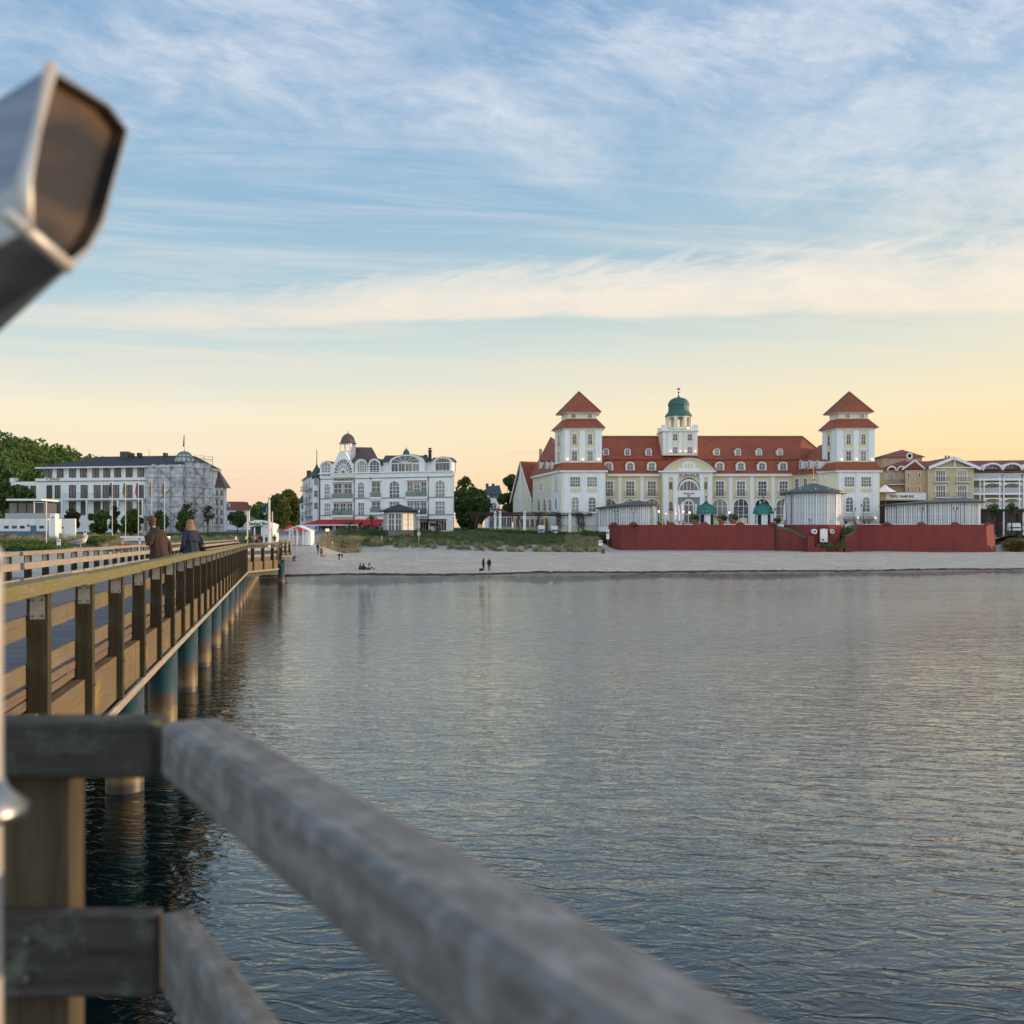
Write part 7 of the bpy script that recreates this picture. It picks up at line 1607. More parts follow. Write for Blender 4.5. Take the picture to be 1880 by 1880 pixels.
def blade_tufts(mb, pts, h, n, rnd, spread=.35, w=.03):
    for X, Y in pts:
        z = ground(X, Y) - .05; hh = h * rnd.uniform(.6, 1.25)
        for _ in range(n):
            a = rnd.uniform(0, 6.28); s = rnd.random() * spread; lean = rnd.uniform(.1, .75) * hh; b = Vector((X + s * math.cos(a), Y + s * math.sin(a), z)); tip = b + Vector((math.cos(a) * lean, math.sin(a) * lean, hh * rnd.uniform(.6, 1)))
            mid = (b + tip) / 2 + Vector((0, 0, hh * .16)); sx = Vector((math.sin(a), -math.cos(a), 0)) * w
            mb.poly([b - sx, b + sx, mid + sx * .8, mid - sx * .8]); mb.poly([mid - sx * .8, mid + sx * .8, tip])
def dune():
    rnd = random.Random(31); dry, green = MB(), MB(); P1, P2 = [], []
    def at(px, Y): return (wx(px, Y), Y)
    for i in range(760):                     # front fringe of the dune
        px = rnd.uniform(600, 1108); Y = rnd.uniform(191.5, 199) + (max(0, 640 - px) * -.15)
        if noise.noise(Vector((px * .06, Y * .3, 2))) < -.02: continue
        (P1 if rnd.random() < .62 else P2).append(at(px, Y))
    for i in range(380): px = rnd.uniform(590, 660); P1.append(at(px, rnd.uniform(178 + (px - 590) * .1, 200)))
    for i in range(420): px = rnd.uniform(1040, 1100); P1.append(at(px, rnd.uniform(194, 214)))
    for i in range(340): P2.append(at(rnd.uniform(610, 1085), rnd.uniform(198, 216)))
    for i in range(160): px = rnd.uniform(1842, 1900); P1.append(at(px, rnd.uniform(208, 226)))
    for i in range(500): px = rnd.uniform(-60, 440); P1.append(at(px, rnd.uniform(176, 192) if px < 180 else rnd.uniform(168, 190)))
    for i in range(260): px = rnd.uniform(190, 290); P1.append(at(px, rnd.uniform(160, 180)))
    blade_tufts(dry, P1, 1.0, 26, rnd, .42, .035); blade_tufts(green, P2, .75, 22, rnd, .4, .035)
    attrs(dry.build('marram_grass', M_['grass_dry'], fix=False), 'dry straw coloured marram grass on the dunes', 'grass', kind='stuff')
    attrs(green.build('dune_grass', M_['grass_green'], fix=False), 'short green grass tufts over the dune lawn', 'grass', kind='stuff')
    hb = MB()
    for i in range(300):
        px = rnd.uniform(-50, 120) if i < 210 else rnd.uniform(170, 205); Y = rnd.uniform(157, 170) if i < 210 else rnd.uniform(172, 180); X = wx(px, Y); leaf_cloud(hb, (X, Y, ground(X, Y) + .35), .95, 60, .17, rnd, sq=(1.3, 1, .6))
    t = thing('hedge', 'low dense green hedge on the dune left of the pier', 'hedge', (wx(50, 163), 163, 3)); hb.build('foliage', M_['leaf_mid'], t, fix=False)
    hb = MB()
    for i in range(90):
        px = rnd.uniform(1070, 1122); Y = rnd.uniform(212, 217); X = wx(px, Y); leaf_cloud(hb, (X, Y, ground(X, Y) + .5), .8, 50, .18, rnd)
    t = thing('hedge', 'dark hedge between the pergola end and the left red wall', 'hedge', (wx(1095, 214), 214, 5)); hb.build('foliage', M_['leaf_dark'], t, fix=False)
    for px, Yd, w_, lab, lf in ((1858, 210, 1.7, 'round olive bush beside the right end of the red wall', 'leaf_rust'), (1873, 207, 1.5, 'round bush at the right photo edge below the arcades', 'leaf_rust')):
        X = wx(px, Yd); z = ground(X, Yd); t = thing('bush', lab, 'bush', (X, Yd, z)); hb = MB(); 
        for i in range(9): leaf_cloud(hb, (X + rnd.uniform(-w_, w_), Yd + rnd.uniform(-1, 1), z + rnd.uniform(.5, 1.6)), 1.0, 110, .17, rnd)
        hb.build('foliage', M_[lf], t, fix=False); mb = MB(); mb.tube([(X, Yd, z - .2), (X, Yd, z + 1.2)], .08, 6); mb.build('stem', M_['bark'], t)
    hb = MB()
    for i in range(120):
        px = rnd.uniform(628, 1068); Y = rnd.uniform(217, 219); X = wx(px, Y); leaf_cloud(hb, (X, Y, ground(X, Y) + .25), .6, 34, .15, rnd, sq=(1.8, 1, .6))
    t = thing('hedge', 'low clipped hedge along the top of the dune lawn', 'hedge', (wx(850, 218), 218, 6)); hb.build('foliage', M_['leaf_dark'], t, fix=False)
dune()

def pergola():
    Y0 = 221; t = thing('pergola', 'long pergola with white posts, overgrown with bare brown vines', 'pergola', (wx(980, Y0), Y0, 6.1)); rnd = random.Random(8)
    z1 = wz(945, Y0); x0, x1 = wx(866, Y0), wx(1086, Y0)
    for dy in (0, 3): mb = MB(); mb.box(x0, x1, Y0 + dy - .1, Y0 + dy + .1, z1 - .25, z1); mb.build('beam', M_['bark'], t)
    mb = MB()
    for k in range(60): x = x0 + (x1 - x0) * k / 59; mb.box(x - .04, x + .04, Y0 - .4, Y0 + 3.4, z1, z1 + .12)
    mb.build('slats', M_['bark'], t)
    for px in (909, 918, 963, 1046): mb = MB(); x = wx(px, Y0); mb.box(x - .3, x + .3, Y0 - .3, Y0 + .3, 5.6, z1 + .1); mb.box(x - .38, x + .38, Y0 - .38, Y0 + .38, z1 + .1, z1 + .2); mb.ball((x, Y0, z1 + .5), .3, 8, 6); mb.build('post', M_['white_wall'], t)
    for px in (874, 952, 990, 1024, 1062, 1071): mb = MB(); x = wx(px, Y0); mb.box(x - .1, x + .1, Y0 - .1, Y0 + .1, 5.6, z1); mb.build('post', M_['dark_frame'], t)
    vb = MB()
    for k in range(900):
        x = rnd.uniform(x0 - .3, x1 + .3); y = Y0 + rnd.uniform(-.5, 3.4); a = Vector((x, y, z1 + rnd.uniform(0, .3))); d = Vector((rnd.gauss(0, .9), rnd.gauss(0, .5), rnd.uniform(.0, .5))); vb.tube([a, a + d * .5 + Vector((0, 0, .15)), a + d], .022, 3)
    for px in (873, 878, 905, 952, 990, 1024, 1028, 1062, 1068):
        for k in range(60): x = wx(px, Y0) + rnd.gauss(0, .28); zz = rnd.uniform(6, z1); a = Vector((x, Y0 + rnd.gauss(0, .25), zz)); vb.tube([a, a + Vector((rnd.gauss(0, .3), rnd.gauss(0, .2), rnd.uniform(.4, 1.1)))], .03, 3)
    vb.build('vines', M_['vine'], t, fix=False)
    # second pergola at the far right
    Y0 = 222; t = thing('pergola', 'dark overgrown pergola below the arcaded balconies at the right edge', 'pergola', (wx(1850, Y0), Y0, 5)); z1 = wz(937, Y0); x0, x1 = wx(1801, Y0), wx(1900, Y0)
    mb = MB(); mb.box(x0, x1, Y0, Y0 + 3, z1 - .2, z1); mb.build('beam', M_['bark'], t)
    for px in (1806, 1836, 1873, 1898): mb = MB(); x = wx(px, Y0); mb.box(x - .45, x + .45, Y0, Y0 + .8, 4.5, z1); mb.build('post', M_['bark'], t)
    vb = MB()
    for k in range(500): a = Vector((rnd.uniform(x0, x1), Y0 + rnd.uniform(-.3, 3), z1 + rnd.uniform(-.3, .2))); vb.tube([a, a + Vector((rnd.gauss(0, .6), rnd.gauss(0, .3), rnd.uniform(.1, .5)))], .03, 3)
    for px in (1836, 1873):
        for k in range(60): a = Vector((wx(px, Y0) + rnd.gauss(0, .4), Y0 - .1, rnd.uniform(5, z1))); vb.tube([a, a + Vector((rnd.gauss(0, .3), 0, .6))], .03, 3)
    vb.build('vines', M_['vine'], t, fix=False)
    for px, lab in ((1823, 'small dark palm like tree in front of the arcades, left one'), (1858, 'small dark palm like tree in front of the arcades, right one')): tree(lab, (wx(px, 218), 218, 5.2), wz(922, 218) - 5.2, 1.3, leaf='leaf_dark', n=700, trunk_h=.6, seed=px, size=.2)
    mat('blue_cloth', (.03, .08, .30), .8)
    for px, Yc, lab in ((994, 219.5, 'white and blue hooded beach chair under the pergola, left one'), (1018, 219.5, 'white and blue hooded beach chair under the pergola, right one'), (1862, 219, 'white and blue hooded beach chair under the dark right pergola')):
        X = wx(px, Yc); z = ground(X, Yc) if px < 1200 else 6.0; w_ = 1.3 if px > 1200 else .7
        b = thing('beach_chair', lab, 'beach chair', (X, Yc, z)); mb = MB(); mb.prism_x([(Yc - .4, z), (Yc + .5, z), (Yc + .5, z + 1.45), (Yc, z + 1.6), (Yc - .2, z + 1.15), (Yc - .4, z + .45)], X - w_, X + w_); mb.build('hood', M_['white_cloth'], b); mb = MB(); mb.box(X - w_ * .9, X + w_ * .9, Yc - .42, Yc - .3, z + .45, z + .75); mb.build('cushion', M_['blue_cloth'], b)
pergola()

def lamp_mesh(t, p, h, lit, twin=False):
    X, Y, z = p; mb = MB(); mb.lathe([(.16, 0), (.16, .25), (.08, .3), (.05, .5), (.045, h - .55)], (X, Y, z), 8); mb.build('post', M_['black_iron'], t)
    for dx in ((-.32, .32) if twin else (0,)):
        if twin: mb = MB(); mb.tube([(X, Y, z + h - .8), (X + dx * .6, Y, z + h - .75), (X + dx, Y, z + h - .55)], .03, 4); mb.build('arm', M_['black_iron'], t)
        c = (X + dx, Y, z + h - .55); mb = MB(); mb.lathe([(.09, 0), (.17, .38), (.0, .38)], c, 6); mb.build('lantern_glass', M_['lamp_glow' if lit else 'lamp_glass'], t)
        mb = MB(); mb.lathe([(.24, .38), (.14, .52), (.03, .66), (0, .74)], c, 6); mb.build('lantern_cap', M_['black_iron'], t)
def terrace_props():
    z = TZ + .12
    spec = ((1131, 207.6, 938, 0, 1, 'at the left end of the red wall'), (1163, 207.2, 934, 0, 1, 'before the left glass pavilion'), (1209.5, 212, 936, 1, 0, 'right beside the left glass pavilion'), (1231.8, 207.3, 935, 0, 1, 'left of the closed parasols'),
            (1254.7, 211, 936, 1, 0, 'by the portal porch, left one'), (1266, 213, 938, 1, 0, 'by the portal porch, right one'), (1294.5, 207.2, 935, 0, 1, 'before the left green kiosk'), (1339, 214, 938, 1, 0, 'between the two green kiosks, lit'),
            (1358, 207.2, 935, 0, 1, 'between the two planters and right kiosk'), (1420, 207.4, 934, 0, 1, 'right of the right green kiosk'), (1567.5, 207.6, 933, 0, 1, 'right of the round pavilion, near one'), (1585, 211, 926, 0, 1, 'right of the round pavilion, taller far one'),
            (1629, 207.2, 934, 0, 0, 'left end of the right glass pavilion'), (1692, 207.2, 933, 0, 1, 'before the middle of the right glass pavilion'), (1754, 207.1, 932, 0, 1, 'before the right part of the right glass pavilion'), (1815, 207.4, 928, 0, 1, 'on the right end of the red wall'))
    for px, Y, yt, lit, twin, where in spec:
        X = wx(px, Y); t = thing('terrace_lamp', 'black %s terrace lamp %s' % ('glowing lantern' if lit else ('twin lantern' if twin else 'single lantern'), where), 'street lamp', (X, Y, z), 0, 'lamps on the terrace'); lamp_mesh(t, (X, Y, z), wz(yt, Y) - z, lit, bool(twin))
    Y = 202.8; X = wx(1487, Y); t = thing('stair_lamp', 'black lantern post at the foot of the left stair, before the red base', 'street lamp', (X, Y, 2)); lamp_mesh(t, (X, Y, 1.9), wz(953.5, Y) - 1.9, 0)
    for px, Y in ((1222.5, 228), (1241.5, 228)):
        t = thing('uplight', 'small glowing wall light low on the portal, %s' % ('left one' if px < 1230 else 'right one'), 'lamp', (wx(px, Y), Y, z)); lampdot(t, (wx(px, Y), Y, wz(943, Y)), .15); mb = MB(); mb.lathe([(.05, 0), (.05, wz(945, Y) - z)], (wx(px, Y), Y, z), 6); mb.build('stand', M_['grey_iron'], t)
    for px, Y, yt, lab in ((1238.5, 212.5, 922, 'tall closed white parasol left of the portal door'), (1246, 213, 926, 'shorter closed white parasol left of the portal door'), (1252.5, 213.5, 921, 'closed white parasol nearest the portal door'), (1396, 214, 921, 'closed white parasol behind the right green kiosk'), (1440.5, 208.4, 920.5, 'closed white parasol at the left of the round pavilion')):
        X = wx(px, Y); t = thing('closed_parasol', lab, 'parasol', (X, Y, z), 0, 'closed parasols on the terrace'); h = wz(yt, Y) - z
        mb = MB(); mb.lathe([(.05, 0), (.05, h)], (X, Y, z), 6); mb.build('pole', M_['grey_iron'], t); mb = MB(); mb.lathe([(.26, h * .28), (.33, h * .34), (.27, h * .7), (.08, h), (0, h + .05)], (X, Y, z), 9); mb.build('canopy', M_['tent_white'], t)
    rnd = random.Random(12)
    for px, Y, lab, s in ((1275, 210.5, 'dark leafy planter left of the left green kiosk', 1.15), (1325, 209.5, 'terracotta pot with a tall green plant right of the left kiosk', 1.1), (1346, 209.5, 'terracotta pot with spreading plant between the kiosks', 1.1), (1427, 208.5, 'round clipped plant at the right end of the left red wall', .7)):
        X = wx(px, Y); t = thing('potted_plant', lab, 'potted plant', (X, Y, z)); mb = MB(); mb.lathe([(.4 * s, 0), (.62 * s, 1.0 * s), (.70 * s, 1.02 * s), (.70 * s, 1.15 * s), (.55 * s, 1.1 * s), (0, 1.05 * s)], (X, Y, z + .3), 14); mb.build('pot', M_['terracotta'], t)
        mb = MB(); [leaf_cloud(mb, (X + rnd.uniform(-.7, .7) * s, Y + rnd.uniform(-.5, .5), z + .3 + s * rnd.uniform(1.3, 2.0)), .5 * s, 80, .12, rnd) for k in range(8)]; mb.build('plant', M_['leaf_dark'], t, fix=False)
    # railing of the terrace stair landing
    mb = MB(); t = thing('terrace_fence', 'thin white railing along the terrace before the portal', 'fence', (wx(1250, 212), 212, z))
    for k in range(40): x = wx(1212, 212) + (wx(1292, 212) - wx(1212, 212)) * k / 39; mb.box(x - .02, x + .02, 211.98, 212.02, z, z + 1.0)
    mb.build('bars', M_['white_trim'], t); mb = MB(); mb.box(wx(1212, 212), wx(1292, 212), 211.96, 212.04, z + 1.0, z + 1.06); mb.build('handrail', M_['white_trim'], t)
terrace_props()

def small_things():
    def sign(px, Y, y0, y1, yb, w_, lab, m='white_trim', name='sign', n=1, cat='sign'):
        X = wx(px, Y); z = min(wz(yb, Y), ground(X, Y) + .3) if yb else ground(X, Y); t = thing(name, lab, cat, (X, Y, z)); mb = MB(); mb.box(X - w_, X + w_, Y, Y + .08, wz(y1, Y), wz(y0, Y)); b = mb.build('board', M_[m], t)
        mb = MB(); mb.box(X - w_ * .7, X + w_ * .7, Y - .015, Y, wz(y0 + (y1 - y0) * .45, Y), wz(y0 + (y1 - y0) * .2, Y)); mb.build('panel', M_['grey_iron'], b)
        for dx in ((-w_ * .8, w_ * .8) if n > 1 else (0,)): mb = MB(); mb.box(X + dx - .04, X + dx + .04, Y + .01, Y + .07, z - .3, wz(y1, Y)); mb.build('post', M_['grey_iron'], t)
    sign(107.5, 150, 990, 1001, 1012, .27, 'small white notice board on two legs behind the left railing', n=2)
    sign(156, 170, 972, 985, 985, .27, 'small white sign in the grass beyond the gull'); sign(1102.5, 188, 992, 1002, 1012, .33, 'small white sign at the right end of the dune'); sign(1116, 198, 972, 990, 996, .28, 'narrow white information pillar left of the red wall')
    Y = 187; X = wx(1108, Y); z = ground(X, Y); t = thing('bin', 'small dark green bin at the right end of the dune', 'bin', (X, Y, z)); mb = MB(); mb.lathe([(.28, 0), (.32, .7), (.2, .8)], (X, Y, z), 10); mb.build('body', M_['copper_dark'], t); mb = MB(); mb.lathe([(.35, .7), (.35, .76), (.1, .86)], (X, Y, z), 10); mb.build('lid', M_['black_iron'], t)
    Y = 198; X = wx(769, Y); z = ground(X, Y); t = thing('street_lamp', 'thin grey lamp post with a little sign on the dune lawn', 'street lamp', (X, Y, z)); zt = wz(940, Y)
    mb = MB(); mb.lathe([(.07, -.2), (.05, zt - z)], (X, Y, z), 8); mb.build('post', M_['pole_white'], t); mb = MB(); mb.lathe([(.10, 0), (.2, .1), (.16, .28), (0, .36)], (X, Y, zt), 10); mb.build('lamp_head', M_['white_trim'], t); mb = MB(); mb.box(X - .3, X + .3, Y - .1, Y - .05, wz(983, Y), wz(977, Y)); mb.build('sign_plate', M_['pole_white'], t)
    Y = 196; X = wx(701, Y); z = ground(X, Y); t = thing('post', 'short grey marker post on the dune lawn', 'post', (X, Y, z)); mb = MB(); mb.lathe([(.05, -.2), (.05, 1.2)], (X, Y, z), 6); mb.build('shaft', M_['pole_white'], t); mb = MB(); mb.box(X - .1, X + .1, Y - .03, Y + .03, z + 1.0, z + 1.25); mb.build('plate', M_['pole_white'], t)
    # white roofed beach shelter behind the pier
    Y = 120; x0, x1 = wx(221, Y), wx(300, Y); z1 = wz(984.5, Y); z0 = ground(wx(250, Y), Y) - .3
    t = thing('beach_shelter', 'long white flat roofed beach shelter behind the pier, left of the man', 'shelter', (wx(255, Y), Y, z0)); mb = MB(); mb.box(x0, x1, Y, Y + 2.5, z1 - .2, z1); mb.build('roof', M_['white_trim'], t); mb = MB(); mb.box(x0 + .2, x1, Y + .1, Y + .2, z1 - .5, z1 - .24); mb.build('fascia', M_['white_clap'], t)
    mb = MB(); mb.box(x0 + .9, x1, Y + .8, Y + 2.2, z0, z1 - .2); mb.build('wall', mat('shelter_grey', (.42, .43, .45), .8), t); mb = MB(); mb.box(x0 - .3, x1, Y - .1, Y + .1, z1 - 1.05, z1 - .95); mb.build('red_trim', M_['red_awning'], t)
    for x in (x0 + .25, x0 + 2.2, x1 - .2): mb = MB(); mb.box(x - .06, x + .06, Y + .1, Y + .22, z0, z1 - .2); mb.build('post', M_['white_trim'], t)
    # round blue traffic sign, illuminated case
    Y = 200; X = wx(581, Y); t = thing('traffic_sign', 'blue round traffic sign at the left end of the red awning', 'sign', (X, Y, 5)); mat('sign_blue', (.02, .08, .5), .5)
    mb = MB(Matrix.Translation((X, Y, wz(969, Y))) @ Matrix.Rotation(R(90), 4, 'X')); mb.lathe([(.33, -.02), (.33, .02)], (0, 0, 0), 18); mb.build('disc', M_['sign_blue'], t); mb = MB(); mb.lathe([(.04, 0), (.04, wz(972, Y) - 4.8)], (X, Y + .05, 4.8), 6); mb.build('post', M_['grey_iron'], t)
    Y = 200; X = wx(601, Y); t = thing('menu_case', 'lit glass menu case before the red awning', 'display case', (X, Y, 5)); mb = MB(); mb.box(X - .45, X + .45, Y, Y + .15, wz(977, Y), wz(969, Y)); mb.build('case', M_['dark_frame'], t); mb = MB(); mb.box(X - .38, X + .38, Y - .03, Y, wz(976, Y), wz(970.5, Y)); mb.build('lit_panel', M_['warm_pane'], t)
    mb = MB(); mb.box(X - .05, X + .05, Y + .02, Y + .12, 4.8, wz(977, Y)); mb.build('post', M_['dark_frame'], t)
    for px, lab in ((641, 'small palm before the red awning, left one'), (682, 'small palm before the red awning, right one')):
        Y = 206; X = wx(px, Y); z = ground(X, Y); t = thing('palm', lab, 'palm tree', (X, Y, z)); rnd = random.Random(px); zt = wz(948 if px > 660 else 958, Y); mb = MB(); mb.tube([(X, Y, z - .2), (X + .1, Y, zt)], .13, 7); mb.build('trunk', M_['bark'], t); mb = MB()
        for k in range(26):
            a = rnd.uniform(0, 6.28); l = rnd.uniform(.9, 1.5); p = [Vector((X + .1 + l * q * math.cos(a), Y + l * q * math.sin(a), zt + .5 * q - 1.1 * q * q)) for q in (0, .35, .7, 1)]
            s = Vector((-math.sin(a), math.cos(a), 0)) * .11
            for u, v in zip(p, p[1:]): mb.poly([u - s, u + s, v + s * .7, v - s * .7])
        mb.build('fronds', M_['leaf_dark'], t, fix=False)
small_things()
# ---------------------------------------------------------------- people and the gull
def skin_mesh(name, J, E, root, m, parent, sub=1, smooth=True):
    """one continuous surface grown round a skeleton: J name -> (xyz, radius or (rx, ry)), E joints pairs"""
    me = bpy.data.meshes.new(name); keys = list(J); ix = {k: i for i, k in enumerate(keys)}
    me.from_pydata([J[k][0] for k in keys], [(ix[a], ix[b]) for a, b in E], [])
    o = bpy.data.objects.new(name, me); C.objects.link(o)
    sk = o.modifiers.new('skin', 'SKIN'); sk.use_smooth_shade = True
    if not me.skin_vertices: 
        bm = bmesh.new(); bm.from_mesh(me); bm.verts.layers.skin.verify(); bm.to_mesh(me); bm.free()
    for k in keys:
        r = J[k][1]; r = (r, r) if isinstance(r, (int, float)) else r
        v = me.skin_vertices[0].data[ix[k]]; v.radius = r; v.use_root = (k == root)
    if sub: sb = o.modifiers.new('sub', 'SUBSURF'); sb.levels = sub; sb.render_levels = sub
    bpy.context.view_layer.update()
    m2 = bpy.data.meshes.new_from_object(o.evaluated_get(bpy.context.evaluated_depsgraph_get()))
    bpy.data.objects.remove(o); m2.materials.clear(); m2.materials.append(m)
    m2.polygons.foreach_set('use_smooth', [smooth] * len(m2.polygons))
    q = bpy.data.objects.new(name, m2); C.objects.link(q); q.parent = parent; return reg(q, WM[parent.name])
def person(label, loc, rz, h=1.75, top='navy', legs='jeans', hair='hair_brown', long_hair=False, coat=None, pose='stand', group=None, bow=0.0, hand_up=False, detail=False, female=False):
    """local +y is the way the person faces"""
    t = thing('person', label, 'person', loc, rz, group); s = h / 1.75
    V = lambda x, y, z: Vector((x * s, y * s, z * s))
    P = {}
    if pose in ('stand', 'walk'):
        st = .16 if pose == 'walk' else .03
        P.update(pelvis=V(0, 0, .95), waist=V(0, .01, 1.08), chest=V(0, .02 + bow * .06, 1.30), neck=V(0, .03 + bow * .12, 1.49), head0=V(0, .05 + bow * .16, 1.57), head=V(0, .06 + bow * .2, 1.65))
        for sg, n in ((-1, 'l'), (1, 'r')):
            f = st * (1 if sg > 0 else -1)
            P['hip' + n] = V(.09 * sg, 0, .90); P['knee' + n] = V(.10 * sg, f * .6 + .03, .50); P['ank' + n] = V(.10 * sg, f - .03, .09); P['toe' + n] = V(.11 * sg, f + .13, .04)
            P['sh' + n] = V(.19 * sg, .01 + bow * .1, 1.41); P['el' + n] = V(.25 * sg, -.03 - f * .2, 1.13); P['wr' + n] = V(.24 * sg, .07 - f * .5, .90)
        if hand_up: P['ell'] = V(-.27, .10, 1.16); P['wrl'] = V(-.10, .28, 1.38)
    elif pose == 'sit':                                     # sitting on the sand, knees drawn up
        P.update(pelvis=V(0, 0, .12), waist=V(0, -.02, .26), chest=V(0, .04, .48), neck=V(0, .09, .66), head0=V(0, .11, .73), head=V(0, .12, .81))
        for sg, n in ((-1, 'l'), (1, 'r')):
            P['hip' + n] = V(.10 * sg, .03, .12); P['knee' + n] = V(.13 * sg, .44, .38); P['ank' + n] = V(.10 * sg, .70, .07); P['toe' + n] = V(.11 * sg, .88, .05)
            P['sh' + n] = V(.19 * sg, .05, .58); P['el' + n] = V(.25 * sg, .20, .38); P['wr' + n] = V(.10 * sg, .42, .40)
    elif pose == 'bend':
        P.update(pelvis=V(0, -.1, .88), waist=V(0, .05, .96), chest=V(0, .28, .98), neck=V(0, .45, .92), head0=V(0, .52, .88), head=V(0, .60, .84))
        for sg, n in ((-1, 'l'), (1, 'r')):
            P['hip' + n] = V(.09 * sg, -.1, .84); P['knee' + n] = V(.10 * sg, .0, .47); P['ank' + n] = V(.10 * sg, -.06, .09); P['toe' + n] = V(.11 * sg, .1, .04)
            P['sh' + n] = V(.19 * sg, .36, .96); P['el' + n] = V(.2 * sg, .40, .68); P['wr' + n] = V(.15 * sg, .48, .44)
    r = dict(pelvis=(.145, .10), waist=(.12, .085), chest=(.155, .10), neck=.05, head0=.052, head=.076)
    for n in 'lr': r.update({'hip' + n: .085, 'knee' + n: .055, 'ank' + n: .038, 'toe' + n: .03, 'sh' + n: .05, 'el' + n: .04, 'wr' + n: .027})
    E = [('pelvis', 'waist'), ('waist', 'chest'), ('chest', 'neck'), ('neck', 'head0'), ('head0', 'head')]
    for n in 'lr': E += [('pelvis', 'hip' + n), ('hip' + n, 'knee' + n), ('knee' + n, 'ank' + n), ('ank' + n, 'toe' + n), ('chest', 'sh' + n), ('sh' + n, 'el' + n), ('el' + n, 'wr' + n)]
    scl = lambda q: (q * s if isinstance(q, (int, float)) else (q[0] * s, q[1] * s))
    J = {k: (P[k], scl(r[k])) for k in P}
    for n, sg in (('l', -1), ('r', 1)):                    # palm, four fingers and a thumb
        d = (P['wr' + n] - P['el' + n]).normalized(); side = Vector((0, 1, 0)) if pose != 'sit' else Vector((1, 0, 0)); side = (side - d * side.dot(d)).normalized()
        if side.length < .5: side = Vector((1, 0, 0))
        pm = P['wr' + n] + d * .075 * s; J['palm' + n] = (pm, .026 * s); E.append(('wr' + n, 'palm' + n))
        if detail:
            nrm = d.cross(side)
            for q, (off, ln) in enumerate(((-.030, .062), (-.010, .072), (.010, .076), (.030, .068))):
                a = pm + side * off * s + d * .02 * s; b = a + d * ln * .55 * s; c = b + (d * .6 + nrm * sg * .55) * ln * .55 * s
                for kk, p_, rr in (('a', a, .011), ('b', b, .0095), ('c', c, .008)): J['f%s%d%s' % (n, q, kk)] = (p_, rr * s)
                E += [('palm' + n, 'f%s%da' % (n, q)), ('f%s%da' % (n, q), 'f%s%db' % (n, q)), ('f%s%db' % (n, q), 'f%s%dc' % (n, q))]
            a = pm - d * .03 * s + side * .035 * s; b = a + (d * .5 + side * .6) * .045 * s
            J['t%sa' % n] = (a, .012 * s); J['t%sb' % n] = (b, .009 * s); E += [('palm' + n, 't%sa' % n), ('t%sa' % n, 't%sb' % n)]
        else:
            J['fing' + n] = (pm + d * .07 * s, .018 * s); E.append(('palm' + n, 'fing' + n))
    J['crown'] = (P['head'] + V(0, -.012, .045), .076 * s); E.append(('head', 'crown')); J['jaw'] = (P['head'] + V(0, .028, -.055), .05 * s); E.append(('head', 'jaw'))
    if detail:                                             # nose
        J['nose'] = (P['head'] + V(0, .088, -.02), .012 * s); E.append(('head', 'nose'))
    skin_mesh('body', J, E, 'pelvis', M_['skin'], t, 1)
    # clothes follow the same skeleton, a little fuller
    def sub(keys, grow, name, m, sub_=1, root='chest', over=None):
        JJ = {}
        for k in keys:
            q = r.get(k, .03); q = (q, q) if isinstance(q, (int, float)) else q; g = (over or {}).get(k, grow); JJ[k] = (P[k], ((q[0] + g) * s, (q[1] + g) * s))
        return skin_mesh(name, JJ, [e for e in E if e[0] in JJ and e[1] in JJ], root, m, t, sub_)
    sub(['pelvis', 'hipl', 'hipr', 'kneel', 'kneer', 'ankl', 'ankr'], .018, 'trousers', M_[legs], root='pelvis', over={'pelvis': -.045 if coat else .018, 'hipl': -.01 if coat else .018, 'hipr': -.01 if coat else .018})
    sub(['ankl', 'toel'], .02, 'shoe', M_['black_cloth'], root='ankl'); sub(['ankr', 'toer'], .02, 'shoe', M_['black_cloth'], root='ankr')
    sub(['pelvis', 'waist', 'chest', 'shl', 'shr', 'ell', 'elr', 'wrl', 'wrr'], .028, 'jacket', M_[top], over={'wrl': .02, 'wrr': .02, 'shl': .032, 'shr': .032})
    if coat:                                               # open lofted coat skirt hanging from the shoulders
        zc = coat * s; mb = MB(); rings = []
        top_z = P['chest'].z + .16 * s; n = 28; rnd = random.Random(int(h * 100))
        lv = ((top_z + .03 * s, .10, .08), (top_z - .02 * s, .175, .115), (P['chest'].z, .20, .145), (P['waist'].z, .185, .14), (P['pelvis'].z, .205, .165), ((P['pelvis'].z + zc) / 2, .225, .195), (zc, .245, .22))
        for z, rx, ry in lv:
            q = (z - zc) / (top_z - zc); cy = P['chest'].y * q + P['pelvis'].y * (1 - q); amp = .035 * (1 - q)
            rings.append([mb.pt(WM[t.name] @ Vector(((rx + amp * math.sin(k * 1.35 + 1)) * s * math.cos(2 * math.pi * k / n), cy + (ry + amp * math.cos(k * 1.7)) * s * math.sin(2 * math.pi * k / n), z))) for k in range(n)])
        for A, B in zip(rings, rings[1:]):
            for k in range(n): mb.face((A[k], A[(k + 1) % n], B[(k + 1) % n], B[k]))
        o = mb.build('coat', M_[coat_m[0]] if False else M_[top], t, smooth=True); so = o.modifiers.new('s', 'SOLIDIFY'); so.thickness = .018; so.offset = 1
        mb = MB(); rr = []
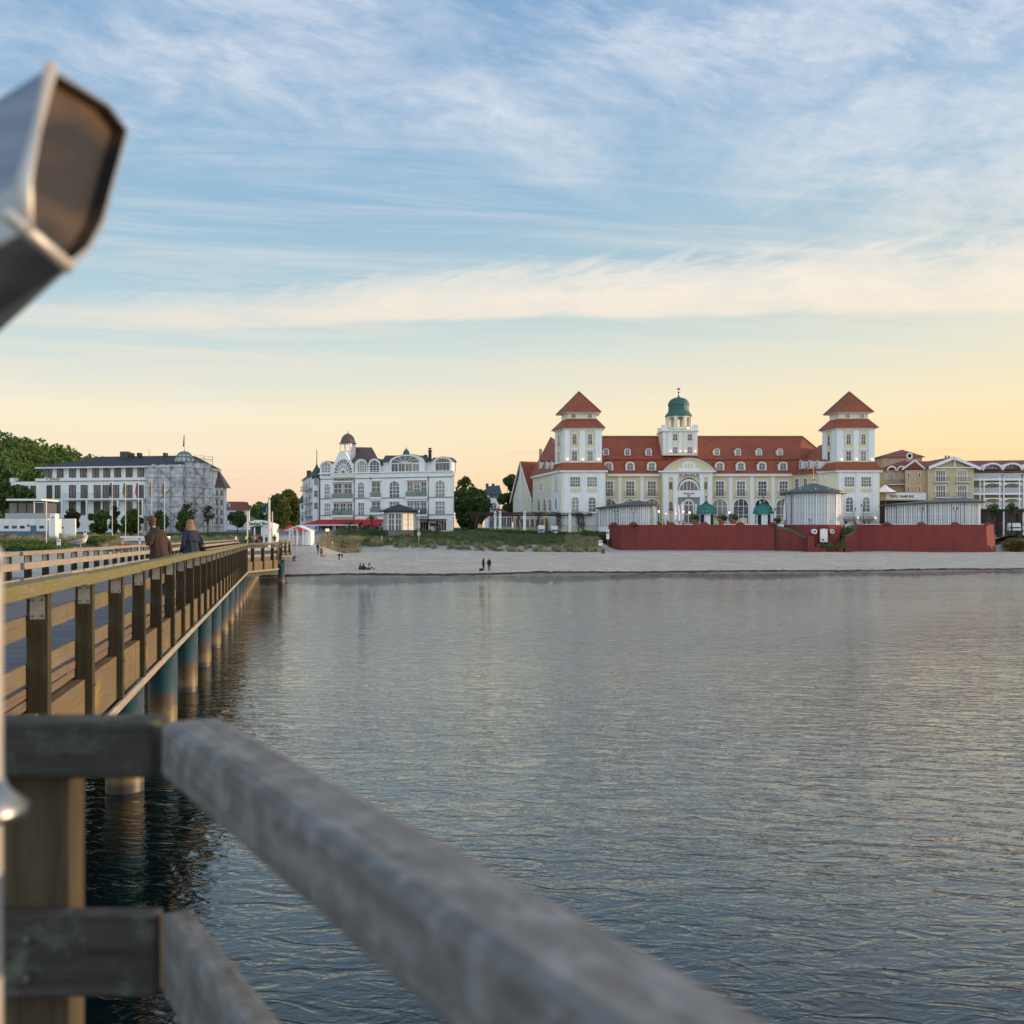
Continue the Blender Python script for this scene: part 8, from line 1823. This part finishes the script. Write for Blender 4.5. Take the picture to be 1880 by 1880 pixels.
        for z, rx, ry, cy in ((P['neck'].z + .05 * s, .078, .078, 0), (P['neck'].z - .0 * s, .10, .09, -.01), (P['neck'].z - .09 * s, .175, .13, -.02), (P['neck'].z - .22 * s, .215, .16, -.03), (P['neck'].z - .30 * s, .225, .17, -.035)):
            rr.append([mb.pt(WM[t.name] @ Vector((rx * s * math.cos(2 * math.pi * k / n), P['neck'].y + cy * s + (ry + .01 * math.sin(k * 2.2)) * s * math.sin(2 * math.pi * k / n), z - .02 * s * math.sin(k * .9)))) for k in range(n)])
        for A, B in zip(rr, rr[1:]):
            for k in range(n): mb.face((A[k], A[(k + 1) % n], B[(k + 1) % n], B[k]))
        o = mb.build('cape_collar', M_[top], t, smooth=True); so = o.modifiers.new('s', 'SOLIDIFY'); so.thickness = .014; so.offset = 1
    hp = P['head']; mb = MB(WM[t.name]); f = 1.06 if long_hair else 1.0
    c = hp + V(0, -.024, .036); mb.lathe([(.096 * f * s * math.sin(math.pi * k / 8), -.096 * f * s * math.cos(math.pi * k / 8)) for k in range(9)], c, 14, sx=.95, sy=1.06)
    c = hp + V(0, -.048, -.03); mb.lathe([(.072 * f * s * math.sin(math.pi * k / 6), -.078 * s * math.cos(math.pi * k / 6)) for k in range(7)], c, 12, sx=1.05)
    if long_hair:
        lv = ((.06, .09, .08, -.03), (-.05, .125, .095, -.04), (-.14, .14, .095, -.07), (-.24, .12, .075, -.10), (-.33, .06, .04, -.12)); rr = []
        for dz, rx, ry, dy in lv: rr.append([mb.pt(hp + V((rx + .008 * math.sin(k * 2.1)) * math.cos(2 * math.pi * k / 16), dy + (ry + .008 * math.cos(k * 2.7)) * math.sin(2 * math.pi * k / 16), dz)) for k in range(16)])
        for A, B in zip(rr, rr[1:]):
            for k in range(16): mb.face((A[k], A[(k + 1) % 16], B[(k + 1) % 16], B[k]))
        mb.face(rr[0]); mb.face(rr[-1][::-1])
    mb.build('hair', M_[hair], t, smooth=True)
    if detail:
        for sg in (-1, 1):
            mb = MB(WM[t.name]); mb.ball(hp + V(.030 * sg, .070, .008), .011 * s, 8, 6); mb.build('eye', M_['white_trim'], t, smooth=True)
            mb = MB(WM[t.name]); mb.ball(hp + V(.079 * sg, -.002, -.008), .016 * s, 8, 6, sz=1.7); mb.build('ear', M_['skin'], t, smooth=True)
        mb = MB(WM[t.name]); c = hp + V(0, .074, -.058); mb.box(c.x - .022 * s, c.x + .022 * s, c.y - .006, c.y + .006, c.z - .005, c.z + .005); mb.build('mouth', mat('lip', (.35, .12, .10), .5) if 'lip' not in M_ else M_['lip'], t)
    return t
def on_pier(px, off_m):
    """a spot on the deck, off_m metres left of the eye line of the right railing, seen at column px"""
    Y = off_m * F / (517 - px); return Vector((wx(px, Y), Y, DZ))
pm = on_pier(296, 2.44); pw = on_pier(352, 2.46)
person('person in a long brown coat walking on the pier, head bowed, hand near the mouth', pm, PRZ + R(68), 1.76, 'coat_brown', 'jeans', 'hair_brown', coat=.36, pose='walk', bow=.9, hand_up=True, detail=True)
person('person with long auburn hair and navy jacket, shoulder bag, walking on the pier', pw, PRZ + R(40), 1.80, 'navy', 'jeans', 'hair_blonde', long_hair=True, coat=.72, pose='walk', bow=.2, detail=True, female=True)
def bag():
    M = Matrix.Translation(pw) @ Matrix.Rotation(PRZ + R(40), 4, 'Z')
    t = thing('shoulder_bag', 'small dark shoulder bag with a yellow tag carried by the person in navy', 'bag', M @ Vector((.32, -.05, .85)), PRZ + R(40)); mb = MB(M); mb.box(.27, .36, -.17, .12, .86, 1.08); mb.build('pouch', M_['black_cloth'], t, bevel=.02); mb = MB(M); mb.tube([(.31, -.15, 1.06), (.26, -.10, 1.3), (.17, -.02, 1.49), (.26, .06, 1.3), (.31, .10, 1.06)], .012, 5); mb.build('strap', M_['black_cloth'], t)
    mb = MB(M); mb.ball((.40, -.02, .93), .075, 12, 8); mb.build('tag', M_['yellow_cloth'], t, smooth=True)
bag()
def ground_at(px, Y): X = wx(px, Y); return Vector((X, Y, ground(X, Y) - .02))
person('dark clad person standing at the waterline, right one of the pair', ground_at(898, 130), R(175), 1.62, 'black_cloth', 'black_cloth', 'hair_dark', coat=.75)
person('dark clad person with long hair at the waterline, left one of the pair', ground_at(887.5, 130.2), R(-60), 1.60, 'black_cloth', 'black_cloth', 'hair_dark', long_hair=True)
p = ground_at(883.5, 129.8); t = thing('bag', 'black bag lying on the sand at the feet of the standing pair', 'bag', p); mb = MB(); mb.box(p.x - .25, p.x + .2, p.y - .15, p.y + .15, p.z, p.z + .32); mb.build('body', M_['black_cloth'], t, bevel=.06); mb = MB(); mb.tube([(p.x - .12, p.y, p.z + .3), (p.x - .02, p.y, p.z + .42), (p.x + .08, p.y, p.z + .3)], .015, 5); mb.build('handle', M_['black_cloth'], t)
person('person in black sitting on the sand, leftmost of the seated group', ground_at(660.5, 131), R(-75), 1.75, 'black_cloth', 'black_cloth', 'hair_dark', pose='sit')
person('person in dark clothes sitting low on the sand between two others', ground_at(666.5, 130.4), R(-60), 1.6, 'navy', 'black_cloth', 'hair_dark', long_hair=True, pose='sit')
person('person in a pink top sitting on the sand, right of the seated group', ground_at(677, 130.5), R(-80), 1.70, 'pink_cloth', 'black_cloth', 'hair_dark', long_hair=True, pose='sit')
person('small person in a red jacket standing on the sand by the dune', ground_at(590, 152), R(20), 1.58, 'red_cloth', 'black_cloth', 'hair_dark')
person('person in a dark jacket with teal trousers on the sand path', ground_at(583.5, 158), R(-30), 1.72, 'navy', 'teal_cloth', 'hair_dark')
person('person in dark clothes bending down to the sand beside the dune', ground_at(623, 156), R(-100), 1.65, 'black_cloth', 'black_cloth', 'hair_dark', pose='bend')
person('person in a white top walking by the pale grass at the promenade', ground_at(610, 186), R(100), 1.65, 'white_cloth', 'grey_cloth', 'hair_dark')
def dog():
    p = ground_at(594.5, 151.5); t = thing('dog', 'small sandy coloured dog beside the person in red', 'dog', p, R(70)); V = Vector
    J = dict(hip=(V((0, -.20, .32)), .075), mid=(V((0, 0, .30)), .08), chest=(V((0, .18, .33)), .095), neck=(V((0, .28, .42)), .06), head=(V((0, .34, .50)), .065), muz=(V((0, .44, .47)), .03), tail=(V((0, -.30, .42)), .02), tail2=(V((0, -.36, .52)), .012))
    E = [('hip', 'mid'), ('mid', 'chest'), ('chest', 'neck'), ('neck', 'head'), ('head', 'muz'), ('hip', 'tail'), ('tail', 'tail2')]
    for sg, n in ((-1, 'l'), (1, 'r')):
        J['fk' + n] = (V((.06 * sg, .19, .17)), .028); J['ff' + n] = (V((.06 * sg, .20, .02)), .022); J['hk' + n] = (V((.06 * sg, -.16, .20)), .035); J['hh' + n] = (V((.06 * sg, -.25, .12)), .02); J['hf' + n] = (V((.06 * sg, -.21, .02)), .022); J['ear' + n] = (V((.04 * sg, .32, .57)), .015)
        E += [('chest', 'fk' + n), ('fk' + n, 'ff' + n), ('hip', 'hk' + n), ('hk' + n, 'hh' + n), ('hh' + n, 'hf' + n), ('head', 'ear' + n)]
    skin_mesh('body', J, E, 'mid', mat('fur_sand', (.42, .22, .10), .9), t, 1)
dog()
crowd = [(459, 150, 'navy', 'jeans', 'dark blue jacket', 0), (464, 152, 'orange_cloth', 'jeans', 'rust brown coat', 30), (468, 158, 'white_cloth', 'jeans', 'white sleeves', -60), (471.5, 160, 'red_cloth', 'black_cloth', 'dark red top', 90), (476, 156, 'black_cloth', 'grey_cloth', 'black jacket and pale trim', 120), (480.5, 158, 'navy', 'black_cloth', 'navy hoodie', -20), (489, 162, 'purple_cloth', 'jeans', 'deep purple jacket', 60), (433, 156, 'white_cloth', 'grey_cloth', 'light grey shirt, leftmost', -90),
         (504, 160, 'black_cloth', 'black_cloth', 'black coat behind the flagpole', 10), (513, 164, 'pink_cloth', 'jeans', 'pale pink top', 200), (518, 163, 'purple_cloth', 'navy', 'violet sweater', 160), (524, 166, 'purple_cloth', 'black_cloth', 'dark violet coat, rightmost', 40), (452, 154, 'yellow_cloth', 'black_cloth', 'mustard jacket', 70)]
for k, (px, Y, a, b, w_, ang) in enumerate(crowd):
    z = max(DZ, ground(wx(px, Y), Y)) if px < 507 else ground(wx(px, Y), Y)
    person('distant person at the pier entrance, %s' % w_, (wx(px, Y), Y, z), R(ang), 1.6 + .05 * (k % 5), a, b, ('hair_dark', 'hair_brown', 'hair_blonde')[k % 3], pose='walk' if k % 2 else 'stand', group='people at the pier entrance', long_hair=k % 3 == 2)
z = TZ + .12
for k, (px, Y, a, w_) in enumerate(((1209, 209.5, 'teal_cloth', 'teal top by the left lamp'), (1213, 209.6, 'yellow_cloth', 'olive yellow top'), (1219, 209.3, 'red_cloth', 'dark red top'), (1226, 209.3, 'black_cloth', 'black coat'), (1553, 209.5, 'navy', 'navy jacket right of the round pavilion'), (1587, 212, 'black_cloth', 'black coat under the grey awning'), (1595, 212.5, 'black_cloth', 'black coat by the tower corner'), (1570, 213, 'orange_cloth', 'brown jacket right of the round pavilion'))):
    person('person on the terrace, %s' % w_, (wx(px, Y), Y, z), R(40 * k), 1.7, a, 'black_cloth', 'hair_dark', group='people on the terrace')
for px, Yp, a, w_ in ((799.5, 213.5, 'black_cloth', 'black clothes, at the hotel door'), (808, 214.3, 'grey_cloth', 'grey clothes, just inside the hotel door')):
    person('person in %s' % w_, (wx(px, Yp), Yp - 1.6, 6.0), R(160), 1.75, a, 'black_cloth', 'hair_dark')

def gull():
    Y = 34.6; X = wx(148, Y); z = RT; t = thing('gull', 'grey and white gull standing on the left railing of the pier', 'gull', (X, Y, z), R(-70)); V = Vector   # local +y = beak direction
    J = dict(tail=(V((0, -.30, .17)), (.045, .02)), rump=(V((0, -.17, .205)), (.07, .055)), mid=(V((0, -.02, .235)), (.105, .10)), breast=(V((0, .12, .265)), (.09, .095)), neck=(V((0, .17, .36)), .052), head=(V((0, .19, .425)), .055), face=(V((0, .235, .425)), .032))
    skin_mesh('body', J, [('tail', 'rump'), ('rump', 'mid'), ('mid', 'breast'), ('breast', 'neck'), ('neck', 'head'), ('head', 'face')], 'mid', mat('gull_white', (.72, .66, .58), .7, (.50, .44, .38), 18), t, 2)
    for sg in (-1, 1):
        W_ = dict(a=(V((.085 * sg, .10, .28)), (.025, .06)), b=(V((.10 * sg, -.04, .26)), (.022, .075)), c=(V((.075 * sg, -.22, .22)), (.016, .045)), d=(V((.035 * sg, -.40, .20)), (.01, .018)))
        skin_mesh('wing', W_, [('a', 'b'), ('b', 'c'), ('c', 'd')], 'b', mat('gull_grey', (.30, .29, .29), .8, (.20, .19, .19), 14) if 'gull_grey' not in M_ else M_['gull_grey'], t, 1)
        mb = MB(WM[t.name]); mb.tube([(.035 * sg, .0, .17), (.035 * sg, -.01, .09), (.035 * sg, .005, .01)], .011, 6); mb.tube([(.035 * sg, .0, .008), (.035 * sg, .055, .006)], .012, 5); mb.build('leg', M_['pink_cloth'], t)
        mb = MB(WM[t.name]); mb.ball((.045 * sg, .205, .435), .008, 6, 5); mb.build('eye', M_['black_cloth'], t)
    mb = MB(WM[t.name]); mb.tube([(0, .25, .422), (0, .29, .418), (0, .315, .405)], .013, 6, r2=.004); mb.build('beak', mat('beak', (.10, .08, .07), .5), t)
gull()
